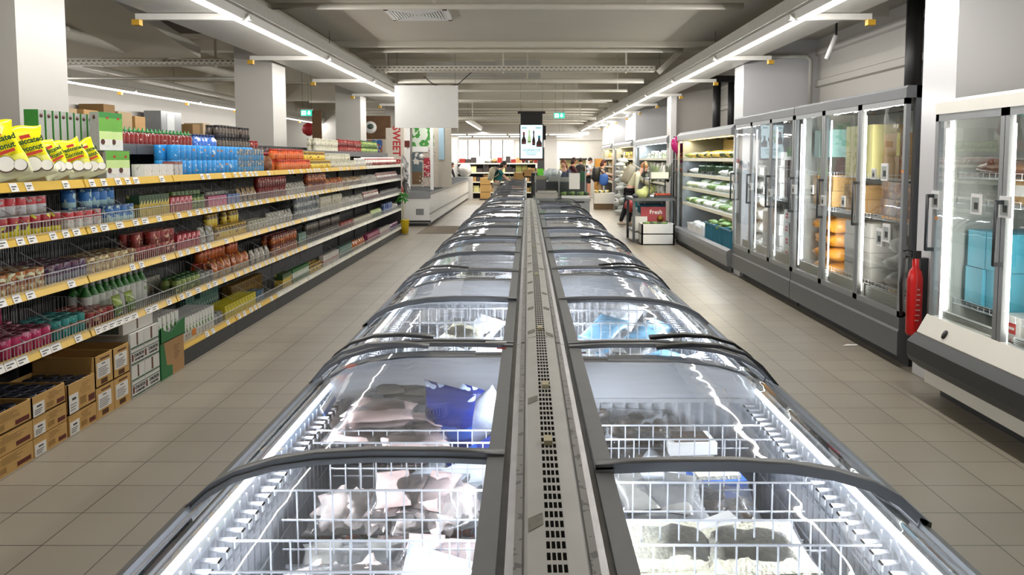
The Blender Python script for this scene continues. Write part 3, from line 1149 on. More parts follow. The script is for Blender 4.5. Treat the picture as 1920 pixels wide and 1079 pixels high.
for k, (u, y, z, a, kd) in enumerate(((.52, 1.75, .66, 0, 'chick'), (.42, 1.73, .68, 8, 'chick'), (.27, 1.74, .66, -10, 'chick'), (.55, 2.22, .66, 4, 'chick'), (.38, 2.24, .70, 0, 'fish'), (.22, 2.2, .68, 12, 'chick'),
                                      (.24, 1.93, .64, 5, 'fish'), (.5, 1.93, .63, 5, 'grey'), (.3, 1.54, .62, 3, 'chick'))):
    frozen(kd, -1, u, y, z, R(0, 80, 90 + a), 1.15, k % 3, W1)
frozen('ice', -1, .40, 1.56, .68, R(40, 60, 80), .85, 1, W1)
frozen('ice', -1, .27, 1.63, .70, R(35, 60, 120), .8, 2, W1)
W2 = 'high in the nearest freezer, glass cabinet side'
for k, (u, y, z, a) in enumerate(((.18, 2.66, .68, 0), (.3, 2.7, .70, 6), (.24, 2.76, .75, -5), (.40, 2.66, .70, 8), (.38, 2.72, .75, 4), (.30, 2.64, .79, -3), (.42, 2.6, .73, 12))):
    frozen('shroom', 1, u, y, z, R(0, 82, 90 + a), 1.15, k % 3, W2, tag=False)
frozen('grey', 1, .27, 2.93, .84, R(0, 78, 88), 1.1, 1, W2, tag=False)
for k, (u, y, z, a, kd) in enumerate(((.2, 1.83, .73, 0, 'dough'), (.2, 1.62, .70, 5, 'dough'), (.52, 1.82, .73, 4, 'dough'), (.52, 1.60, .70, -6, 'dough'), (.34, 1.6, .62, 0, 'meat'), (.38, 1.63, .64, 10, 'prawn'),
                                      (.2, 2.25, .66, 0, 'shroom'), (.35, 2.26, .68, 0, 'grey'), (.5, 2.25, .66, 0, 'shroom'), (.22, 2.02, .64, 0, 'shroom'))):
    frozen(kd, 1, u, y, z, R(0, 80, 90 + a), 1.2, k % 3, W2)
frozen('ice', 1, .42, 1.66, .66, R(40, 60, 120), .75, 1, W2)
frozen('ice', 1, .2, 2.5, .66, R(50, 50, 100), .6, 3, W2)
# boxed goods on the cabinet side
for k, (u, y, z, rz) in enumerate(((.48, 2.66, .66, 10), (.5, 2.68, .705, -6), (.5, 2.66, .75, 4))):
    t = thing('cardboard_tray', 'white cardboard tray of frozen snacks in nearest freezer, %s from the bottom' % ordw(k), 'food box', (CX + u, y, z), math.radians(rz), 'white trays stacked in the nearest freezer')
    MB().box(-.08, -.06, 0, .08, .06, .04).obj('tray', M_PAPER, t)
    MB().box(-.06, -.045, .04, .06, .045, .046).obj('contents', M_SHROOM if k == 2 else M_DOUGH, t)
t = thing('blue_box', 'blue boxed frozen pastry against the wire divider, glass cabinet side', 'food box', (CX + .56, 2.515, .66), .1)
MB().box(-.085, -.05, 0, .085, .05, .055).obj('carton', pmat('bright_blue_card', '#3f6fd0', .4), t)
MB().box(-.07, -.035, .055, .07, .035, .068).obj('contents', M_DOUGH, t)
t = thing('handled_pack', 'white card pack with oval window and carry hole, glass cabinet side', 'food box', (CX + .36, 2.0, .66), .25)
b = MB()
b.prism([(-.15, 0), (.15, 0), (.17, .1), (.13, .15), (-.13, .09)], -.02, .02, 'y')
b.obj('card', M_PAPER, t)
MB().lathe([(.001, -.001), (.04, 0), (.001, .001)], 16, c=(0, 0, 0)).obj('window', M_MEAT, t, loc=(-.06, -.022, .05), rot=(PI / 2, 0, 0))
MB().lathe([(.001, -.001), (.038, 0), (.001, .001)], 16, sx=1.3).obj('carry_hole', M_BLACK, t, loc=(.07, -.022, .09), rot=(PI / 2, 0, -.2))
# tub in the second unit
t = thing('food_tub', 'grey square tub with printed lid in the second freezer, glass cabinet side', 'food tub', (CX + .2, 3.3, .8))
MB().prism([(-.05, 0), (.05, 0), (.06, .08), (-.06, .08)], -.05, .05).obj('tub', pmat('grey_tub', '#8f9498', .4), t)
MB().box(-.066, -.056, .08, .066, .056, .092).obj('lid', printed('tub_lid', [(0, '#c9c9c9'), (1, '#d8d8d8')], 1, blot='#b4412f', bscale=30), t)
# price card standing in the freezer near the rim, grocery side
MB().box(-.002, -.1, 0, .002, .1, .09).obj('price_card', printed('pc', [(0, '#f0f0f0'), (.3, '#2a2d33'), (.62, '#2f66b0'), (.8, '#f0f0f0')], .09), loc=(CX - .74, 2.86, .78), rot=(0, -.5, .05), label='printed price card clipped to the wall rack, grocery shelf side', cat='price card')
# upper goods in units 2 and 3
for s in (-1, 1):
    for i in (1, 2, 3, 4):
        Wn = 'upper layer, %s freezer, %s' % (ordw(i), SD[s])
        for k in range(9 if i < 3 else 4):
            kd = rnd.choice(['ice', 'ice', 'chick', 'lblue' if s > 0 else 'ice', 'dough', 'grey'])
            frozen(kd, s, rnd.uniform(.2, .62), UY[i] + .15 + k * (.2 if i < 3 else .5), .72 + rnd.uniform(0, .07), R(rnd.uniform(20, 50), rnd.uniform(60, 90), rnd.uniform(70, 110)), .9, rnd.randrange(3), Wn, tag=False)
# ================================================================ GROCERY GONDOLA
M_SHELF = pmat('grey_shelf_metal', '#8d8e8c', .4, .3, var=.05)
M_SHELFD = pmat('dark_shelf_metal', '#55575a', .45, .2, var=.06)
M_BACKP = pmat('gondola_back_panel', '#242525', .6, .1, var=.05)
M_YRAIL = pmat('yellow_price_rail', '#dcb548', .35, var=.05, scale=5)
M_WRAIL = pmat('cream_price_rail', '#dcd9c4', .35, var=.04, scale=5)
M_CHROME = pmat('chrome_wire', '#d2d3d5', .3, .3, var=.05)
GX = -2.88
BAYS = [3.9 + 1.3 * i for i in range(11)]
LV = [(1.29, 'second shelf'), (.97, 'third shelf'), (.605, 'fourth shelf'), (.18, 'bottom shelf')]
LZS = {'top': 1.59, 'second': 1.285, 'third': .965, 'fourth': .605, 'bottom': .18}
TAGR = random.Random(3)


def rail_mesh(seed, cream, dense=False):
    r = random.Random(seed)
    b = MB()
    w_ = 1.288
    b.prism([(0, 0), (.012, .004), (-.006, .056), (-.02, .056)], .006, w_, 'y', 0)
    y = .05
    while y < w_ - .1:
        wd = r.choice((.07, .08, .1))
        if dense or r.random() < (.75 if not cream else .6):
            nrm = .0015
            b.add([(.013 + nrm, y, .006), (.013 + nrm, y + wd, .006), (-.0025 - .002 + nrm, y + wd, .054), (-.0025 - .002 + nrm, y, .054)], [(0, 1, 2, 3)], 1)
            for q in range(2):
                z = .018 + q * .014
                x = .013 - (z - .006) / .048 * .0175 + .003
                b.add([(x, y + .012, z), (x, y + wd * (.8 if q else .5), z), (x - .0016, y + wd * (.8 if q else .5), z + .005), (x - .0016, y + .012, z + .005)], [(0, 1, 2, 3)], 2)
        y += wd + (.004 if dense and r.random() < .8 else r.uniform(.03, .16))
    return b


RAILS = [rail_mesh(i, i > 3).mesh('price_rail', [M_YRAIL if i < 4 else M_WRAIL, M_PAPER, M_INK]) for i in range(6)]
RAILD = rail_mesh(9, False, True).mesh('price_rail', [M_YRAIL, M_PAPER, M_INK])
b = MB()
b.box(-.5, .004, -.03, -.01, 1.296, 0)
SHELF = b.mesh('shelf', M_SHELF)
b = MB()
for k in range(41):
    y = .01 + k * 1.28 / 40
    b.wire((0, y, .0), (0, y, .075), .0032)
b.wire((0, .006, .075), (0, 1.294, .075), .006)
b.wire((0, .006, .004), (0, 1.294, .004), .0025)
GUARD = b.mesh('wire_guard', M_CHROME)
b = MB()
b.wire((0, 0, .075), (-.22, 0, .2), .0055)
b.wire((-.22, 0, .2), (-.46, 0, .2), .0028)
for k in range(9):
    b.wire((-.24 - k * .026, 0, .0), (-.24 - k * .026, 0, .2), .0018)
for k in range(4):
    b.wire((-.04 - k * .045, 0, 0), (-.04 - k * .045, 0, .09 + k * .026), .0018)
DIVM = b.mesh('divider', M_CHROME)
b = MB()
for k in range(52):
    y = .02 + k * 1.26 / 51
    b.wire((-.47, y, .0), (-.47, y, .2), .005)
BACKW = b.mesh('back_grid', M_CHROME)

bayname = ['in the bay nearest the camera'] + ['in the %s bay from the camera' % ordw(i) for i in range(1, 10)] + ['in the last bay at the far end']
for i, y0 in enumerate(BAYS):
    t = thing('shelving_bay', 'grocery shelving bay with yellow price rails, %s' % bayname[i][7:], 'shelving', (GX, y0, 0), group='bays of the long grocery gondola')
    b = MB()
    b.box(-.56, .003, .1, -.52, 1.297, 1.9 if y0 > 5 else 1.6)
    b.obj('back_panel', M_BACKP, t)
    b = MB()
    b.box(-.53, -.012, 0, -.49, .012, 1.88)
    b.obj('upright', M_SHELFD, t)
    if i >= 2:
        b = MB()
        b.box(-.5, .003, .0, .0, 1.297, .13)
        b.obj('plinth', M_DARK, t)
    levels = [(1.59, 0), (1.285, 1), (.965, 1), (.605, 1)] + ([(.18, 1)] if i >= 2 else [])
    for j, (z, g) in enumerate(levels):
        s_ = link('shelf', SHELF, t, loc=(0, 0, z))
        cream = (i + j > 7) or (j >= 2 and i > 4)
        link('price_rail', RAILD if j == 3 and i < 2 else RAILS[(4 + (i + j) % 2) if cream else (i * 2 + j) % 4], s_, loc=(.0, 0, -.045))
        if g:
            link('wire_guard', GUARD, s_, loc=(.0, 0, .005))
            if i < 7:
                r = random.Random(i * 10 + j)
                for k in range(2 if i > 3 else 3):
                    link('divider', DIVM, s_, loc=(0, .2 + k * .42 + r.uniform(-.1, .1), 0))
                link('back_grid', BACKW, s_, loc=(0, 0, 0))
    if i >= 1:
        b = MB()
        b.box(-.52, .003, .0, -.3, 1.297, .02)
        b.box(-.3, .003, -.03, -.285, 1.297, .055)
        b.obj('riser_shelf', M_SHELFD, t, loc=(0, 0, 1.80))
# end panel with clipped bags: side frame
b = MB()
b.box(-.56, 0, 0, .0, .02, 1.55)
b.obj('end_panel', M_SHELFD, loc=(GX, 18.21, 0), label='dark end panel closing the far end of the grocery gondola', cat='panel')

# ---------------------------------------------------------------- products
M_TINM = pmat('tin_metal', '#b9babc', .25, .9, var=.05)
PK = {}


def P_can(key, r, h, mat, n=12, lidm=None, jar=0):
    body = MB()
    if jar:
        body.lathe([(r * .9, 0), (r, .01), (r, h * .72), (r * .8, h * .82), (r * .8, h * .84)], n)
        lid = MB().lathe([(r * .84, h * .83), (r * .86, h * .84), (r * .86, h * .985), (r * .8, h)], n)
    else:
        body.lathe([(r * .96, 0), (r, .004), (r, h - .004), (r * .97, h - .001)], n)
        lid = MB().lathe([(r * .97, h - .0015), (r * .97, h), (r * .88, h), (r * .86, h - .003), (.001, h - .003)], n)
    PK[key] = dict(body=body.mesh('body', mat), lid=lid.mesh('lid', lidm or M_TINM), w=2 * r, d=2 * r, h=h)


def P_box(key, w, d, h, mat, extra=None):
    """w along the shelf (Y), d depth (X)"""
    b = MB().box(-d, -w / 2, 0, 0, w / 2, h)
    me = b.mesh('body', mat)
    PK[key] = dict(body=me, lid=None, w=w, d=d, h=h)


def P_bottle(key, r, h, mat, capm):
    body = MB().lathe([(r * .92, 0), (r, .008), (r, h * .6), (r * .8, h * .7), (r * .38, h * .84), (r * .36, h * .9)], 12)
    lid = MB().lathe([(r * .42, h * .88), (r * .42, h), (r * .3, h)], 8)
    PK[key] = dict(body=body.mesh('body', mat), lid=lid.mesh('cap', capm), w=2 * r, d=2 * r, h=h)


def P_nozzle(key, r, h, mat, capm):
    body = MB().lathe([(r * .92, 0), (r, .008), (r, h * .62), (r * .75, h * .72), (r * .6, h * .76)], 12)
    lid = MB().lathe([(r * .62, h * .75), (r * .6, h * .82), (r * .25, h * .88), (r * .1, h)], 8)
    PK[key] = dict(body=body.mesh('body', mat), lid=lid.mesh('cap', capm), w=2 * r, d=2 * r, h=h)


def P_bag(key, w, h, d, mat, seed=0):
    PK[key] = dict(body=pillow(w, h, d, seed, 6, 8, .4).mesh('body', mat), lid=None, w=w, d=d, h=h, bag=1)


def _br(c, g=1.16):
    return '#' + ''.join('%02x' % min(240, int(int(c[i:i + 2], 16) * g)) for i in (1, 3, 5))


def pr(n, stops, h, *a, **k):
    stops = [(p, _br(c)) for p, c in stops]
    a = tuple(_br(q) if isinstance(q, str) else q for q in a)
    return printed('print_' + n, stops, h, *a, **k)


P_can('fruit', .048, .12, pr('fruit', [(0, '#d9c22a'), (.3, '#5b1e22'), (.55, '#a8232c'), (.93, '#b5b5b5')], .12, '#e0cf3a', 22, .64))
P_can('redwhite', .045, .11, pr('redwhite', [(0, '#d8d5d0'), (.55, '#c43a42'), (.95, '#b5b5b5')], .11, '#b7a8a4', 30, .6))
P_can('bluetin', .046, .12, pr('bluetin', [(0, '#a9cbe6'), (.3, '#3b78b8'), (.8, '#2d5f9c')], .12, '#b5d3ea', 26, .58))
P_can('orange', .04, .12, pr('orange', [(0, '#b08d6a'), (.35, '#8a5535'), (.7, '#a86a35')], .12, '#e3d2b0', 28, .56))
P_can('purple', .04, .115, pr('purple', [(0, '#7d7f8a'), (.4, '#4e3352'), (.8, '#5d2f45')], .115, '#8d8494', 28, .6))
P_can('tan', .04, .11, pr('tan', [(0, '#b39a72'), (.5, '#8f6b45')], .11, '#d6c49a', 28, .55))
P_can('pink', .042, .12, pr('pink', [(0, '#a3335c'), (.6, '#b8386a'), (.9, '#6e2038')], .12, '#d78aa8', 24, .66))
P_can('teal', .042, .12, pr('teal', [(0, '#2e7f80'), (.45, '#9c5537'), (.6, '#2b8280')], .12, '#57b0a8', 24, .66))
P_can('darkred', .038, .1, pr('darkred', [(0, '#6e2a25'), (.5, '#8e3430')], .1, '#c9a58a', 30, .6))
P_can('green', .038, .16, pr('green', [(0, '#5b7d33'), (.5, '#48692a')], .16, '#8aa84e', 24, .6))
P_can('pale', .042, .13, pr('pale', [(0, '#a7a492'), (.5, '#8c8c80')], .13, '#5b5b50', 28, .6))
P_can('grey', .04, .1, pr('grey', [(0, '#70757a'), (.5, '#9da0a0')], .1, '#343638', 28, .6))
P_can('bluebig', .052, .13, pr('bluebig', [(0, '#267fbe'), (.85, '#2f8ccc')], .13, '#9a6a42', 16, .66, blot2='#c9dff0'))
P_can('bluesmall', .036, .12, pr('bluesmall', [(0, '#4a7fa8'), (.5, '#3c5e78')], .12, '#9c8460', 26, .6))
P_can('amberjar', .04, .12, pr('amberjar', [(0, '#7a3c1e'), (.3, '#9b4f26'), (.55, '#6b3219')], .12, '#c88a4a', 30, .6), lidm=pmat('lid_brown', '#6b2a22', .4), jar=1)
P_can('orangejar', .042, .13, pr('orangejar', [(0, '#b5602b'), (.6, '#c2501f')], .13, '#8a3f22', 24, .6), lidm=pmat('lid_orange', '#b83a20', .4), jar=1)
P_can('yellowjar', .038, .12, pr('yellowjar', [(0, '#c9a838'), (.25, '#d3b945'), (.6, '#6d5a2a')], .12, '#7a3b2a', 30, .62), lidm=pmat('lid_gold', '#c0a050', .35, .3), jar=1)
P_can('redjar', .042, .12, pr('redjar', [(0, '#5f1d1a'), (.5, '#77201c')], .12, '#c9b9a0', 26, .64), lidm=pmat('lid_red', '#8f1f22', .4), jar=1)
P_can('whitejar', .04, .11, pr('whitejar', [(0, '#b9b5a4'), (.5, '#a9a795')], .11, '#6d6a58', 26, .62), lidm=pmat('lid_cream', '#c9c7b4', .4), jar=1)
P_can('greenjar', .04, .13, pr('greenjar', [(0, '#556b35'), (.5, '#7c8e4b')], .13, '#a8b56a', 26, .6), lidm=pmat('lid_green', '#2f5a2c', .4), jar=1)
P_can('darkjar', .04, .13, pr('darkjar', [(0, '#2c2625'), (.4, '#4a4038')], .13, '#8c8478', 26, .66), lidm=pmat('lid_black', '#1b1b1b', .4), jar=1)
P_bottle('coconutmilk', .042, .25, pr('coconutmilk', [(0, '#c9cbc6'), (.45, '#c3c6c0'), (.62, '#2f6b2c')], .25, '#8fa77c', 14, .66), pmat('cap_white', '#d8d8d5', .4))
P_nozzle('chilli', .034, .17, pr('chilli', [(0, '#6d1410'), (.55, '#5a100c')], .2, '#d8d2cc', 26, .68), pmat('cap_green', '#1f7a34', .4))
P_bottle('sauce', .032, .22, pr('sauce', [(0, '#3a1a14'), (.5, '#2a1511')], .22, '#c8b070', 24, .62), pmat('cap_red', '#8e2a22', .4))
P_bottle('blueb', .034, .15, pr('blueb', [(0, '#2c62b0'), (.5, '#2a4f8c')], .2, '#cfd6da', 24, .6), pmat('cap_navy', '#22366b', .4))
P_box('tallbox', .055, .16, .26, pr('tallbox', [(0, '#a9aba6'), (.3, '#b5b7b1')], .26, '#9c9a8c', 60, .56))
P_box('gwcarton', .06, .06, .2, pr('gwcarton', [(0, '#c3c5c2'), (.4, '#cdd0cc'), (.94, '#d5d6d4')], .2, '#5f8f4a', 14, .62, blot2='#8f9290'))
P_box('greenbox', .1, .05, .2, pr('greenbox', [(0, '#cfd8cf'), (.35, '#7db04a'), (.7, '#4f8f35')], .2, '#dfe6d8', 14, .64, blot2='#6a4d35'))
P_box('yellowbox', .045, .1, .17, pr('yellowbox', [(0, '#a08a2a'), (.3, '#b8a03a'), (.6, '#2f4a2c')], .17, '#c9bc6a', 24, .62))
P_box('whitebox', .12, .1, .1, pr('whitebox', [(0, '#c5c3c0')], .1, '#8b8a88', 30, .66))
P_box('silverbox', .07, .1, .12, pr('silverbox', [(0, '#a9a8a8'), (.8, '#7c4a42')], .12, '#6f3b35', 30, .64))
P_box('redpack', .08, .07, .13, pr('redpack', [(0, '#8a2a33'), (.5, '#a3303a')], .13, '#d39aa0', 24, .6))
P_box('pinkpack', .085, .05, .1, pr('pinkpack', [(0, '#b04a72'), (.7, '#c06a8a')], .1, '#dda6ba', 30, .62))
P_box('bluepack', .09, .05, .1, pr('bluepack', [(0, '#44619c'), (.6, '#5a7ab0')], .1, '#a88a7a', 30, .62))
P_box('brownbox', .07, .1, .2, pr('brownbox', [(0, '#6b5126'), (.5, '#5a431f')], .2, '#8a7338', 24, .6))
P_box('yellowcarton', .075, .06, .13, pr('yellowcarton', [(0, '#b3a522'), (.5, '#c4b82e')], .13, '#8f8a1f', 24, .62))
P_box('greencarton', .075, .06, .17, pr('greencarton', [(0, '#2f5f33'), (.4, '#c9cdc6'), (.75, '#2c6634')], .17, '#5c7d42', 24, .66))
P_box('tealcarton', .06, .06, .17, pr('tealcarton', [(0, '#3a5f58'), (.5, '#4d7068')], .17, '#9fb0a8', 24, .6))
P_box('whitered', .08, .06, .16, pr('whitered', [(0, '#b8b5b0'), (.3, '#9a3530'), (.5, '#c4c1bc')], .16, '#8a8f88', 26, .62))
P_box('magenta', .09, .07, .17, pr('magenta', [(0, '#6f2440'), (.5, '#8a2f55')], .17, '#b8a0a8', 20, .62))
P_bag('redbag', .13, .17, .05, pr('redbag', [(0, '#6f1d20'), (.3, '#8a2226'), (.8, '#b8aaa4')], .17, '#d8cfc8', 14, .6, rough=.2), 1)
P_bag('brownbag', .13, .15, .045, pr('brownbag', [(0, '#6f5237'), (.4, '#8d7350')], .15, '#c9bfa8', 18, .58, rough=.2), 2)
P_bag('orangebag', .14, .16, .05, pr('orangebag', [(0, '#b3a894'), (.35, '#a85c26'), (.8, '#8f4420')], .16, '#d8a24a', 20, .6, rough=.25), 3)
P_bag('greenbag', .12, .15, .045, pr('greenbag', [(0, '#50763a'), (.5, '#8aa04e')], .15, '#cfd3bd', 18, .6, rough=.25), 4)
P_bag('clearbag', .13, .15, .05, pr('clearbag', [(0, '#a9a79c'), (.5, '#8b887c')], .15, '#d8d6d0', 18, .52, rough=.15), 5)
P_bag('purplebag', .12, .15, .045, pr('purplebag', [(0, '#4a3a6b'), (.5, '#6b2f55')], .15, '#b8a8c0', 18, .6, rough=.2), 6)

PD = {  # key: (object name, words, category)
    'fruit': ('fruit_tin', 'red yellow fruit tin', 'tin'), 'redwhite': ('fruit_tin', 'red white tin', 'tin'), 'bluetin': ('milk_tin', 'light blue milk tin', 'tin'),
    'orange': ('drink_can', 'orange brown drink can', 'can'), 'purple': ('drink_can', 'purple grey drink can', 'can'), 'tan': ('drink_can', 'tan drink can', 'can'),
    'pink': ('drink_can', 'magenta drink can', 'can'), 'teal': ('drink_can', 'teal drink can', 'can'), 'darkred': ('bean_tin', 'dark red tin', 'tin'), 'green': ('vegetable_tin', 'tall green tin', 'tin'),
    'pale': ('vegetable_tin', 'pale grey-green tin', 'tin'), 'grey': ('fish_tin', 'grey tin', 'tin'), 'bluebig': ('milk_powder_tin', 'bright blue tin', 'milk powder tin'),
    'bluesmall': ('food_tin', 'slim blue-brown tin', 'tin'), 'amberjar': ('sauce_jar', 'amber sauce jar', 'jar'), 'orangejar': ('paste_jar', 'orange paste jar', 'jar'),
    'yellowjar': ('pickle_jar', 'yellow pickle jar', 'jar'), 'redjar': ('paste_jar', 'dark red jar', 'jar'), 'whitejar': ('paste_jar', 'cream jar', 'jar'), 'greenjar': ('pickle_jar', 'green pickle jar', 'jar'),
    'darkjar': ('sauce_jar', 'black sauce jar', 'jar'), 'coconutmilk': ('milk_bottle', 'green white milk bottle', 'bottle'), 'chilli': ('chilli_sauce_bottle', 'red green-capped sauce bottle', 'bottle'),
    'sauce': ('sauce_bottle', 'dark sauce bottle', 'bottle'), 'blueb': ('sauce_bottle', 'navy blue bottle', 'bottle'), 'tallbox': ('milk_powder_box', 'tall grey-backed green box', 'box'),
    'gwcarton': ('milk_carton', 'white green milk carton', 'carton'), 'greenbox': ('milk_powder_box', 'green coconut box', 'box'), 'yellowbox': ('tea_box', 'slim yellow box', 'box'),
    'whitebox': ('food_box', 'small white box', 'box'), 'silverbox': ('food_box', 'silver brown box', 'box'), 'redpack': ('food_packet', 'crimson packet', 'packet'), 'pinkpack': ('food_packet', 'pink packet', 'packet'),
    'bluepack': ('food_packet', 'blue packet', 'packet'), 'brownbox': ('food_box', 'brown gold box', 'box'), 'yellowcarton': ('drink_carton', 'bright yellow carton', 'carton'),
    'greencarton': ('drink_carton', 'dark green carton', 'carton'), 'tealcarton': ('drink_carton', 'teal carton', 'carton'), 'whitered': ('food_packet', 'white red packet', 'packet'),
    'magenta': ('food_packet', 'magenta packet', 'packet'), 'redbag': ('snack_bag', 'glossy red bag', 'bag'), 'brownbag': ('snack_bag', 'brown bag', 'bag'), 'orangebag': ('noodle_bag', 'orange bag', 'bag'),
    'greenbag': ('snack_bag', 'green bag', 'bag'), 'clearbag': ('snack_bag', 'clear silvery bag', 'bag'), 'purplebag': ('snack_bag', 'purple bag', 'bag'),
}
_cnt = {}
ROWN = ['front row', 'second row', 'third row', 'fourth row']


def put(key, x, y, z, level, row, layer, rz=0, parts=True, tilt=0):
    d = PK[key]
    nm, words, cat = PD[key]
    bay = min(10, max(0, int((y - 3.9) / 1.3)))
    kk = (key, level, bay, row, layer)
    _cnt[kk] = _cnt.get(kk, 0) + 1
    lay = '' if layer == 0 else (', %s layer' % ('upper' if layer == 1 else 'top'))
    lab = '%s, %s along, %s%s, %s, %s bay' % (words, ordw(_cnt[kk] - 1), ROWN[row], lay, level, ordw(bay))
    o = link(nm, d['body'], None, (x, y, z), (0, tilt, rz), lab, cat, '%ss on the %s, %s bay' % (words, level, ordw(bay)))
    if d['lid'] and parts:
        link(d['lid'].name.split('.')[0], d['lid'], o)
    return o


PR = random.Random(77)


def run(level, y0, y1, key, rows=None, stack=1, z=None, x=None, stackrow=0, gap=.004, fill=1.0):
    d = PK[key]
    zz = (LZS[level.split()[0]] if z is None else z) + .0015
    xx = GX - .035 if x is None else x
    if rows is None:
        rows = 3 if y0 < 7.0 else (2 if y0 < 11 else 1)
    pitch = d['w'] + gap
    n = max(1, int((y1 - y0 + .001) / pitch))
    st = (y1 - y0) / n
    for r_ in range(rows):
        for k in range(n):
            y = y0 + (k + .5) * st
            for l_ in range(stack if r_ >= stackrow else 1):
                if PR.random() > fill:
                    continue
                if l_ and PR.random() < .12:
                    continue
                if d.get('bag'):
                    px = xx - .03 - r_ * (d['d'] + .012)
                    put(key, px - .0, y, zz + l_ * d['h'], level, r_, l_, PR.uniform(-.15, .15), tilt=-.18)
                elif d['lid']:
                    px = xx - d['d'] / 2 - r_ * (d['d'] + .004)
                    put(key, px, y, zz + l_ * (d['h'] + .0005), level, r_, l_, PR.uniform(-3, 3))
                else:
                    px = xx - r_ * (d['d'] + .004)
                    put(key, px, y, zz + l_ * (d['h'] + .0005), level, r_, l_, PR.uniform(-.02, .02))


S2, S3, S4, S5, S1 = 'second shelf', 'third shelf', 'fourth shelf', 'bottom shelf', 'top shelf'
# second shelf
run(S2, 4.2, 5.02, 'fruit', 1)
run(S2, 4.25, 5.05, 'redwhite', 2, 2, x=GX - .14)
run(S2, 5.06, 5.5, 'redwhite', 2)
run(S2, 5.3, 5.9, 'bluetin', 1, 2, x=GX - .15)
run(S2, 5.56, 5.95, 'bluetin', 1, 1)
run(S2, 6.0, 6.5, 'yellowbox', 1)
run(S2, 6.52, 6.95, 'redpack', 2)
run(S2, 6.98, 7.25, 'greenjar', 1)
run(S2, 6.95, 7.55, 'green', 1, x=GX - .2)
run(S2, 7.3, 7.75, 'pinkpack', 2)
run(S2, 7.77, 8.1, 'bluepack', 2)
run(S2, 7.6, 8.5, 'pale', 1, x=GX - .16)
run(S2, 8.12, 8.7, 'brownbag', 1)
run(S2, 8.72, 9.7, 'redjar', 1, 2)
run(S2, 9.75, 10.6, 'clearbag', 1)
run(S2, 10.65, 11.6, 'amberjar', 1, 2)
run(S2, 11.65, 12.8, 'orangebag', 1)
run(S2, 12.85, 14.2, 'brownbag', 1)
run(S2, 14.25, 15.6, 'clearbag', 1)
run(S2, 15.65, 18.1, 'redbag', 1)
# third shelf
run(S3, 4.2, 4.82, 'orange', 4)
run(S3, 4.84, 5.28, 'purple', 4)
run(S3, 5.3, 5.92, 'tan', 3)
run(S3, 5.94, 6.6, 'darkred', 2, 2)
run(S3, 6.62, 7.1, 'redpack', 2)
run(S3, 7.14, 7.5, 'clearbag', 1)
run(S3, 7.5, 8.3, 'yellowjar', 2, 2, stackrow=1)
run(S3, 8.35, 9.0, 'whitejar', 2)
run(S3, 9.05, 10.0, 'clearbag', 1)
run(S3, 10.1, 11.2, 'grey', 1, 3)
run(S3, 11.3, 12.6, 'whitejar', 1, 2)
run(S3, 12.65, 14.3, 'clearbag', 1)
run(S3, 14.4, 15.8, 'redbag', 1)
run(S3, 15.9, 18.1, 'darkjar', 1)
# fourth shelf
run(S4, 4.2, 4.86, 'pink', 4)
run(S4, 4.3, 4.95, 'pink', 1, 2, x=GX - .33)
run(S4, 4.88, 5.24, 'teal', 3)
run(S4, 5.26, 5.6, 'darkred', 4)
run(S4, 5.62, 5.98, 'greenbag', 1)
run(S4, 5.55, 6.45, 'coconutmilk', 2, x=GX - .2)
run(S4, 6.1, 6.9, 'pale', 1, x=GX - .3)
run(S4, 6.62, 7.1, 'greenjar', 2)
run(S4, 7.12, 7.4, 'grey', 2)
run(S4, 7.42, 8.4, 'orangebag', 2)
run(S4, 7.5, 8.6, 'orangejar', 1, 2, x=GX - .24)
run(S4, 8.45, 9.1, 'clearbag', 1)
run(S4, 9.15, 10.1, 'amberjar', 2, 2)
run(S4, 10.15, 10.5, 'tealcarton', 1)
run(S4, 10.55, 12.4, 'darkjar', 1, 2)
run(S4, 12.5, 13.4, 'redjar', 1)
run(S4, 13.45, 15.0, 'whitejar', 1)
run(S4, 15.05, 16.1, 'greenbag', 1)
run(S4, 16.2, 17.2, 'bluepack', 1, 2)
run(S4, 17.25, 18.1, 'clearbag', 1)
# bottom shelf
run(S5, 6.62, 7.35, 'gwcarton', 4)
run(S5, 7.37, 7.6, 'grey', 3)
run(S5, 7.62, 8.5, 'yellowcarton', 3)
run(S5, 7.5, 8.3, 'tealcarton', 1, 2, x=GX - .36)
run(S5, 8.4, 9.4, 'brownbox', 1, x=GX - .26)
run(S5, 8.55, 8.8, 'bluesmall', 2)
run(S5, 9.45, 9.8, 'yellowbox', 1)
run(S5, 9.85, 10.6, 'greencarton', 1)
run(S5, 10.65, 11.3, 'yellowjar', 2)
run(S5, 11.35, 12.3, 'whitered', 1)
run(S5, 12.35, 13.2, 'tealcarton', 1)
run(S5, 13.25, 14.4, 'orangebag', 1)
run(S5, 14.5, 15.7, 'magenta', 1)
run(S5, 15.75, 16.9, 'whitered', 1)
run(S5, 16.95, 18.1, 'purplebag', 1)
# top shelf
run(S1, 6.1, 6.6, 'whitebox', 1, z=1.59)
run(S1, 6.7, 8.6, 'bluebig', 2, 2, z=1.59, x=GX - .05)
run(S1, 6.62, 6.78, 'silverbox', 1, z=1.59)
run(S1, 8.1, 8.9, 'bluesmall', 2, 2, z=1.59)
run(S1, 9.5, 10.8, 'orangejar', 2, 2, z=1.59, stackrow=1)
run(S1, 10.85, 11.9, 'yellowjar', 2, 2, z=1.59, stackrow=1)
run(S1, 11.95, 13.6, 'whitejar', 2, 2, z=1.59, stackrow=1)
run(S1, 13.7, 15.2, 'clearbag', 1, z=1.59)
run(S1, 14.6, 18.0, 'redbag', 2, z=1.59)
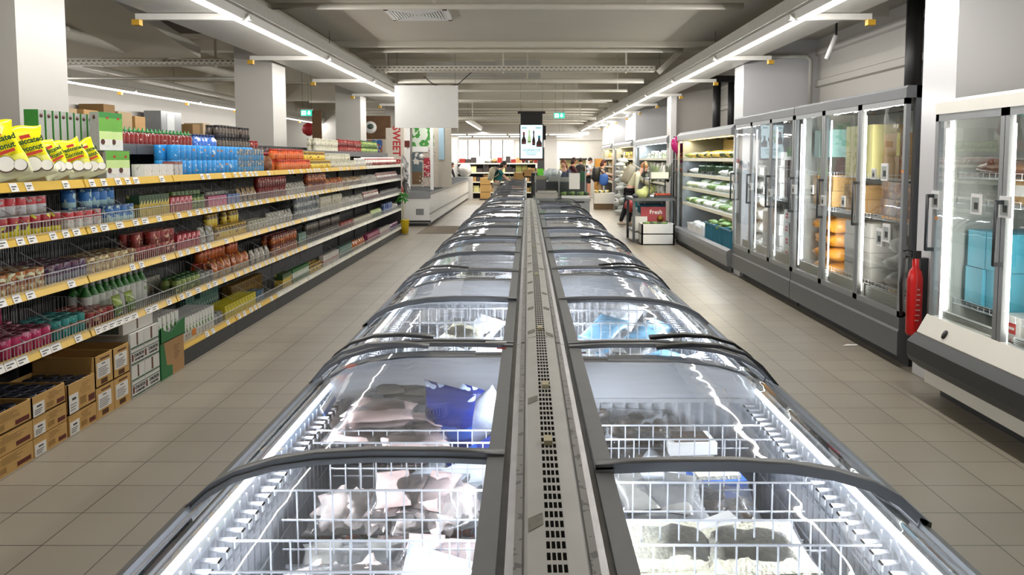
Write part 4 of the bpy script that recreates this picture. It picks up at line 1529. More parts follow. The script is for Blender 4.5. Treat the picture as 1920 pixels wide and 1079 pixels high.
# riser shelf on top
RS = 'riser shelf'
LZS['riser'] = 1.862
run(RS, 6.35, 7.7, 'chilli', 2, z=1.822, x=GX - .32)
run(RS, 7.75, 8.3, 'blueb', 2, z=1.822, x=GX - .32)
run(RS, 8.35, 9.3, 'darkjar', 2, 2, z=1.822, x=GX - .32)
run(RS, 9.35, 9.6, 'redjar', 1, 1, z=1.822, x=GX - .32)
run(RS, 12.2, 13.6, 'whitejar', 2, 2, z=1.822, x=GX - .32)
run(RS, 13.7, 15.5, 'redjar', 1, 2, z=1.822, x=GX - .32)
run(RS, 15.6, 17.2, 'greenjar', 1, 2, z=1.822, x=GX - .32)

# tall grey-backed boxes standing on end above the yellow bags
M_NUT = pmat('coconut_flesh_print', '#f1efe6', .4)
GRN = pmat('leaf_green_print', '#3f8a3a', .4, var=.2, scale=30)
M_BROWNLOGO = pmat('brown_logo_print', '#5a3326', .5)
for k in range(8):
    y = 5.2 + k * .083
    t = link('milk_powder_box', MB().box(-.09, -.032, 0, 0, .032, .27).mesh('body', [pmat('grey_green_card', '#a9aaa5', .5, var=.12, scale=60)]), None, (GX - .26, y, 1.78), (0, 0, 0),
             'tall grey-backed green box standing in row behind yellow bags, %s from the camera' % ordw(k), 'box', 'row of tall boxes on the top shelf')
    MB().box(-.091, -.034, -.0, .001, -.0305, .272).obj('green_edge', GRN, t)
    MB().lathe([(.001, .0), (.018, .001), (.001, .002)], 10, sx=.7).obj('logo', M_BROWNLOGO, t, loc=(.001, 0, .235), rot=(0, PI / 2, 0))
MB().box(-.5, 4.5, 1.59, -.26, 5.88, 1.775).obj('carton', pmat('plain_kraft', '#8f7a4e', .7), loc=(GX, 0, 0), label='low kraft carton under the row of tall green boxes', cat='carton')
M_GB = pr('greenboxf', [(0, '#d5dcd6'), (.28, '#b9cf8a'), (.5, '#5f9a3a'), (.85, '#2f7a35')], .27, '#e6ebe2', 10, .66)
for k, (x, y, z, nm) in enumerate(((-.12, 5.72, 1.59 + .205, 'upper one nearest the camera'), (-.12, 5.87, 1.59 + .205, 'upper one behind its neighbour'), (-.1, 5.76, 1.59, 'lower one under the first'), (-.1, 5.92, 1.59, 'lower one under the second'))):
    t = link('milk_powder_box', MB().box(-.075, -.06, 0, 0, .06, .27 if k < 2 else .2).mesh('body', M_GB), None, (GX + x, y, z), (0, 0, -.25), 'green white coconut milk box on top shelf, %s' % nm, 'box', 'green boxes beside the yellow bags')
    h_ = .27 if k < 2 else .2
    MB().box(-.075, -.0625, 0, .0, -.0605, h_ - .003).obj('grey_spine', pmat('grey_green_card', '#a9aaa5'), t)
    MB().lathe([(.001, .0), (.016, .001), (.001, .002)], 10, sx=.7).obj('spine_logo', M_BROWNLOGO, t, loc=(-.037, -.063, h_ - .035), rot=(PI / 2, 0, 0))
    MB().lathe([(.013, .0), (.013, .001)], 10, sx=.7).obj('logo', pmat('red_logo', '#b5342a', .4), t, loc=(.0005, .02, h_ - .04), rot=(0, PI / 2, 0))
    MB().lathe([(.02, .0), (.02, .001)], 12).obj('coconut_print', M_BROWNLOGO, t, loc=(.0005, -.03, .06), rot=(0, PI / 2, 0))
    MB().lathe([(.032, .0), (.032, .0006)], 14, sx=.8).obj('splash_print', M_NUT, t, loc=(.0003, .012, .055), rot=(0, PI / 2, 0))

# yellow coconut bags
M_YBAG = pr('yellowbag', [(0, '#e6dcae'), (.22, '#e8d95a'), (.38, '#e8c91a'), (.97, '#e0bf10')], .31, None, rough=.22)
M_TXTG = pmat('dark_green_print', '#1d4a1f', .4)
M_TXTR = pmat('red_print', '#c4392c', .4)
M_NUTB = pmat('coconut_shell_print', '#5c4636', .5, var=.2, scale=60)
for k, (x, y, z, sc, rz, tl, ro, lab) in enumerate((
        (-.05, 4.44, 1.60, 1.08, -1.0, -.12, .30, 'yellow coconut bag leaning at the picture edge'),
        (-.05, 4.68, 1.60, 1.05, -.85, -.14, .26, 'large yellow coconut bag leaning in front of the tall boxes'),
        (-.22, 4.56, 1.62, 1.0, -.9, -.1, .22, 'yellow coconut bag half hidden behind the two front ones'),
        (-.08, 4.90, 1.60, .78, -.2, -.35, .5, 'yellow coconut bag slumped sideways, first of the small heap'),
        (-.08, 5.00, 1.60, .84, -.5, -.3, .4, 'yellow coconut bag in the small heap, second one'),
        (-.05, 5.15, 1.60, .86, -.8, -.25, .3, 'yellow coconut bag in the small heap, third one'),
        (-.05, 5.33, 1.60, .84, -.75, -.2, .35, 'yellow coconut bag leaning against the green boxes'))):
    bm_ = pillow(.2, .3, .06, k, 12, 14, .6, .09)
    bm_.v = [(vx, vy * (1 + .1 * math.sin(vz * 21 + k)), vz + .012 * math.sin(vy * 31 + k * 2) * (vz / .3)) for vx, vy, vz in bm_.v]
    t = link('coconut_bag', bm_.mesh('body', M_YBAG), None, (GX + x, y + .12, z + .02), (0, 0, 0), lab, 'bag', 'yellow coconut bags on the top shelf', scale=(sc, sc, sc))
    t.rotation_mode = 'QUATERNION'
    t.rotation_quaternion = (Matrix.Rotation(rz, 3, 'Z') @ Matrix.Rotation(tl, 3, 'Y') @ Matrix.Rotation(ro, 3, 'X')).to_quaternion()
    xf = .044
    rr = (PI / 2, 0, PI / 2)
    text('Desiccated\nCoconut', .042, M_TXTG, t, (xf, 0, .19), rr, bold=.0016, sx=.9)
    MB().box(0, -.026, 0, .0016, .026, .02).obj('logo', M_TXTR, t, loc=(xf - .001, 0, .228))
    MB().box(-.001, -.06, 0, .001, .06, .016).obj('banner', M_TXTR, t, loc=(xf + .001, 0, .13), rot=(.08, 0, 0))
    for (yy, zz, r_) in ((-.005, .08, .04), (.055, .058, .03)):
        MB().lathe([(r_ * 1.12, .0), (r_ * 1.12, .0012)], 18).obj('shell_print', M_NUTB, t, loc=(xf - .006, yy, zz - .003), rot=(0, PI / 2, 0))
        MB().lathe([(r_, .0), (r_, .0012)], 18).obj('coconut_print', M_NUT, t, loc=(xf - .0045, yy, zz), rot=(0, PI / 2, 0))
# dark jars at the very left on the riser
for k in range(3):
    put('darkjar', GX - .36, 4.36 + k * .09, 1.78, S1, 1, 1)
MB().box(-.5, 4.0, 1.59, -.28, 4.5, 1.775).obj('carton', pmat('plain_kraft', '#8f7a4e', .7), loc=(GX, 0, 0), label='low kraft carton under the dark jars at the picture edge', cat='carton')
# decorative stuffed jar with straps and big red jar
for (y, z, sc, m, lab, x) in ((9.2, 1.59, 1.0, '#8a5a3c', 'round brown woven jar with twisted handles on the top shelf', -.14), (8.95, 1.862, .85, '#7a1f1f', 'red glossy jar with twisted handles on the riser shelf', -.42)):
    t = thing('gift_jar', lab, 'jar', (GX + x, y, z))
    MB().lathe([(.06 * sc, 0), (.085 * sc, .05 * sc), (.085 * sc, .12 * sc), (.05 * sc, .17 * sc), (.045 * sc, .19 * sc)], 14).obj('body', pmat('jar' + m, m, .3, var=.4, scale=30), t)
    MB().lathe([(.055 * sc, .185 * sc), (.055 * sc, .21 * sc), (.04 * sc, .215 * sc)], 12).obj('lid', pmat('lid_red', '#8f1f22'), t)
    MB().tube([(0, -.05 * sc, .2 * sc), (0, -.08 * sc, .25 * sc), (0, -.06 * sc, .27 * sc)], .004, 5).tube([(0, .04 * sc, .2 * sc), (0, .09 * sc, .24 * sc), (0, .11 * sc, .26 * sc)], .004, 5).obj('handle', pmat('lid_red', '#8f1f22'), t)

# ---------------------------------------------------------------- cartons on the floor
M_KRAFT = pmat('golden_kraft_card', '#c9a060', .7, var=.06, scale=14)
M_KRAFT2 = pmat('brown_card_inside', '#7d6038', .8, var=.08)
M_PRINTB = pmat('brown_carton_print', '#5b3a22', .7)
M_PRINTR = pmat('maroon_carton_print', '#5e2219', .7)
M_SHADEP = pmat('grey_brown_print', '#a5824a', .7)
XF = -2.86


def carton(y0, y1, z0, h, label, kind='brown', open_=False, dep=.42, group='kraft cartons stacked under the lowest shelf'):
    t = thing('kraft_carton', label, 'carton', (XF, y0, z0), group=group)
    w_ = y1 - y0
    th = .006
    b = MB()
    if open_:
        b.box(-dep, .003, 0, 0, w_ - .003, th)
        b.box(-th, .003, 0, 0, w_ - .003, h)
        b.box(-dep, .003, 0, -dep + th, w_ - .003, h * 1.0)
        b.box(-dep, .003, 0, 0, .003 + th, h)
        b.box(-dep, w_ - .003 - th, 0, 0, w_ - .003, h)
    else:
        b.box(-dep, .003, 0, 0, w_ - .003, h - .003)
    b.obj('box', M_KRAFT, t)
    r = random.Random(int(y0 * 100 + z0 * 100))
    if kind == 'brown':
        MB().box(0, w_ * .72, h * .12, .001, w_ * .95, h * .34).obj('maroon_print', M_PRINTR, t)
        p = MB()
        for k in range(12):
            p.box(0, w_ * .42 + k * .006, h * .16, .001, w_ * .42 + k * .006 + .003, h * .42)
        for k in range(5):
            a = w_ * r.uniform(.4, .5)
            p.box(0, a, h * (.52 + .08 * k), .001, a + w_ * r.uniform(.15, .45), h * (.52 + .08 * k) + .006)
        p.obj('print', M_SHADEP, t)
        s_ = MB().box(.001, .0, 0, .002, w_ * .32, h * .62)
        o = s_.obj('label', M_PAPER, t, loc=(0, .01, h * .02))
        q = MB()
        q.box(.002, w_ * .1, h * .42, .0026, w_ * .24, h * .5)
        for k in range(3):
            q.box(.002, w_ * .04, h * (.1 + .09 * k), .0026, w_ * (.2 + .03 * k), h * (.1 + .09 * k) + .004)
        q.obj('label_print', M_INK, o)
    elif kind == 'tall':
        o = MB().box(.001, .0, 0, .002, w_ * .72, h * .5).obj('label', M_PAPER, t, loc=(0, w_ * .1, h * .28), rot=(.0, 0, 0))
        q = MB()
        q.box(.002, w_ * .25, h * .42, .0026, w_ * .45, h * .45)
        for k in range(5):
            q.box(.002, w_ * .06, h * (.06 + .06 * k), .0026, w_ * (.5 + .06 * (k % 3)), h * (.06 + .06 * k) + .004)
        q.obj('label_print', M_INK, o)
        p = MB()
        for k in range(14):
            p.box(0, w_ * .3 + k * .006, h * .06, .001, w_ * .3 + k * .006 + .004, h * .22)
        p.box(0, w_ * .3, h * .84, .001, w_ * .8, h * .9)
        p.prism([(0, h * .82), (.02, h * .87), (.0, h * .95)], w_ * .12, w_ * .2, 'x') if 0 else None
        p.obj('print', M_PRINTB, t)
    return t


cols = [(3.98, 4.52), (4.52, 4.86)]
for c_, (a, b_) in enumerate(cols):
    for k in range(3):
        carton(a, b_, k * .118, .115 if k < 2 else .12, 'golden kraft tray carton with white label, %s stack, %s from the floor' % (['nearest', 'second'][c_], ordw(k)), 'brown', k == 2)
for k in range(2):
    carton(4.88, 5.2, k * .135, .132 if k == 0 else .19, 'golden kraft carton with side label, third stack, %s' % (['lower', 'upper'][k]), 'brown', k == 1)
for c_, (a, b_) in enumerate(((5.2, 5.43), (5.43, 5.66))):
    for k in range(2):
        carton(a, b_, k * .212, .21, 'golden kraft carton with large white label, %s tall stack, %s' % (ordw(c_), ['lower', 'upper'][k]), 'tall', k == 1)
# dark lidded cans inside the open cartons
M_NAVY = pr('navycan', [(0, '#20222b'), (.3, '#77787c'), (.5, '#22242e')], .1, '#3b3f52', 26, .6)
P_can('navy', .043, .1, M_NAVY, lidm=pmat('can_lid_dark', '#5a5e68', .25, .5))
P_can('navyblue', .043, .1, M_NAVY, lidm=pmat('can_lid_pale', '#a3a9bd', .25, .5))
for (a, b_, z) in ((3.98, 4.5, .237), (4.54, 4.84, .237), (4.9, 5.18, .145)):
    ny = int((b_ - a) / .092)
    for r_ in range(4):
        for k in range(ny):
            key = 'navyblue' if (a > 4.5 and r_ < 2) else 'navy'
            o = link('food_can', PK[key]['body'], None, (XF - .06 - r_ * .092, a + .05 + k * .092, z + (.1 if z < .2 else .02) * (1 if z < .2 else 1)), (0, 0, r_ + k),
                     '%s can in the open carton, %s along, %s from the aisle, %s stack' % ('pale-lidded navy' if key == 'navyblue' else 'dark-lidded navy', ordw(k), ordw(r_), 'nearest' if a < 4.2 else ('second' if a < 4.8 else 'third')), 'can', 'lidded cans in the open kraft cartons')
            link('lid', PK[key]['lid'], o)
            if z < .2:
                o.location.z = .217
# more cans deeper under the shelf
for r_ in range(2):
    for k in range(12):
        o = link('food_can', PK['navy']['body'], None, (XF - .46 - r_ * .09 + .0, 4.1 + k * .092, .0), (0, 0, k), 'dark food can on the floor behind the cartons, %s along, %s row' % (ordw(k), ordw(r_)), 'can', 'dark cans behind the kraft cartons') if r_ == 0 else None

# white coconut milk cartons
M_WCARD = pmat('white_carton_card', '#d9d8d4', .5, var=.03)
M_DGREEN = pmat('dark_green_card_print', '#1f5238', .5)
for c_, (a, b_) in enumerate(((5.68, 5.88), (5.88, 6.12))):
    for k in range(4):
        z0 = k * .118
        t = thing('milk_case', 'white green-striped coconut milk case, %s stack, %s from floor' % (['nearer', 'further'][c_], ordw(k)), 'carton', (XF + .0, a, z0), group='white coconut milk cases')
        MB().box(-.4, .003, 0, 0, b_ - a - .003, .115).obj('box', M_WCARD, t)
        p = MB()
        w_ = b_ - a
        p.box(0, .005, .004, .001, w_ - .005, .014)
        if k in (0, 2):
            p.box(0, .005, .088, .001, w_ - .005, .094)
        p.obj('stripe', M_DGREEN, t)
        if k in (0, 2):
            text('CHAOKOH', .036, M_INK, t, (.0012, w_ / 2 + .02, .065), (PI / 2, 0, PI / 2), sx=.85, bold=.0008)
            text('COCONUT MILK', .022, M_INK, t, (.0012, w_ / 2 + .02, .035), (PI / 2, 0, PI / 2), sx=.8, bold=.0006)
            MB().box(0, .012, .03, .0012, .034, .08).obj('badge', M_PRINTR, t)
        else:
            MB().box(0, w_ * .45, .02, .0012, w_ * .55, .11).obj('tape_print', M_PRINTB, t)
# sixth: display box with white cartons on top (grey opened case)
t = thing('display_case', 'opened grey and white case with printed window lying on the white cases', 'carton', (XF - .02, 5.62, .475))
MB().box(-.4, 0, 0, 0, .45, .1).obj('box', M_WCARD, t)
MB().box(-.28, -.002, .01, -.03, 0, .09).obj('window_print', pmat('grey_teal_print', '#5e6b66', .5, var=.3, scale=30), t)
MB().box(0, .2, .01, .001, .22, .1).obj('tape_print', M_PRINTB, t)
# green boxed stack
t = thing('milk_case', 'kraft case with green printed corner standing on the floor', 'carton', (XF + .0, 6.14, 0), group='green and kraft cases beside the shelf plinth')
MB().box(-.4, 0, 0, 0, .42, .285).obj('box', pmat('plain_kraft2', '#b0895c', .7, var=.05), t)
p = MB()
p.box(-.402, -.0015, 0, .0005, 0, .29)
p.prism([(0, 0), (.2, 0), (.2, .08), (.1, .1), (.06, .28), (0, .285)], 0, .0015, 'x')
p.obj('green_print', pmat('bright_green_card', '#1f7038', .5), t)
p = MB()
for k in range(6):
    p.box(0, .24, .12 + k * .02, .0012, .24 + .06 + .02 * (k % 3), .124 + k * .02)
p.obj('print', M_PRINTB, t)
t = thing('milk_case', 'green open tray case stacked on the kraft case', 'carton', (XF + .01, 6.13, .29), group='green and kraft cases beside the shelf plinth')
b = MB()
G2 = pmat('bright_green_card', '#1f7038')
b.box(-.4, 0, 0, 0, .44, .006)
b.prism([(0, 0), (.44, 0), (.44, .13), (.34, .12), (.18, .06), (.08, .09), (0, .13)], -.006, 0, 'x')
b.prism([(-.4, 0), (0, 0), (0, .12), (-.2, .05), (-.4, .13)], 0, .006, 'y')
b.box(-.4, 0, 0, -.394, .44, .13)
b.obj('box', G2, t)
for r_ in range(4):
    for k in range(5):
        put('gwcarton', XF - .02 - r_ * .066, 6.19 + k * .075, .297, S5, r_, 0)
for r_ in range(2):
    for k in range(3):
        t = link('bottle', MB().lathe([(.03, 0), (.03, .0), (.018, .02), (.018, .05)], 10).mesh('neck', pmat('cap_white', '#d8d8d5')), None, (XF - .42 - r_ * .07, 5.7 + k * .1, .48), None,
                 'white capped bottle behind the white cases, %s along, %s row' % (ordw(k), ordw(r_)), 'bottle', 'white capped bottles behind the cases') if 0 else None
# yellow bucket and pot plant hanging at the gondola end
t = thing('yellow_bucket', 'small yellow bucket hooked on the far end of the gondola', 'bucket', (-2.83, 18.3, .02))
MB().lathe([(.09, 0), (.12, .3), (.125, .31), (.115, .31), (.09, .02)], 14).obj('bucket', pmat('bucket_yellow', '#e0c21f', .35), t)
MB().tube([(0, -.12, .3), (0, -.06, .38), (0, .06, .38), (0, .12, .3)], .004, 5).obj('handle', M_CHROME, t)
t = thing('herb_bundle', 'bright green leafy bundle hanging at the gondola end', 'plant', (-2.82, 18.0, .72))
r = random.Random(8)
b = MB()
for k in range(60):
    a, e_ = r.uniform(0, 6.28), r.uniform(-.8, 1.2)
    d = Vector((math.cos(a) * math.cos(e_), math.sin(a) * math.cos(e_), math.sin(e_)))
    c0 = d * r.uniform(.06, .15) + Vector((0, 0, .12))
    b.blob(c0, (.035, .02, .008), k, .3, 6, 4, R=Euler((r.random() * 3, r.random() * 3, a)).to_matrix())
b.obj('foliage', pmat('herb_green', '#2f9a2c', .5, var=.4, scale=20), t)
MB().tube([(0, 0, .1), (.01, 0, -.2), (.0, 0, -.4)], .006, 5).obj('stem', pmat('stem_green', '#3c7a33', .6), t)
for k, z in enumerate((1.45, 1.2, .95)):
    t = link('film_bag', pillow(.3, .36, .12, k + 3, 10, 12, .9).mesh('film', M_FILM2), None, (-2.74, 18.1 + k * .05, z), (0, -.2, .3), 'crumpled clear plastic bag hung at gondola end, %s from the top' % ordw(k), 'bag', 'clear bags hung at the gondola end')
MB().box(-.02, -.06, 0, .02, .06, .35).obj('shelf_sign', pmat('dark_brown_board', '#3b2a22', .6), loc=(-2.8, 18.25, .95), label='dark brown board fixed on the gondola end below the clear bags', cat='board')
t = MB().box(-.005, 0, 0, .002, .07, .055).obj('orange_tag', pmat('orange_tag_card', '#d58432', .5), loc=(GX + .02, 6.74, .225), label='small orange tag hooked on the bottom shelf wire guard', cat='tag')
# ================================================================ GLASS DOOR CABINETS
M_CABG = pmat('graphite_cabinet', '#66686b', .4, .25, var=.04)
M_CABP = pmat('grey_cabinet_frame', '#8f9294', .35, .35, var=.05)
M_CABW = pmat('cream_cabinet', '#dedcd3', .3, var=.02)
M_INT = pmat('cabinet_interior', '#cfd2cc', .5, var=.03)
M_INTW = pmat('warm_cabinet_interior', '#d8c490', .5, var=.03)
M_DOORG = glass('door_glass', (.93, .96, .95), 1.5, 1.6, .02, wavy=.03)
M_DOORG2 = glass('side_glass', (.9, .95, .93), 1.5, 1.3, .02)
M_LEDW = pmat('white_cabinet_led', '#f6fbff', .3, emit=5, var=.01)
M_LEDY = pmat('warm_cabinet_led', '#ffe2a0', .3, emit=3.5, var=.01)
M_SCREEN = pmat('tag_screen', '#9fa6a2', .3)
DX = 3.1


def fridge(y0, y1, label, body, frame, top, bottom, nd, dx=DX, dep=.95, led_left=True, shelves=(.62, 1.1, 1.5, 1.85), group='glass door freezer cabinets', tags=(), back=M_INT, added_led=(), pw=7):
    t = thing('display_freezer', label, 'freezer', (dx, y0, 0), group=group)
    L_ = y1 - y0
    b = MB()
    b.box(.06, 0, bottom - .1, dep, .05, top)
    b.box(.06, L_ - .05, bottom - .1, dep, L_, top)
    b.box(.06, 0, top - .09, dep, L_, top)
    b.box(.06, 0, bottom - .1, dep, L_, bottom)
    b.box(dep - .04, 0, bottom, dep, L_, top)
    b.prism([(-.025, top - .1), (-.025, top - .02), (-.01, top), (.1, top), (.1, top - .1)], 0, L_, 'y')
    b.obj('body', body, t)
    b = MB()
    b.box(dep - .06, .05, bottom + .01, dep - .045, L_ - .05, top - .1)
    b.box(.1, .051, bottom, dep - .05, .06, top - .1)
    b.box(.1, L_ - .06, bottom, dep - .05, L_ - .051, top - .1)
    b.obj('lining', back, t)
    # base grille and bumper
    b = MB()
    b.prism([(-.03, .1), (-.03, bottom - .12), (-.02, bottom - .1), (-.02, bottom), (.2, bottom), (.2, .1)], 0, L_, 'y', 0)
    b.box(.08, .02, .0, dep - .1, L_ - .02, .12, 1)
    b.obj('base', [body, M_DARK], t)
    dw = L_ / nd
    for k in range(nd):
        a, c_ = k * dw + .004, (k + 1) * dw - .004
        fw = .042
        b = MB()
        b.box(-.02, a, bottom + .0, .02, a + fw, top - .1)
        b.box(-.02, c_ - fw, bottom + .0, .02, c_, top - .1)
        b.box(-.02, a, bottom + .0, .02, c_, bottom + .05)
        b.box(-.02, a, top - .15, .02, c_, top - .1)
        d = b.obj('door', frame, t)
        g = MB()
        g.add([(-.012, a + fw, bottom + .05), (-.012, c_ - fw, bottom + .05), (-.012, c_ - fw, top - .15), (-.012, a + fw, top - .15)], [(0, 3, 2, 1)])
        g.obj('glass', M_DOORG, d)
        h = MB()
        hy = c_ - .03
        zc = bottom + (top - bottom) * .47
        h.tube([(-.075, hy, zc - .2), (-.075, hy, zc + .2)], .012, 8)
        h.box(-.08, hy - .012, zc + .18, -.02, hy + .012, zc + .205)
        h.box(-.08, hy - .012, zc - .205, -.02, hy + .012, zc - .18)
        h.obj('handle', M_DARK, d)
        if k in added_led:  # no LED of their own at these doors: strip and light are added
            MB().box(.022, c_ - .035, bottom + .08, .032, c_ - .006, top - .2).obj('led_strip', M_LEDW, d)
            area('cabinet_led', (dx + .045, y0 + c_ - .06, (top + bottom) / 2), .02, top - bottom - .3, pw * .7, rot=(PI / 2, 0, math.radians(25)), color=(1, .95, .85))  # added light, stands in for the neighbouring door's LED
        else:
            MB().box(.05, c_ - .03, bottom + .08, .06, c_ - .014, top - .2).obj('led_strip', M_LEDW, d)
            area('cabinet_led', (dx + .085, y0 + c_ - .05, (top + bottom) / 2), .02, top - bottom - .3, pw, rot=(PI / 2, 0, math.radians(20)), color=(.93, .97, 1), spread=PI)
        for z in shelves:
            s_ = MB()
            for q in range(12):
                s_.wire((.14 + q * .06, a + .02, z), (.14 + q * .06, c_ - .02, z), .003)
            s_.wire((.12, a + .02, z), (.12, c_ - .02, z), .006)
            s_.wire((.12, a + .02, z + .04), (.12, c_ - .02, z + .04), .004)
            for q in range(12):
                yq = a + .03 + q * (c_ - a - .06) / 11
                s_.wire((.12, yq, z), (.12, yq, z + .04), .003)
            s_.obj('wire_shelf', M_WIRE, t)
        # base tray of dark wire louvres
        s_ = MB()
        for q in range(10):
            s_.box(.06, a + .05, bottom + .02 + q * .012, .09, c_ - .05, bottom + .026 + q * .012)
        s_.obj('air_louvre', M_INT, t)
        for (kk, fy, zt, sc) in tags:
            if kk == k:
                e = MB().box(-.03, -.05 * sc, -.06 * sc, -.018, .05 * sc, .06 * sc).obj('shelf_tag', M_WHITE, d, loc=(0, a + (c_ - a) * fy, zt))
                MB().box(-.032, -.037 * sc, -.045 * sc, -.03, .037 * sc, .04 * sc).obj('tag_screen', M_SCREEN, e)
                MB().box(-.0335, -.03 * sc, -.03 * sc, -.032, .01 * sc, .01 * sc).obj('tag_print', M_INK, e)
    return t


fridge(6.55, 9.28, 'graphite freezer cabinet with three glass doors, nearest of the two grey ones', M_CABG, M_CABP, 2.33, .42, 3,
       tags=((0, .38, 1.62, 1.25), (0, .62, 1.6, .8), (1, .95, 1.3, .9), (1, .35, 1.32, .9), (2, .97, 1.38, .9), (2, .3, 1.4, .8), (0, .3, 1.1, 1.3), (0, .45, 1.05, 1.3)), shelves=(.55, 1.18, 1.55), added_led=(0,), pw=11)
fridge(9.3, 11.95, 'graphite freezer cabinet with three narrow glass doors beside the open chiller', M_CABG, M_CABP, 2.33, .42, 3,
       tags=((0, .97, 1.3, .8), (1, .3, 1.32, .8), (2, .97, 1.32, .8), (1, .97, 1.35, .8)), shelves=(.55, 1.2, 1.6), pw=11)
fridge(3.25, 5.78, 'cream freezer cabinet with glass doors nearest the camera', M_CABW, M_CABP, 2.15, .5, 3, dx=2.95, dep=1.0,
       tags=((2, .94, 1.44, 1.1), (2, .32, 1.44, 1.1), (1, .95, 1.44, 1.1)), shelves=(.7, 1.42, 1.6), group='cream freezer cabinets', added_led=(1,))
# dark bumper and foot of the cream cabinet
t = MB().prism([(2.82, .26), (2.8, .3), (2.8, .4), (2.86, .46), (3.0, .4), (3.0, .2), (2.9, .2)], 3.2, 5.82).obj('bumper', M_DARK, label='dark rubber bumper rail along the foot of the cream cabinet', cat='bumper')
MB().prism([(2.87, .45), (2.86, .47), (2.93, .6), (2.98, .6), (2.98, .45)], 3.2, 5.8).obj('kick_panel', M_CABW, label='sloping cream kick panel with round key switch under glass doors', cat='panel')
MB().lathe([(.02, 0), (.02, .012), (.001, .012)], 10, sx=1.6).obj('key_switch', M_BLACK, loc=(2.885, 5.45, .52), rot=(0, -PI / 2 + .5, 0), label='small black oval switch on the cream kick panel', cat='switch')
# side price tag strip
MB().box(2.925, 5.7, 1.3, 2.93, 5.73, 1.32).obj('orange_dot', pmat('orange_tag_card', '#d58432', .5), label='tiny orange sticker on the cream cabinet corner post', cat='sticker')
MB().box(3.078, 6.56, 1.62, 3.08, 6.6, 1.64).obj('orange_dot', pmat('orange_tag_card', '#d58432', .5), label='tiny orange sticker on the graphite cabinet corner post', cat='sticker')

# fire extinguisher between the cabinets
t = thing('fire_extinguisher', 'red fire extinguisher hung between the cream and graphite cabinets', 'fire extinguisher', (3.02, 6.18, .36))
MB().lathe([(.05, 0), (.058, .02), (.058, .44), (.045, .5), (.025, .53), (.025, .6)], 18).obj('cylinder', pmat('extinguisher_red', '#c01818', .25, var=.03), t)
MB().box(-.03, -.015, .6, .035, .015, .66).tube([(0, 0, .64), (-.06, 0, .67), (-.1, 0, .66)], .008, 6).tube([(0, 0, .62), (-.08, 0, .62)], .007, 6).obj('valve', M_BLACK, t)
MB().tube([(-.02, 0, .64), (-.09, .0, .6), (-.11, 0, .4), (-.1, 0, .15)], .012, 8).obj('hose', M_BLACK, t)
b = MB()
for k in range(7):
    b.box(-.02 + .002 * k, -.0605, .12 + k * .04, .01 + .004 * (k % 3), -.0565, .128 + k * .04)
b.obj('print', pmat('extinguisher_print', '#d9a8a2', .4), t)
MB().box(.05, .02, .1, .11, .08, .6).obj('wall_bracket', M_DARK, t)
# white litter on the floor by the cabinet feet
MB().prism([(0, 0), (.14, .02), (.16, .05), (.06, .06)], 0, .004, 'z').obj('paper_scrap', M_PAPER, loc=(2.92, 7.3, .002), label='torn white paper scrap on tiles below the graphite cabinet', cat='paper')

# ---- goods inside the door cabinets
M_BOXW = pr('boxw', [(0, '#c3c2bc'), (1, '#cfcec8')], .2, '#b34a4a', 9, .72)
M_BOXK = pmat('kraft_box', '#a8834f', .7, var=.08)
M_BOXT = pmat('turquoise_box', '#58b7cf', .45, var=.1, scale=6)
M_BOXY = pmat('pale_yellow_box', '#d6cf8f', .5, var=.08)
M_BOXO = pmat('orange_bag', '#e0962c', .4, var=.2, scale=14)
M_BOXR = pr('boxr', [(0, '#cfcdc8'), (1, '#d6d4cf')], .2, '#c23a3a', 14, .66)
M_BOXG = pmat('grey_white_parcel', '#b9b7b2', .6, var=.15, scale=10)
M_BROWNP = pmat('brown_meat_pack', '#6a4a3c', .3, var=.3, scale=16)
_gc = {}


def goods(name, words, cat, mat, x, y, z, sx, sy, sz, where, rz=0, soft=0, seed=0):
    k = (words, where)
    _gc[k] = _gc.get(k, 0) + 1
    lab = '%s %s, %s placed' % (words, where, ordw(_gc[k] - 1))
    b = MB()
    if soft:
        b.blob((sx / 2, sy / 2, sz / 2), (sx * .55, sy * .55, sz * .52), seed, .25, 12, 8, fq=2)
    else:
        b.box(0, 0, 0, sx, sy, sz)
        b.box(-.0008, sy * .1, sz * .0, 0, sy * .13, sz, 0) if 0 else None
    return b.obj(name, mat, label=lab, cat=cat, group='%ss %s' % (words, where), loc=(x, y, z), rot=(0, 0, rz))


def stack_boxes(words, mat, x, y0, y1, z0, z1, w_, h, where, dep=.35, cat='box', name='frozen_food_box', face=None, soft=0, badge=None):
    n = max(1, int(round((y1 - y0) / w_)))
    w2 = (y1 - y0) / n
    m = max(1, int((z1 - z0) / h))
    r = random.Random(int(y0 * 31 + z0 * 17))
    for k in range(n):
        for j in range(m):
            o = goods(name, words, cat, mat, x + r.uniform(0, .03), y0 + k * w2 + .004, z0 + j * h, dep, w2 - .01, h - .004, where, 0, soft, k + j)
            if badge:
                MB().box(-.001, w2 * .25, h * .3, 0, w2 * .65, h * .72).obj('printed_mark', badge, o)
                MB().box(-.0018, w2 * .32, h * .45, -.001, w2 * .58, h * .55).obj('mark_lettering', M_PAPER, o)


GX1 = 3.24
M_BADGE = pmat('red_carton_mark', '#c8423c', .5)
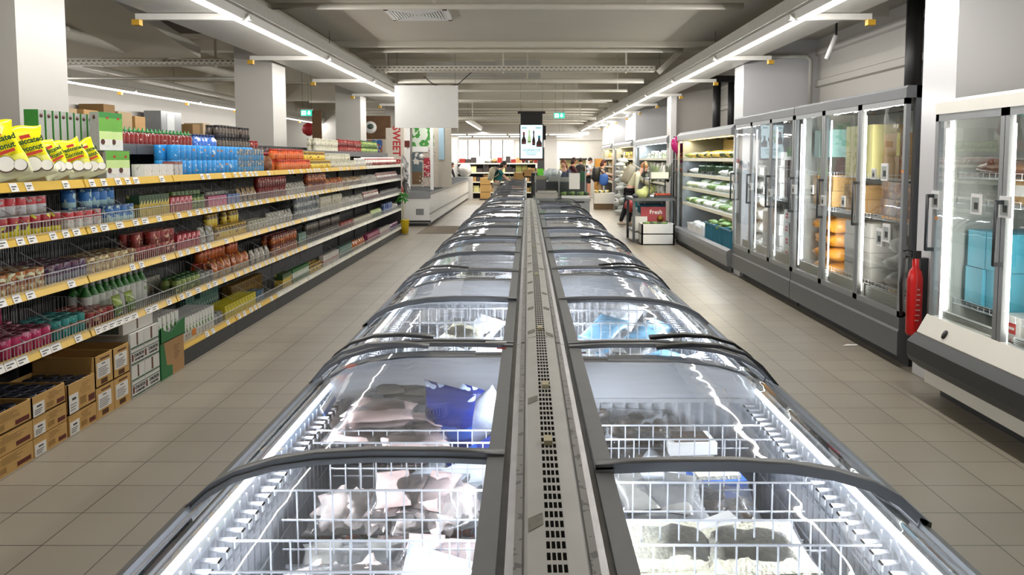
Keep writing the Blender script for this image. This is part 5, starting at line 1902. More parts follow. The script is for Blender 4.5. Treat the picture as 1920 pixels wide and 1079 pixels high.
# cabinet A: doors 0 near .. 2 far
stack_boxes('yellow taped kraft box', M_BOXK, GX1, 6.68, 7.36, 1.56, 2.02, .34, .2, 'on the upper rack behind the nearest graphite door')
for (y_, m_) in ((6.98, M_BOXY),):
    MB().box(0, 0, 0, .002, .06, .2).obj('yellow_tape', pmat('yellow_tape', '#d8d02a', .4), loc=(GX1 - .004, y_, 1.76), label='vertical strip of yellow tape on the kraft box', cat='tape')
stack_boxes('brown printed box', printed('brprint', [(0, '#6f4a2c'), (1, '#7a5231')], .2, blot='#a8763f', bscale=16), GX1, 6.7, 7.38, 1.22, 1.54, .23, .155, 'on the middle rack behind the nearest graphite door')
stack_boxes('orange topped tray', M_BOXO, GX1, 6.68, 7.36, 1.19, 1.22, .34, .03, 'under the brown boxes in the nearest graphite door')
stack_boxes('white wrapped parcel', M_BOXG, GX1, 6.75, 7.3, .56, 1.06, .28, .16, 'on the low rack behind the nearest graphite door', soft=1)
stack_boxes('kraft box', M_BOXK, GX1 + .05, 6.7, 7.3, .44, .56, .3, .1, 'on the floor of the nearest graphite door')
stack_boxes('pale yellow box', M_BOXY, GX1, 7.55, 8.22, 1.56, 2.06, .11, .5, 'on the upper rack behind the second graphite door')
stack_boxes('kraft box', M_BOXK, GX1, 7.7, 8.2, 1.2, 1.5, .17, .14, 'on the middle rack behind the second graphite door')
stack_boxes('white lidded tub', M_BOXG, GX1, 7.55, 8.15, .56, 1.14, .3, .14, 'on the low rack behind the second graphite door')
stack_boxes('teal box', pmat('dull_teal_box', '#7fa39c', .5), GX1, 8.62, 9.1, 1.75, 2.08, .16, .3, 'on the upper rack behind the third graphite door')
stack_boxes('tan box', M_BOXK, GX1, 8.5, 9.1, 1.22, 1.72, .15, .17, 'on the middle rack behind the third graphite door')
stack_boxes('orange frozen bag', M_BOXO, GX1, 8.5, 9.15, .45, 1.1, .3, .16, 'on the low rack behind the third graphite door', soft=1, name='frozen_bag', cat='bag')
# cabinet B
stack_boxes('white red-marked box', M_BOXW, GX1, 9.45, 10.1, .46, 1.18, .2, .16, 'low behind the fourth graphite door', badge=M_BADGE)
stack_boxes('brown bottle carton', M_BROWNP, GX1, 9.5, 10.1, 1.24, 1.75, .12, .24, 'on the upper rack behind the fourth graphite door')
stack_boxes('green box', pmat('green_pack', '#5f8a4a', .5), GX1, 9.55, 10.1, 1.76, 1.9, .14, .12, 'on the top rack behind the fourth graphite door')
stack_boxes('white frozen box', M_BOXG, GX1, 10.3, 11.0, .46, 1.15, .2, .14, 'low behind the fifth graphite door')
stack_boxes('pale box', M_BOXG, GX1, 10.3, 11.0, 1.22, 1.9, .17, .2, 'on the upper racks behind the fifth graphite door')
stack_boxes('white frozen bag', M_BOXG, GX1, 11.1, 11.8, .46, 1.7, .22, .2, 'behind the sixth graphite door', soft=1, name='frozen_bag', cat='bag')
# cream cabinet: door 2 is the visible one (Y 4.93..5.77)
GX2 = 3.1
stack_boxes('turquoise case', M_BOXT, GX2 + .02, 5.22, 5.66, .72, 1.25, .22, .26, 'stacked behind the cream cabinet door', dep=.5, cat='case', name='frozen_food_case')
stack_boxes('turquoise case', M_BOXT, GX2 + .25, 5.0, 5.2, .9, 1.2, .2, .14, 'deeper behind the cream cabinet door', dep=.4, cat='case', name='frozen_food_case')
stack_boxes('white red-lettered case', M_BOXR, GX2, 4.98, 5.2, .56, .9, .22, .17, 'behind the cream cabinet door', dep=.4, cat='case', name='frozen_food_case', badge=M_BADGE)
stack_boxes('white red-marked carton', M_BOXR, GX2, 4.5, 4.88, .56, 1.16, .36, .15, 'behind the second cream cabinet door', dep=.4, cat='case', name='frozen_food_case', badge=M_BADGE)
stack_boxes('white red-marked carton', M_BOXR, GX2, 4.15, 4.48, .56, 1.3, .32, .15, 'further in behind the second cream cabinet door', dep=.4, cat='case', name='frozen_food_case')
stack_boxes('brown wrapped pack', M_BROWNP, GX2, 5.0, 5.65, 1.61, 1.76, .32, .13, 'on the top rack of the cream cabinet', soft=1, cat='pack', name='frozen_pack')
stack_boxes('kraft carton', M_BOXK, GX2 + .05, 4.98, 5.35, 1.44, 1.62, .36, .17, 'on the middle rack of the cream cabinet', dep=.4, badge=M_PAPER)
stack_boxes('dark tray', M_BROWNP, GX2, 4.1, 4.85, 1.44, 1.6, .36, .12, 'on the middle rack behind the second cream door', cat='tray', name='frozen_tray')
stack_boxes('kraft box', M_BOXK, GX2, 4.3, 4.85, 1.62, 1.82, .26, .16, 'on the top rack behind the second cream door')

# ---------------------------------------------------------------- open chillers
M_GREYS = pmat('chiller_grey', '#85888a', .35, .3, var=.05)


def chiller(y0, y1, label, top=2.25, warm=True, levels=(.85, 1.16, 1.43, 1.73), whole=0):
    t = thing('open_chiller', label, 'chiller', (DX - .05, y0, 0), group='open chiller cabinets along the wall')
    L_ = y1 - y0
    dep = 1.0
    b = MB()
    b.box(.1, 0, .1, dep, .04, top, 1)
    b.box(dep - .05, 0, .1, dep, L_, top, 0)
    b.box(.1, 0, top - .12, dep, L_, top, 0)
    b.prism([(-.0, top - .16), (-.0, top - .06), (.06, top), (.12, top), (.12, top - .16)], 0, L_, 'y', 0)
    b.box(.12, L_ - .03, .3, dep, L_, top - .1, 1)
    b.prism([(-.02, .1), (-.04, .26), (-.03, .33), (.03, .36), (.1, .33), (.9, .33), (.9, .1)], 0, L_, 'y', 0)
    b.box(.05, .02, 0, .9, L_ - .02, .12, 2)
    b.obj('body', [M_GREYS, M_GREYS, M_DARK], t)
    MB().box(dep - .065, .04, .34, dep - .052, L_ - .04, top - .14).obj('back_lining', M_INTW if warm else M_INT, t)
    b = MB()
    b.box(.02, L_ - .02, .36, .06, L_, top - .14)
    b.add([(.06, L_ - .01, .36), (.5, L_ - .01, .36), (.5, L_ - .01, top - .16), (.06, L_ - .01, top - .16)], [(0, 1, 2, 3)], 1)
    b.obj('side_panel', [M_GREYS, M_DOORG2], t)
    MB().box(.2, .06, top - .15, .32, L_ - .06, top - .125).obj('canopy_light', M_LEDY if warm else M_LEDW, t)
    area('chiller_light', (DX + .2, (y0 + y1) / 2, top - .17), .1, L_ - .2, 24 * L_ / 2, rot=(0, math.radians(15), 0), color=(1, .82, .5) if warm else (.85, .95, 1))
    for z in levels:
        s_ = MB()
        s_.prism([(.14, z - .03), (.14, z - .01), (dep - .07, z + .1), (dep - .07, z + .08)], .05, L_ - .05, 'y', 0)
        s_.box(.12, .05, z - .045, .14, L_ - .05, z + .01, 1)
        s_.obj('shelf', [M_INT, M_WRAIL], t)
        area('chiller_light', (DX + .18, (y0 + y1) / 2, z - .05), .04, L_ - .2, 5 * L_ / 2, color=(.85, .93, 1)) if z > .7 and y0 < 17 else None
    return t


chiller(12.05, 16.4, 'open vegetable chiller with warm lit top shelf beside the glass door cabinets')
chiller(17.65, 22.8, 'open chiller with white lit shelves behind the vegetable table', warm=False)
chiller(23.8, 28.6, 'open chiller with yellow lit back, third along the wall')
chiller(29.7, 33.0, 'open chiller with yellow lit back, farthest along the wall')
M_VEG = [pmat('leaf_mid', '#6d8a48', .6, var=.3), pmat('leaf_dark', '#33482c', .6, var=.3), pmat('pale_stalk', '#c5d0a8', .6, var=.2), pmat('white_wrap', '#d2d6d2', .25, var=.08), pmat('yellow_veg', '#b8a55a', .5, var=.3), pmat('dark_tray', '#2c3130', .4)]
vr = random.Random(12)
VN = ['leafy green bundle', 'dark green bundle', 'pale stalk bundle', 'white wrapped vegetable pack', 'yellow green pack', 'black vegetable tray']
for li, z in enumerate((.85, 1.16, 1.43, 1.73)):
    for k in range(18):
        y = 12.25 + k * .225
        for r_ in range(2):
            v = vr.choice([[0, 3, 3, 0, 2], [3, 3, 2, 0, 3], [3, 3, 3, 1, 5], [4, 1, 4, 0, 4]][li]) if not (li == 2 and k > 9) else vr.choice([1, 1, 5, 1, 3])
            h = .07 if li == 2 else .05
            b = MB()
            if v == 5:
                b.box(-.12, -.08, 0, .12, .08, .05)
            elif v == 1 and li == 2:
                b.obox((0, 0, .08), (.2, .03, .15), Euler((.5, 0, 0)).to_matrix())
            else:
                b.blob((0, 0, .045), (.16, .09, .05), k + li * 9 + r_, .4, 10, 6, fq=2)
            xx = DX + .24 + r_ * .3
            zz = z + (xx - DX - .09) * .14 + .0
            b.obj('vegetable_pack', M_VEG[v], label='%s, %s along, %s row, %s shelf of the vegetable chiller' % (VN[v], ordw(k), ['front', 'back'][r_], ['lowest', 'second', 'third', 'top'][li]), cat='vegetables',
                  group='packs on the %s shelf of the vegetable chiller' % ['lowest', 'second', 'third', 'top'][li], loc=(xx, y, zz))
M_CRATE = pmat('teal_plastic_crate', '#1f6f86', .4, var=.1)


def crate(x, y, z, w_, d, h, m, label, name='plastic_crate', group=None, rz=0, cat='crate'):
    b = MB()
    th = .012
    b.box(-d / 2, -w_ / 2, 0, d / 2, w_ / 2, th)
    for sx in (-1, 1):
        b.box(sx * d / 2 - th / 2, -w_ / 2, 0, sx * d / 2 + th / 2, w_ / 2, h)
        b.box(-d / 2, sx * w_ / 2 - th / 2, 0, d / 2, sx * w_ / 2 + th / 2, h)
        n = 7
        for k in range(n):
            yy = -w_ / 2 + (k + .5) * w_ / n
            b.box(sx * (d / 2 + .006), yy - .008, .02, sx * (d / 2 + .014), yy + .008, h - .03)
    b.box(-d / 2 - .016, -w_ / 2 - .012, h - .025, -d / 2 + .006, w_ / 2 + .012, h)
    return b.obj(name, m, label=label, cat=cat, group=group, loc=(x, y, z), rot=(0, 0, rz))


for k in range(3):
    crate(DX + .22, 12.45 + k * .62, .335, .58, .4, .3, M_CRATE, 'teal plastic crate in the foot of the vegetable chiller, %s from the camera' % ordw(k), group='teal crates in the vegetable chiller')
    b = MB()
    for q in range(14):
        b.blob((vr.uniform(-.15, .15), vr.uniform(-.22, .22), vr.uniform(.2, .29)), (.09, .06, .03), q, .5, 8, 5)
    b.obj('leafy_greens', M_VEG[0], label='loose leafy greens heaped in a teal crate, %s from the camera' % ordw(k), cat='vegetables', group='greens in the teal crates', loc=(DX + .22, 12.45 + k * .62, .375), kind='stuff')
for k in range(2):
    crate(DX + .22, 14.6 + k * .7, .335, .6, .36, .16, M_WHITE, 'white wire crate in the foot of the vegetable chiller, %s along' % ordw(k), group='white crates in the vegetable chiller')
    for q in range(4):
        MB().blob((0, 0, .06), (.1, .09, .07), q, .5, 8, 6).obj('vegetable_bag', M_VEG[3], label='white bagged vegetables in the white crate, %s crate, %s bag' % (ordw(k), ordw(q)), cat='vegetables', group='white bags in the crates', loc=(DX + .2, 14.4 + k * .7 + q * .13, .4))
# far chillers: rows of goods
for (y0, y1, zs, cols_) in ((17.9, 22.6, (.85, 1.16, 1.43, 1.73), [3, 3, 2, 3]), (24.0, 28.4, (.85, 1.16, 1.43, 1.73), [3, 4, 4, 1]), (29.9, 32.8, (1.16, 1.43, 1.73), [4, 3, 4, 4])):
    for li, z in enumerate(zs):
        n = int((y1 - y0) / .3)
        for k in range(n):
            v = vr.choice(cols_)
            sz = vr.uniform(.1, .2)
            b = MB()
            if k % 2:
                b.box(-.1, -.11, 0, .1, .11, sz)
            else:
                b.blob((0, 0, sz / 2), (.12, .12, sz / 2), k, .3, 8, 6)
            b.obj('chilled_pack', M_VEG[v], label='%s, %s along, %s shelf of the %s chiller' % (VN[v], ordw(k), ordw(li), 'white lit' if y0 < 20 else ('third' if y0 < 26 else 'farthest')), cat='food pack',
                  group='goods in the far chillers', loc=(DX + .26, y0 + k * .3, z + .02))
# pink hanging packets and side rack between chillers
t = thing('side_rack', 'narrow dark rack of small goods between the first two chillers', 'rack', (DX - .0, 16.55, 0))
b = MB()
for (x, y) in ((0, 0), (.0, .5), (.5, 0), (.5, .5)):
    b.box(x, y, .0, x + .03, y + .03, 2.2)
b.obj('posts', M_DARK, t)
for z in (.9, 1.45, 1.7):
    MB().box(0, 0, z, .53, .53, z + .02).obj('shelf', M_SHELFD, t)
for k in range(3):
    MB().blob((0, 0, 0), (.1, .09, .17), k, .5, 8, 6).obj('pink_packet', pmat('magenta_foil', '#b8246f', .25), label='magenta foil packet hanging above narrow rack, %s' % ordw(k), cat='packet', group='magenta packets', loc=(3.08 + k * .1, 16.6 + k * .12, 2.02 - k * .1))
for k in range(2):
    MB().box(0, 0, 0, .3, .18, .06).obj('orange_tray', pmat('orange_tray', '#c96a3c', .5), label='orange packed tray on narrow rack, %s' % ['upper', 'lower'][k], cat='tray', loc=(3.12, 16.6, 1.72 - k * .25))
MB().box(0, 0, 0, .07, .07, .28).obj('dark_bottle', M_BLACK, label='dark square bottle on narrow rack beside the magenta packets', cat='bottle', loc=(3.1, 16.62, 1.72)) if 0 else None
# ================================================================ TABLE, FAR AISLES
def table_frame(x0, y0, x1, y1, h, m, t, name='leg'):
    for (x, y) in ((x0, y0), (x1, y0), (x0, y1), (x1, y1)):
        MB().box(x - .025, y - .025, 0, x + .025, y + .025, h).obj(name, m, t)


M_TBL = pmat('worn_steel_table', '#6f7376', .4, .5, var=.15, scale=12)
t = thing('work_table', 'grey steel table of vegetables standing in the chiller aisle', 'table', (0, 0, 0))
table_frame(2.2, 16.5, 2.98, 17.5, .86, M_TBL, t)
MB().box(2.16, 16.44, .86, 3.02, 17.55, .92).obj('tabletop', M_TBL, t)
MB().box(2.2, 16.5, .2, 2.98, 17.5, .23).obj('shelf', M_TBL, t)
t = thing('wire_rack', 'two tier wire rack of vegetables standing on the steel table', 'rack', (2.62, 16.7, .92))
for z in (.0, .38):
    MB().box(-.12, -.1, z, .38, .7, z + .02).obj('shelf', M_TBL, t)
for (x, y) in ((-.1, -.1), (.36, -.1), (-.1, .68), (.36, .68)):
    MB().box(x, y, 0, x + .02, y + .02, .72).obj('post', M_DARK, t)
b = MB()
for k in range(20):
    b.wire((-.1 + k * .024, -.1, .4), (-.1 + k * .024, -.1, .72), .004)
b.obj('wire_side', M_CHROME, t)
for k in range(9):
    MB().blob((0, 0, .1), (.05, .08, .17), k, .5, 8, 6, R=Euler((.3, .4 - .1 * k, 0)).to_matrix()).obj('leek_bundle', M_VEG[[0, 3, 1][k % 3]], label='%s bundle on the wire rack, %s along' % (['mid green', 'film wrapped', 'dark green'][k % 3], ordw(k)), cat='vegetables', group='bundles on the wire rack',
                                                                           loc=(2.68 + (k % 3) * .14, 16.75 + (k // 3) * .2, 1.32))
goods('white_carton', 'white long carton', 'carton', M_WHITE, 2.56, 16.58, 1.32, .36, .1, .13, 'on the front edge of the wire rack')
for k in range(4):
    MB().blob((0, 0, 0), (.13, .12, .1), k + 3, .4, 12, 8).obj('cabbage', pmat('pale_cabbage', '#bfc98a', .6, var=.2), label='pale green cabbage on the steel table, %s' % ordw(k), cat='vegetables', group='cabbages on the steel table', loc=(2.36 + .07 * k, 16.62 + .13 * k, 1.0 + .02 * k))
for k in range(5):
    MB().blob((0, 0, 0), (.07, .05, .04), k, .3, 8, 6).obj('aubergine', pmat('striped_roll', '#50555a', .4, var=.5, scale=40), label='dark rolled pack at the table corner, %s' % ordw(k), cat='vegetables', group='rolled packs on the steel table', loc=(2.24 + .02 * k, 16.55 + .12 * k, .96))
t = thing('tomato_tray', 'low tray of red orange tomatoes on the steel table', 'tray', (2.74, 16.6, .92))
MB().box(-.1, -.08, 0, .24, .1, .05).obj('tray', M_DARK, t)
for k in range(14):
    MB().blob((0, 0, 0), (.032, .032, .03), k, .1, 8, 6).obj('tomato', pmat('tomato_red', '#a8432a', .35), label='red tomato in the low tray, %s' % ordw(k), cat='tomato', group='tomatoes in the low tray', loc=(2.67 + (k % 7) * .045, 16.56 + (k // 7) * .07, .985))
crate(2.6, 17.0, .66, .6, .5, .16, M_CRATE, 'teal crate tucked under the steel table top', rz=0) if 0 else None
for k in range(2):
    b = MB()
    h = .21
    b.box(-.33, -.22, 0, .33, .22, .02)
    b.box(-.33, -.22, 0, -.3, .22, h).box(.3, -.22, 0, .33, .22, h).box(-.33, -.22, 0, .33, -.19, h).box(-.33, .19, 0, .33, .22, h)
    b.obj('foam_box', M_WHITE, label='white foam box in front of the steel table, %s of the two' % ['lower', 'upper'][k], cat='box', group='white foam boxes by the steel table', loc=(2.62, 16.2, k * .211))
for k in range(5):
    MB().blob((0, 0, 0), (.1, .06, .03), k, .4, 8, 5).obj('long_vegetable', M_VEG[k % 2], label='dark green vegetable lying in the upper foam box, %s' % ordw(k), cat='vegetables', group='vegetables in the upper foam box', loc=(2.45 + .08 * k, 16.25, .42))
t = thing('fresh_box', 'red printed fruit carton standing behind the foam boxes', 'carton', (2.62, 16.62, .43))
MB().box(-.26, -.02, -.2, .26, .02, .3).obj('card', pmat('dull_red_card', '#a8454c', .5, var=.1), t)
text('Fresh', .12, M_PAPER, t, (.05, -.022, .19), (PI / 2, 0, 0), bold=.002)
MB().lathe([(.001, 0), (.07, .001), (.001, .002)], 14).obj('fruit_print', pmat('fruit_orange_print', '#a8782a', .5), t, loc=(.14, -.022, .06), rot=(PI / 2, 0, 0))
MB().box(-.2, -.022, -.05, .12, -.0205, -.01).obj('banner', M_PAPER, t)
MB().box(-.13, -.2, 0, .13, .2, .3).obj('foam_box', M_WHITE, label='white foam box on the lower shelf at the aisle end of the steel table', cat='box', loc=(2.36, 16.78, .23))
crate(2.65, 17.15, .56, .4, .5, .2, M_CRATE, 'teal crate under the table top behind the red carton')
# white bin tables further down
t = thing('display_bin', 'white foam display bin on crates beside the chiller, fruit on top', 'display', (2.62, 27.4, 0))
MB().box(-.35, -.3, .2, .35, .3, .56).obj('bin', M_WHITE, t)
MB().box(-.33, -.28, .0, .3, .28, .2).obj('crate', pmat('woven_brown', '#7a6448', .7, var=.3, scale=40), t)
for k in range(9):
    MB().blob((0, 0, 0), (.09, .08, .05), k, .4, 8, 5).obj('vegetable_pack', M_VEG[[4, 1, 3][k % 3]], label='vegetable pack heaped on the white display bin, %s' % ordw(k), cat='vegetables', group='packs on the white display bin', loc=(2.36 + .06 * (k % 8), 27.25 + .04 * k, .6))
t = thing('tall_stand', 'ochre cardboard display stand by the far chillers', 'display', (2.75, 31.6, 0))
MB().box(-.1, -.15, 0, .2, .2, 1.72).obj('card', pmat('ochre_card', '#b8863a', .6), t)
for k in range(14):
    MB().blob((0, 0, 0), (.16, .12, .08), k, .4, 8, 5).obj('goods_bag', M_VEG[3], label='clear grey bag stacked beside the far chiller, %s from the floor' % ordw(k), cat='bag', group='clear bags stacked by the far chiller', loc=(2.85 + .1 * (k % 2), 24.6 + .1 * (k % 3), .1 + .12 * k))

# ---- counter at the end of the island
M_SSTEEL = pmat('counter_steel', '#a7aaab', .35, .6, var=.08)
t = thing('service_counter', 'steel service counter closing the end of the freezer island', 'counter', (0, 0, 0))
MB().box(.12, 14.9, .94, 1.18, 15.7, .99).obj('worktop', M_SSTEEL, t)
table_frame(.16, 14.95, 1.14, 15.65, .94, M_SSTEEL, t)
MB().box(.2, 15.0, .25, 1.1, 15.6, .28).obj('shelf', M_SSTEEL, t)
MB().box(.55, 14.93, .62, 1.12, 14.96, .9).obj('drawer', M_SSTEEL, t)
MB().box(.78, 14.92, .76, .9, 14.93, .82).obj('drawer_grip', M_BLACK, t)
t = thing('weighing_scale', 'grey weighing scale with flat plate on the steel counter', 'scale', (.35, 15.1, .99))
MB().box(-.2, -.1, 0, .22, .25, .1).box(-.16, -.12, .1, .2, .22, .13).obj('body', M_TRAY, t)
MB().box(-.18, .28, .1, .0, .3, .34).box(-.1, .26, 0, -.06, .3, .2).obj('display', M_SHELFD, t)
t = thing('serving_tray', 'white tray with dark green leaves on the steel counter', 'tray', (.9, 15.1, .99))
MB().box(-.26, -.14, 0, .26, .14, .05).obj('tray', M_WHITE, t)
for k in range(6):
    MB().blob((0, 0, 0), (.07, .09, .04), k, .5, 8, 5).obj('leaf_bundle', M_VEG[k % 2], label='dark leaf bundle on the white counter tray, %s' % ordw(k), cat='vegetables', group='leaf bundles on the counter tray', loc=(.7 + .08 * k, 15.1, 1.07))
MB().box(0, 0, 0, .2, .004, .3).obj('paper_notice', M_PAPER, label='blank white paper notice hanging over the service counter', cat='notice', loc=(.78, 15.0, 1.16))
t = thing('glass_screen', 'clear upright sneeze screen with steel posts on the counter', 'screen', (0, 15.75, .99))
for x in (.16, .62, 1.14):
    MB().box(x - .012, -.012, 0, x + .012, .012, .5).obj('post', M_SSTEEL, t)
g = MB()
g.add([(.16, 0, .05), (1.14, 0, .05), (1.14, 0, .48), (.16, 0, .48)], [(0, 1, 2, 3)])
g.obj('pane', M_DOORG2, t)
for k, (x, z, w_, h, c_) in enumerate(((.14, 1.27, .22, .12, '#b9ac92'), (.42, 1.28, .2, .1, '#c9c9c5'), (.64, 1.26, .2, .1, '#bdbdb8'))):
    MB().box(0, 0, 0, w_, .12, h).obj('till_unit', pmat('till' + c_, c_, .4), label='boxy %s till unit on the counter, %s' % (['beige', 'white', 'grey'][k], ordw(k)), cat='till', loc=(x, 15.9, z - .0))
MB().box(.12, 15.86, .0, 1.18, 16.1, 1.27).obj('till_desk', M_SHELFD, label='dark desk carrying till units behind the service counter', cat='desk')
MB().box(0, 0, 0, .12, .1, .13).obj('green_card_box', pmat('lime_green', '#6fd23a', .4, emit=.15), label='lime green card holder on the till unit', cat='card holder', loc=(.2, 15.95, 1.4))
for k in range(2):
    MB().blob((0, 0, 0), (.14, .1, .1), k + 4, .6, 10, 7).obj('carrier_bag', M_ICE, label='crumpled white carrier bag on the till units, %s' % ordw(k), cat='bag', group='carrier bags on the tills', loc=(.43 + .13 * k, 16.4, 1.42))
MB().box(.42, 16.15, 0, .85, 16.6, 1.33).obj('cabinet', M_SHELFD, label='dark low cabinet under the white carrier bags', cat='cabinet')
MB().box(0, 0, 0, .1, .1, .2).obj('green_crate', pmat('bottle_green', '#1f5a38', .5), label='dark green box behind the paper notice', cat='box', loc=(1.06, 16.0, 1.27))
# small plants/produce left of counter
for k in range(7):
    MB().blob((0, 0, 0), (.1, .1, .09), k, .6, 8, 6).obj('potted_herb', M_VEG[[0, 1][k % 2]], label='leafy herb pot between the far freezers and counter, %s' % ordw(k), cat='plant', group='herb pots by the counter', loc=(.2 + .0 * k, 17.6 + .3 * k, .76))
MB().box(.08, 17.4, 0, .5, 19.8, .68).obj('kraft_crate', M_BOXK, label='long brown crate under the herb pots', cat='crate')
MB().box(.1, 21, .0, .5, 21.5, 1.35).obj('black_cabinet', M_BLACK, label='tall black cabinet beside the far freezers', cat='cabinet')
for k in range(3):
    MB().box(0, 0, 0, .34, .3, .22).obj('kraft_box', M_BOXK, label='brown box on the far freezer end, %s' % ordw(k), cat='box', group='brown boxes on the far freezer', loc=(-.45 + k * .3, 26.2, 1.05 + (k % 2) * .1))

# ---- far left wall freezers
for i in range(6):
    s = 1
    y0 = 20.4 + i * 2.25
    t = thing('chest_freezer', 'low white wall freezer with sliding lids, %s from the gondola end' % ordw(i), 'freezer', (-3.45, y0, 0), group='low white freezers by the left columns')
    b = MB()
    b.box(.0, .01, .08, .95, 2.24, .8, 0)
    b.box(.05, .05, 0, .9, 2.2, .08, 1)
    b.box(-.01, 0, .8, .98, 2.25, .87, 2)
    b.box(.95, 0, .3, .965, 2.25, .34, 2)
    b.obj('body', [M_WHITE, M_DARK, M_FRAME], t)
    if i == 0:
        MB().box(.6, -.002, .3, .8, .01, .45).obj('vent_grille', M_FRAME, t)
        MB().box(-.01, -.012, .1, .98, 0, .15).obj('bumper', M_DARK, t)
        MB().box(-.01, -.012, .72, .98, 0, .8).obj('front_rail', M_FRAME, t)
    for k in range(3):
        fr = MB()
        P = [(.02, .9), (.3, .925), (.62, .925), (.85, .9), (.97, .87)]
        a = k * .75
        fr.sheet(P[::-1], a + .01, a + .05, .02, 'y', 0)
        fr.sheet(P[::-1], a + .68, a + .74, .02, 'y', 0)
        fr.box(.0, a + .01, .87, .04, a + .74, .91)
        l_ = fr.obj('lid', M_FRAMED, t)
        g = MB()
        n_ = len(P)
        g.add([(x, a + .05, z - .004) for x, z in P] + [(x, a + .68, z - .004) for x, z in P], [(i_, i_ + 1, n_ + i_ + 1, n_ + i_) for i_ in range(n_ - 1)], 0, True)
        g.obj('glass', M_LIDG, l_)
# white posts of the bakery booth and rails
for k, (px, y) in enumerate(((-3.12, 20.7), (-2.62, 21.6), (-2.62, 25.5))):
    MB().box(px, y, .86, px + .08, y + .08, 3.5).obj('booth_post', M_WHITE, label='slim white upright post of the bun booth, %s from the camera' % ordw(k), cat='post', group='posts of the bun booth')
for k, (x0, y, x1, z0, z1, c_, n_) in enumerate(((-3.95, 21.6, -3.45, .9, 2.9, '#c9b79a', 'beige sign board with vertical red lettering'),)):
    t = thing('sign_board', n_, 'sign', (-3.3, 20.2, 0))
    MB().box(-.26, 0, 0, .2, .04, 2.5).obj('board', pmat('pale_beige_board', '#cfc6b8', .6), t)
    text('SWEET BUNS', .27, pmat('sign_red', '#b3242c', .5), t, (0.0, -.005, 1.83), (PI / 2, PI / 2, 0), bold=.006, sx=.9)
    text('甜包', .26, pmat('sign_red', '#b3242c', .5), t, (0.0, -.005, .92), (PI / 2, 0, 0), bold=.004)
M_WOOD = pmat('dark_wood_panel', '#6a4b2c', .6, var=.3, scale=6)
t = thing('menu_wall', 'bun booth wall with wooden header, round emblem and two posters', 'display wall', (-4.05, 21.2, 0))
MB().box(-.35, 0, .6, .42, .06, 2.25).obj('panel', pmat('pale_beige_board', '#cfc6b8'), t)
MB().box(-.36, -.02, 2.25, .45, .06, 2.85).obj('header', M_WOOD, t)
MB().lathe([(.001, 0), (.16, .0), (.16, .02), (.001, .02)], 24).obj('emblem', M_PAPER, t, loc=(-.08, -.02, 2.55), rot=(PI / 2, 0, 0))
MB().lathe([(.001, 0), (.09, .0), (.001, .004)], 10, sy=.8).obj('emblem_print', pmat('emblem_green', '#5c6e62', .5, var=.5, scale=40), t, loc=(-.08, -.042, 2.57), rot=(PI / 2, 0, 0))
MB().box(-.24, -.02, 1.9, .22, 0, 2.22).obj('poster', printed('poster1', [(0, '#1f4f8c'), (.5, '#2b62a8')], 2.2, blot='#d8d0c4', bscale=9, bth=.55, blot2='#b3652c'), t)
MB().box(-.24, -.02, 1.5, .22, 0, 1.84).obj('poster', printed('poster2', [(0, '#5c1f33'), (.5, '#6e2840')], 2.2, blot='#d8c9cc', bscale=9, bth=.58), t)
t = thing('side_banner', 'narrow dark green banner beside the third column', 'banner', (-4.45, 17.0, 2.0))
MB().box(-.1, 0, 0, .1, .02, .75).obj('cloth', M_WOOD, t)
t = thing('booth_interior', 'open bun booth with menu pictures behind the white posts', 'booth', (-2.9, 23.2, 0))
MB().box(-.45, 0, .9, .7, .05, 3.0).obj('panel', pmat('booth_panel', '#b9b2a4', .6), t)
MB().box(-.42, -.02, 2.0, .2, 0, 2.75).obj('menu_picture', printed('menu1', [(0, '#2f6a2f'), (.5, '#3f8a3a')], 2.7, blot='#cfd8c8', bscale=5, bth=.5), t)
MB().box(-.1, -.02, 1.2, .14, 0, 1.75).obj('menu_picture', printed('menu2', [(0, '#8c2030'), (.5, '#a02838')], 2.7, blot='#d8b8b0', bscale=9, bth=.62), t)
MB().box(-.44, -.02, 1.0, -.14, 0, 1.9).obj('menu_picture', printed('menu3', [(0, '#6a5238'), (.5, '#54646a')], 2.7, blot='#cfcac0', bscale=5, bth=.56), t)
MB().box(-.42, -.03, 1.92, .04, -.01, 2.08).obj('menu_board', M_PAPER, t)
MB().lathe([(.001, 0), (.09, .0), (.001, .006)], 16).obj('round_badge', M_PAPER, t, loc=(-.16, -.03, 1.78), rot=(PI / 2, 0, 0))
MB().box(.34, -.03, 1.7, .5, -.005, 2.9).obj('ribbon', pmat('pale_blue_ribbon', '#a9c6d6', .4), t)
t = MB().box(-.09, 0, 0, .09, .02, .17).obj('fire_sign', M_PRINTR, label='square red fire equipment sign on white booth post', cat='sign', loc=(-3.12, 20.66, 2.02))
for k in range(26):
    pass
b = MB()
r = random.Random(4)
for k in range(90):
    b.blob((r.uniform(-.18, .18), r.uniform(-.1, .1), r.uniform(0, 1.1)), (.02, .02, .02), k, .2, 5, 4)
b.obj('blossom', pmat('pale_blossom', '#c9b0aa', .6), label='pale pink artificial blossom branches in the bun booth', cat='flowers', kind='stuff', loc=(-2.75, 22.4, .93))
# covered stall goods + white case on freezers
MB().box(-.3, -.2, 0, .3, .2, .5).obj('grey_cover', M_BOXG, label='grey covered bundle behind the left freezers', cat='cover', loc=(-2.3, 27.8, 1.0)) if 0 else None

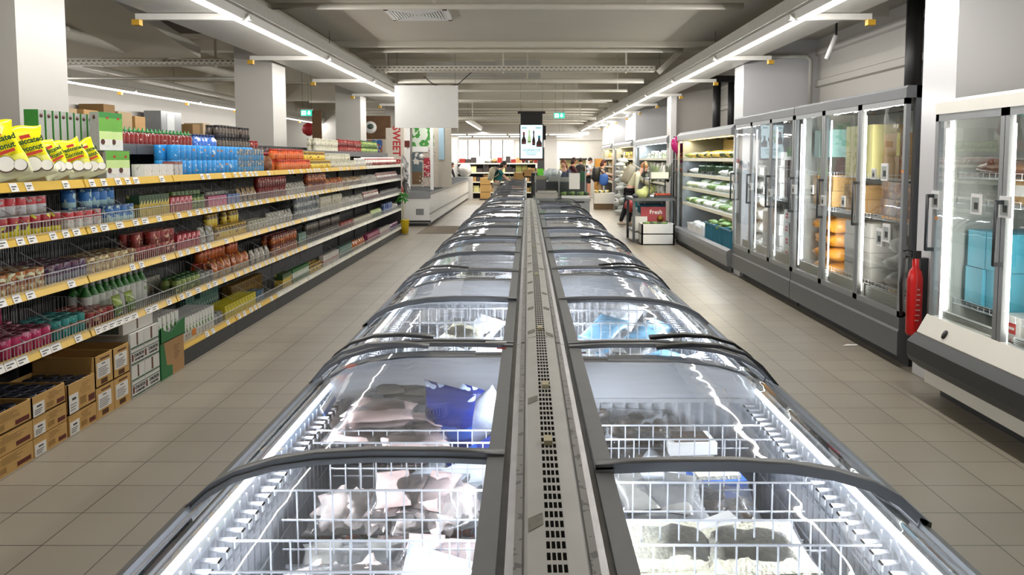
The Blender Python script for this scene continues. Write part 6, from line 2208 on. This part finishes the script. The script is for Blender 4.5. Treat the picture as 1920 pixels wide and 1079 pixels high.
# ---- back shelves
M_REDG = pmat('red_goods', '#9c2f26', .4, var=.4, scale=12)
t = thing('back_shelving', 'long dark shelving across the far end of the shop', 'shelving', (-3.0, 34.6, 0))
MB().box(0, .4, 0, 3.35, .45, 1.55).obj('back_panel', M_BLACK, t)
for z in (.25, .7, 1.1, 1.5):
    MB().box(0, 0, z, 3.35, .42, z + .03).obj('shelf', M_SHELFD, t)
    MB().box(0, -.01, z - .02, 3.35, 0, z + .035).obj('price_rail', M_WRAIL, t)
for x in (0, 1.1, 2.2, 3.32):
    MB().box(x, 0, 0, x + .03, .42, 1.55).obj('upright', M_DARK, t)
gr = random.Random(9)
GM = [M_REDG, M_BOXK, M_BOXY, pmat('dark_goods', '#3b3230', .5, var=.4), M_BOXW, pmat('olive_goods', '#7a7a3a', .5, var=.3)]
GN = ['red', 'kraft', 'pale yellow', 'dark', 'white', 'olive']
for li, z in enumerate((.28, .73, 1.13, 1.53)):
    x = -2.95
    k = 0
    while x < .3:
        w_ = gr.uniform(.14, .3)
        c_ = gr.choice([0, 0, 3, 3, 4, 1] if li == 3 else [1, 2, 3, 3, 5, 3])
        h = gr.uniform(.16, .32)
        b = MB()
        if gr.random() < .4 and li == 3:
            b.blob((w_ / 2, .15, h / 2), (w_ * .5, .14, h / 2), k, .4, 8, 6)
        else:
            b.box(0, 0, 0, w_ - .02, .3, h)
        b.obj('far_goods', GM[c_], label='%s goods pack, %s along, %s shelf of the far shelving' % (GN[c_], ordw(k), ordw(li)), cat='food pack', group='goods on the far shelving', loc=(x, 34.65, z))
        x += w_
        k += 1
for k in range(3):
    carton(0, .45, 0, .28, 'golden carton stacked at the foot of the far shelving, %s from the floor' % ordw(k), 'tall', group='cartons by the far shelving').location = (-1.55, 33.3, .05 + k * .3)
MB().box(-2.0, 33.2, 0, -1.5, 33.8, .05).obj('pallet', M_DARK, label='low dark trolley under the far golden cartons', cat='trolley')
for k in range(1):
    MB().blob((0, 0, .25), (.3, .3, .3), k, .2, 10, 8).obj('covered_bundle', M_BOXG, label='grey cloth covered bundle on the far end of the left freezers, %s' % ordw(k), cat='bundle', group='grey covered bundles', loc=(-2.65 + .4 * k, 34.2, .98))
MB().box(-2.95, 33.95, 0, -2.35, 34.5, .95).obj('freezer_end', M_WHITE, label='white end cabinet under the grey covered bundles', cat='cabinet')
# wall panels far
b = MB()
for k in range(6):
    b.box(-3.9 + k * .55, 38.1, 1.6, -3.4 + k * .55, 38.18, 2.6)
b.obj('trim_5', M_WHITE, kind='structure')
MB().box(-3, 38.3, 0, 4.1, 38.4, 2.6).obj('wall_partition', pmat('warm_grey_wall', '#c4c0b8', .6), kind='structure')
MB().box(.75, 35.6, 0, 1.3, 36.0, 3.9).obj('column', M_COL, kind='structure')
t = thing('tall_cabinet', 'tall grey glass fronted cabinet beyond the advertising screen', 'cabinet', (.42, 34.0, 0))
MB().box(0, 0, 0, .3, .4, 2.2).obj('body', M_GREYS, t)
MB().box(.02, -.01, 1.1, .28, 0, 2.15).obj('door', M_SHELFD, t)

# ---- advertising screen
t = thing('advertising_screen', 'hanging portrait screen with four soy sauce bottles under a black mount', 'screen', (.1, 20.0, 0))
MB().box(-.30, -.05, 2.02 - .3, .30, .06, 2.58).obj('housing', M_BLACK, t)
M_SCR = pmat('lit_screen', '#cfeaf2', .2, emit=1.15, var=.02)
MB().box(-.272, -.056, 1.735, .272, -.05, 2.56).obj('display', M_SCR, t)
MB().box(-.30, -.05, 1.69, .30, .06, 1.72).obj('base_trim', pmat('dark_red_trim', '#5a1c1c', .4), t)
MB().box(-.27, -.04, 2.58, .27, .05, 2.86).obj('mount', M_BLACK, t)
MB().box(-.34, -.05, 2.84, .34, .06, 2.9).obj('mount', M_BLACK, t)
for x in (-.27, .27):
    MB().wire((x, 0, 2.9), (x, 0, 3.88), .006).obj('suspension_wire', M_DARK, t)
M_SB = pmat('screen_bottle_dark', '#3a2420', .4, emit=.12)
M_SR = pmat('screen_bottle_red', '#8f3a3a', .4, emit=.3)
M_SG = pmat('screen_bottle_green', '#b8d4a0', .4, emit=.5)
M_ST = pmat('screen_teal_text', '#3f8a98', .4, emit=.3)
for k, (x, w_, h, capm, bm, zb, lw) in enumerate(((-.19, .045, .3, M_SR, M_SB, 2.09, .05), (-.055, .035, .33, M_SG, M_SG, 2.11, .03), (.055, .03, .36, M_SB, M_SB, 2.06, .03), (.19, .055, .28, M_ST, M_SB, 2.02, .06))):
    b = MB()
    w_ *= 1.25
    P2 = [(-w_, 0), (w_, 0), (w_, h * .35), (w_ * .4, h * .6), (w_ * .35, h * .8), (-w_ * .35, h * .8), (-w_ * .4, h * .6), (-w_, h * .35)]
    b.prism(P2, -.060, -.0565, 'y')
    o = b.obj('bottle_picture', bm, t, loc=(x, 0, zb))
    MB().box(-w_ * .45, -.061, h * .78, w_ * .45, -.0565, h).obj('cap_picture', capm, t, loc=(x, 0, zb))
    MB().box(-w_ * .9, -.062, h * .1, w_ * .9, -.0605, h * .16).obj('label_picture', M_SR if k != 1 else M_SB, t, loc=(x, 0, zb))
text('SOJASAUCE', .082, M_ST, t, (0, -.058, 1.94), (PI / 2, 0, 0), bold=.001)
for k in range(3):
    MB().box(-.15 + .02 * k, -.058, 1.88 - .03 * k, .15 - .02 * k, -.0565, 1.89 - .03 * k).obj('text_line', M_ST, t)
text('40%', .05, M_ST, t, (-.2, -.058, 2.5), (PI / 2, 0, 0)) if 0 else None
MB().box(-.24, -.058, 2.47, -.12, -.0565, 2.51).box(.1, -.058, 2.47, .24, -.0565, 2.51).obj('text_line', pmat('screen_pale_text', '#8fc0cc', .4, emit=.6), t)
MB().box(.28, .08, 2.2, .36, .2, 2.55).obj('speaker', M_BLACK, label='black speaker box hung behind the advertising screen', cat='speaker', loc=(.1, 20, 0))
MB().lathe([(.001, -.1), (.09, -.05), (.1, 0), (.09, .05), (.001, .1)], 12).obj('projector_globe', pmat('globe_grey', '#8e8c86', .5), label='grey round lamp housing above the advertising screen', cat='lamp', loc=(.32, 20.2, 3.05)) if 0 else None

# ---- side aisle on the left: wall shelving with cartons
t = thing('wall_shelving', 'tall wall shelving in the side aisle behind the gondola', 'shelving', (-9.15, 8, 0))
for k in range(12):
    MB().box(0, k * 1.3, 0, .5, k * 1.3 + .03, 2.35).obj('upright', M_SHELFD, t)
for z in (.4, .8, 1.2, 1.6, 2.0, 2.32):
    MB().box(0, 0, z, .5, 15.6, z + .03).obj('shelf', M_SHELF, t)
MB().box(.0, 0, 0, .02, 15.6, 2.3).obj('back_panel', M_BACKP, t)
cr = random.Random(21)
y = 9.0
k = 0
while y < 23:
    w_ = cr.uniform(.4, .75)
    h = cr.uniform(.3, .5) if y < 19 else cr.uniform(.2, .32)
    if not (18.2 < y < 20.0):
        goods('stored_carton', 'brown storage carton', 'carton', [M_BOXK, M_KRAFT2, pmat('dull_tan_card', '#a08a68', .7)][k % 3], -9.1, y, 2.355, .5, w_, h, 'on top of the side aisle shelving')
    y += w_ + cr.uniform(.02, .25)
    k += 1
# second (back) side of the gondola top shelf and far boxes
for k, (x, y, w_, h, c_) in enumerate(((-8.9, 17.0, .1, .55, '#8b8f90'),)):
    t = thing('mirror_cabinet', 'grey glazed cabinet among the cartons over the side aisle', 'cabinet', (-8.6, 18.9, 2.355))
    MB().box(-.4, 0, 0, 0, 1.1, .5).obj('body', M_GREYS, t)
    MB().box(0, .3, .05, .005, .7, .45).obj('door', pmat('pale_door', '#b9bcbc', .3), t)
for k in range(7):
    MB().box(0, 0, 0, .3, .1 + .05 * (k % 3), .35 + .06 * (k % 2)).obj('leaning_board', [M_BOXK, M_WHITE, M_GREYS][k % 3], label='upright %s board stored on a shelf beyond the second column, %s' % (['tan', 'white', 'grey'][k % 3], ordw(k)), cat='board', group='boards stored beyond the second column', loc=(-6.6, 18.0 + k * .34, 1.9))
MB().box(-6.7, 17.5, 0, -6.2, 21, 1.9).obj('storage_unit', M_SHELFD, label='dark storage unit in the side aisle under the upright boards', cat='cabinet')
t = thing('security_camera', 'small black security camera hung from the side aisle light row', 'camera', (XL2, 13.2, 2.84))
MB().obox((0, 0, 0), (.1, .26, .1), Euler((.3, 0, .4)).to_matrix()).obj('housing', M_BLACK, t)
MB().wire((0, 0, 0), (0, 0, .24), .012).obj('stem', M_BLACK, t)
t = thing('red_lantern', 'red round paper lantern hanging near the third column', 'lantern', (-5.0, 18.4, 2.25))
MB().lathe([(.04, 0), (.13, .06), (.16, .15), (.13, .24), (.04, .3)], 14).obj('shade', pmat('lantern_red', '#b02a30', .5), t)
MB().wire((0, 0, .3), (0, 0, 1.66), .004).obj('cord', M_BLACK, t)
MB().box(-9.2, 30, 2.0, -3.7, 30.1, 3.9).obj('trim_6', M_WALL, kind='structure')

t = thing('far_rack', 'dark topped goods rack against the bright wall behind the tills', 'rack', (1.5, 37.0, 0))
MB().box(0, 0, 0, 1.2, .05, 1.72).obj('back_panel', M_BOXY, t)
MB().box(-.02, -.4, 1.66, 1.22, .05, 1.74).obj('top_rail', M_BLACK, t)
MB().box(0, -.4, .8, 1.2, 0, .84).box(0, -.4, 0, 1.2, 0, .06).obj('shelf', M_SHELFD, t)
for k in range(6):
    MB().box(0, 0, 0, .16, .25, .3 + .1 * (k % 2)).obj('far_goods', GM[k % 6], label='%s pack on the dark topped rack behind the tills' % GN[k % 6], cat='food pack', loc=(1.52 + k * .2, 36.65, .845))
# ================================================================ PEOPLE
SKINM = pmat('skin_tone', '#c98f74', .5, var=.06, scale=6)
SKINL = pmat('skin_light', '#d9a88e', .5, var=.06, scale=6)


def skin_mesh(name, verts, edges, radii, mat, parent, sub=1, root=0):
    me = bpy.data.meshes.new(name)
    bm = bmesh.new()
    L_ = bm.verts.layers.skin.verify()
    vs = [bm.verts.new(v) for v in verts]
    for a, b_ in edges:
        bm.edges.new((vs[a], vs[b_]))
    for i, v in enumerate(vs):
        r = radii[i]
        v[L_].radius = r if isinstance(r, tuple) else (r, r)
        v[L_].use_root = i == root
    bm.to_mesh(me)
    bm.free()
    me.materials.append(mat)
    o = link(name, me, parent)
    m = o.modifiers.new('skin', 'SKIN')
    m.use_smooth_shade = True
    s_ = o.modifiers.new('sub', 'SUBSURF')
    s_.levels = sub
    s_.render_levels = sub
    return o


def bend(p, c, ang):
    """rotate p about the y axis through c (forward lean toward +x)"""
    d = Vector(p) - Vector(c)
    x = d.x * math.cos(ang) + d.z * math.sin(ang)
    z = -d.x * math.sin(ang) + d.z * math.cos(ang)
    return Vector((c[0] + x, c[1] + d.y, c[2] + z))


def person(label, x, y, rz, H=1.7, lean=0, arms=((.3, .2), (.3, .2)), legs=((0, 0), (0, 0)), top='#557', bottom='#222', hair='#2a1c14', skin=SKINM, sleeve=1, shorts=False, skirt=False, hairstyle='short', nod=0, sit=False, shoes='#222'):
    """local frame: faces +x; arms: (shoulder forward angle, elbow bend) per side; legs: forward swing, knee bend"""
    t = thing('person', label, 'person', (x, y, 0), rz)
    k = H / 1.7
    pel = Vector((0, 0, .93 * k))
    B = lambda p: bend((p[0] * k, p[1] * k, p[2] * k), pel, lean)
    neckb = B((0, 0, 1.42))
    head = B((.02, 0, 1.5))
    hc = head + Vector((math.sin(lean + nod) * .1, 0, math.cos(lean + nod) * .1)) * k
    V, E_, Rr = [], [], []

    def av(p, r, link_=None):
        V.append(tuple(p))
        Rr.append(r)
        if link_ is not None:
            E_.append((link_, len(V) - 1))
        return len(V) - 1
    i0 = av(pel, .13 * k)
    i1 = av(B((0, 0, 1.08)), (.11 * k, .125 * k), i0)
    i2 = av(B((0, 0, 1.26)), (.115 * k, .14 * k), i1)
    i3 = av(B((0, 0, 1.38)), (.075 * k, .09 * k), i2)
    i4 = av(neckb + (head - neckb) * .6, .05 * k, i3)
    i5 = av(hc, .085 * k, i4)
    up = (hc - head).normalized()
    i6 = av(hc + up * .085 * k, .07 * k, i5)
    armpts, legpts = [], []
    for si, sgn in enumerate((1, -1)):
        fa, eb = arms[si]
        sh = B((0, sgn * .17, 1.36))
        a = av(sh, .05 * k, i3)
        d1 = Vector((math.sin(fa), sgn * .12, -math.cos(fa))).normalized()
        el = sh + d1 * .28 * k
        d2 = Vector((math.sin(fa + eb), -sgn * .1, -math.cos(fa + eb))).normalized()
        wr_ = el + d2 * .25 * k
        b_ = av(el, .036 * k, a)
        c_ = av(wr_, .024 * k, b_)
        hd = av(wr_ + d2 * .07 * k, (.02 * k, .034 * k), c_)
        armpts.append((sh, el, wr_, d2, sgn))
        ls, kb = legs[si]
        hip = pel + Vector((0, sgn * .085 * k, -.04 * k))
        e0 = av(hip, .085 * k, i0)
        dl = Vector((math.sin(ls), 0, -math.cos(ls)))
        kn = hip + dl * .42 * k
        dk = Vector((math.sin(ls - kb), 0, -math.cos(ls - kb)))
        an = kn + dk * .40 * k
        e1 = av(kn, .058 * k, e0)
        e2 = av(an, .04 * k, e1)
        e3 = av(an + Vector((.11 * k, 0, -.035 * k)), (.035 * k, .03 * k), e2)
        legpts.append((hip, kn, an))
    skin_mesh('body', V, E_, Rr, skin, t)
    # fingers
    for (sh, el, wr_, d2, sgn) in armpts:
        b = MB()
        side = d2.cross(Vector((0, 1, 0)))
        pw = wr_ + d2 * .09 * k
        lat = Vector((0, 1, 0)) if abs(d2.x) < .9 else Vector((0, 1, 0))
        for q in range(4):
            base = pw + lat * (q - 1.5) * .018 * k
            ln = (.06, .072, .068, .052)[q] * k
            tip = base + d2 * ln * .6 + (d2 * .5 + side * .5 * 1).normalized() * ln * .4
            b.tube([base - d2 * .02, base + d2 * ln * .55, tip], .009 * k, 6, r2=.006 * k)
        th = wr_ + d2 * .04 * k + lat * -sgn * .03 * k
        b.tube([th, th + d2 * .035 * k + lat * -sgn * .02 * k, th + d2 * .06 * k + lat * -sgn * .015 * k], .01 * k, 6, r2=.007 * k)
        b.obj('fingers', skin, t)
    # clothes
    mt, mbm = pmat('cloth' + top, top, .8, var=.12, scale=14), pmat('cloth' + bottom, bottom, .8, var=.1, scale=14)
    V2 = [tuple(pel + Vector((0, 0, .0))), tuple(B((0, 0, 1.1))), tuple(B((0, 0, 1.27))), tuple(B((0, 0, 1.395)))]
    E2 = [(0, 1), (1, 2), (2, 3)]
    R2 = [.145 * k, (.13 * k, .145 * k), (.135 * k, .16 * k), (.085 * k, .1 * k)]
    if sleeve:
        for (sh, el, wr_, d2, sgn) in armpts:
            n_ = len(V2)
            V2.append(tuple(sh))
            R2.append(.065 * k)
            E2.append((3, n_))
            V2.append(tuple(el if sleeve == 2 else sh + (el - sh) * .6))
            R2.append(.052 * k)
            E2.append((n_, n_ + 1))
            if sleeve == 2:
                V2.append(tuple(wr_))
                R2.append(.036 * k)
                E2.append((n_ + 1, n_ + 2))
    skin_mesh('top', V2, E2, R2, mt, t)
    V3, E3, R3 = [tuple(pel + Vector((0, 0, .06 * k)))], [], [.14 * k]
    for (hip, kn, an) in legpts:
        n_ = len(V3)
        V3.append(tuple(hip))
        R3.append(.1 * k)
        E3.append((0, n_))
        if shorts:
            V3.append(tuple(hip + (kn - hip) * .75))
            R3.append(.09 * k)
            E3.append((n_, n_ + 1))
        else:
            V3.append(tuple(kn))
            R3.append(.072 * k)
            E3.append((n_, n_ + 1))
            V3.append(tuple(an))
            R3.append(.055 * k)
            E3.append((n_ + 1, n_ + 2))
    skin_mesh('shorts' if shorts else 'trousers', V3, E3, R3, mbm, t)
    for (hip, kn, an) in legpts:
        b = MB()
        b.blob(tuple(an + Vector((.05 * k, 0, -.045 * k))), (.13 * k, .045 * k, .045 * k), 1, .05, 12, 8)
        b.obj('shoe', pmat('shoe' + shoes, shoes, .5), t)
    # hair + face
    hm = pmat('hair' + hair, hair, .6, var=.3, scale=60)
    fw = Vector((math.cos(lean + nod), 0, -math.sin(lean + nod)))
    b = MB()
    Rm = Euler((0, lean + nod, 0)).to_matrix()
    b.blob(tuple(hc + up * .045 * k - fw * .02 * k), (.098 * k, .09 * k, .098 * k), 2, .08, 14, 10, R=Rm)
    if hairstyle == 'bun':
        b.blob(tuple(hc + up * .12 * k - fw * .07 * k), (.045 * k, .045 * k, .04 * k), 3, .2)
    elif hairstyle == 'bob':
        b.blob(tuple(hc - fw * .045 * k - up * .03 * k), (.08 * k, .105 * k, .12 * k), 3, .12, 14, 10, R=Rm)
    elif hairstyle == 'long':
        b.blob(tuple(hc - fw * .06 * k - up * .12 * k), (.06 * k, .1 * k, .2 * k), 3, .15, 14, 10, R=Rm)
    b.obj('hair', hm, t)
    b = MB()
    b.blob(tuple(hc + fw * .03 * k + up * .01 * k), (.078 * k, .068 * k, .092 * k), 5, .02, 14, 10, R=Rm)
    b.blob(tuple(hc + fw * .108 * k), (.016 * k, .012 * k, .022 * k), 5, .02, 8, 6, R=Rm)
    for sg in (-1, 1):
        b.blob(tuple(hc + Vector((0, sg * .078 * k, 0)) + up * .005), (.018 * k, .01 * k, .028 * k), 5, .02, 8, 6, R=Rm)
    b.obj('face', skin, t)
    b = MB()
    for sg in (-1, 1):
        b.blob(tuple(hc + fw * .1 * k + Vector((0, sg * .03 * k, 0)) + up * .025 * k), (.006 * k, .009 * k, .005 * k), 5, 0, 8, 5, R=Rm)
    b.blob(tuple(hc + fw * .102 * k - up * .04 * k), (.005 * k, .022 * k, .005 * k), 5, 0, 8, 5, R=Rm)
    b.obj('facial_features', pmat('feature_dark', '#5a2c26', .5), t)
    return t, armpts, B


def backpack(label, x, y, z, rz, m, s_=(.13, .19, .24), tilt=0):
    t = thing('backpack', label, 'backpack', (x, y, z), rz)
    b = MB()
    b.blob((0, 0, 0), s_, 3, .1, 20, 14, e=.6, R=Euler((0, tilt, 0)).to_matrix())
    b.obj('bag', m, t)
    b = MB()
    b.blob((-s_[0] * .8, 0, -s_[2] * .35), (s_[0] * .45, s_[1] * .7, s_[2] * .4), 5, .1, 16, 10, e=.6, R=Euler((0, tilt, 0)).to_matrix())
    b.obj('front_pocket', m, t)
    b = MB()
    for sg in (-1, 1):
        yy = sg * s_[1] * .6
        b.tube([(s_[0] * .5, yy, -s_[2] * .6), (s_[0] * 2.2, yy * 1.1, -s_[2] * .1), (s_[0] * 2.4, yy * 1.1, s_[2] * .55), (s_[0] * 1.0, yy, s_[2] * .95), (s_[0] * .2, yy, s_[2] * .75)], .018, 6)
    b.obj('strap', m, t)
    return t


# woman leaning over vegetables at the chiller
person('person in cream top with tan hair bun leaning over the vegetables with a bag', 2.62, 20.6, -.12, 1.7, lean=.5, arms=((.75, .5), (-.1, .1)), legs=((.05, .1), (-.22, .1)), top='#c9c3a2', bottom='#1a1a1f',
       hair='#a8713f', skin=SKINL, sleeve=2, hairstyle='bun', nod=.3, shoes='#b8aa98')
backpack('large beige canvas backpack worn by the leaning person', 2.60, 20.66, 1.34, -.12, pmat('beige_canvas', '#a79c86', .8, var=.1), (.12, .17, .25), tilt=.5)
t = thing('shopping_bag', 'red shopping bag hanging from hand of the leaning person', 'bag', (2.62, 20.3, .56))
MB().blob((0, 0, 0), (.14, .12, .17), 4, .4, 12, 8).obj('bag', pmat('red_bag', '#b03a38', .4, var=.2), t)
MB().tube([(0, -.05, .12), (0, 0, .24), (0, .05, .12)], .008, 5).obj('handle', pmat('red_bag', '#b03a38'), t)
crate(2.95, 22.9, .3, .4, .3, .26, pmat('turquoise_bag', '#1f8f96', .5), 'turquoise crate beside the open chiller foot, behind the leaning person', rz=.1)
# person with black backpack and blue bag
person('person with brown bob hair and black backpack reaching into the far chiller', 2.62, 28.75, .1, 1.66, lean=.1, arms=((.9, .5), (.5, .6)), legs=((.05, 0), (-.05, 0)), top='#d0b8a8', bottom='#b99a72', hair='#4a2018', skin=SKINL, sleeve=1, hairstyle='bob', nod=.3, shorts=True)
backpack('black backpack on the person with brown bob hair', 2.45, 28.67, 1.16, .1, M_BLACK, (.14, .2, .26))
t = thing('tote_bag', 'bright blue tote bag at the side of the person with bob hair', 'bag', (2.72, 28.5, .98))
MB().blob((0, 0, 0), (.16, .06, .2), 4, .15, 16, 10, e=.6).obj('bag', pmat('royal_blue_cloth', '#2f5fae', .6), t)
MB().tube([(-.05, 0, .17), (0, 0, .42), (.05, 0, .17)], .01, 5).obj('handle', pmat('royal_blue_cloth', '#2f5fae'), t)
# white shirt, black shorts
person('person in white t-shirt and black shorts looking at a phone', 2.68, 35.5, .2, 1.74, lean=.05, arms=((.4, 1.5), (.4, 1.5)), legs=((0, 0), (.1, .1)), top='#dcdce4', bottom='#17171a', hair='#17120f', skin=SKINM, sleeve=1, shorts=True, nod=.4, shoes='#d0ccc4')
backpack('black sling backpack on person in white t-shirt', 2.54, 35.45, 1.25, .2, M_BLACK, (.07, .13, .18))
t = MB().box(-.005, -.04, 0, .005, .04, .14).obj('mobile_phone', M_BLACK, loc=(2.98, 35.52, 1.28), rot=(0, -.4, .2), label='dark mobile phone held by the person in white t-shirt', cat='phone')
person('person with black hair and large black rucksack seen from behind', 2.15, 32.5, 1.45, 1.72, lean=.02, arms=((.2, .6), (.2, .6)), top='#c9c5bd', bottom='#202024', hair='#14100e', sleeve=1, nod=.2)
backpack('large black rucksack seen from behind near the counter', 2.13, 32.32, 1.25, 1.45, M_BLACK, (.13, .2, .26))
# cashier pair
person('person with auburn hair and patterned blouse standing behind the counter', 1.15, 24.5, -1.9, 1.68, lean=.18, arms=((.7, .9), (.7, .9)), top='#4a5068', bottom='#202024', hair='#7a4530', skin=SKINL, sleeve=2, hairstyle='long', nod=.3)
person('person in dark maroon shirt behind the person with auburn hair', 1.62, 30.0, .3, 1.74, lean=.12, arms=((.5, .9), (.5, .9)), top='#4a222c', bottom='#202024', hair='#3a1f1a', sleeve=2, hairstyle='bob', nod=.3)
# person in teal t-shirt over far freezer
person('person in teal t-shirt with long dark hair bending over the far freezer', -1.02, 26.0, .1, 1.66, lean=.3, arms=((.8, .2), (.7, .3)), legs=((.0, 0), (-.12, 0)), top='#1f6a68', bottom='#c9c5bb', hair='#1d1412', skin=SKINL, sleeve=1, hairstyle='bob', nod=.35)
backpack('pale striped cloth backpack worn by the person in teal', -1.16, 25.9, 1.24, .1, pmat('pale_stripe_cloth', '#bdb59c', .8, var=.3, scale=9), (.1, .15, .22), tilt=.3)
# dark head behind the left freezers
person('person in black hood standing behind the left row of freezers', -3.45, 34.25, -.6, 1.6, lean=.4, top='#1c1a1c', bottom='#202024', hair='#15110f', sleeve=2, hairstyle='bob', nod=.3)
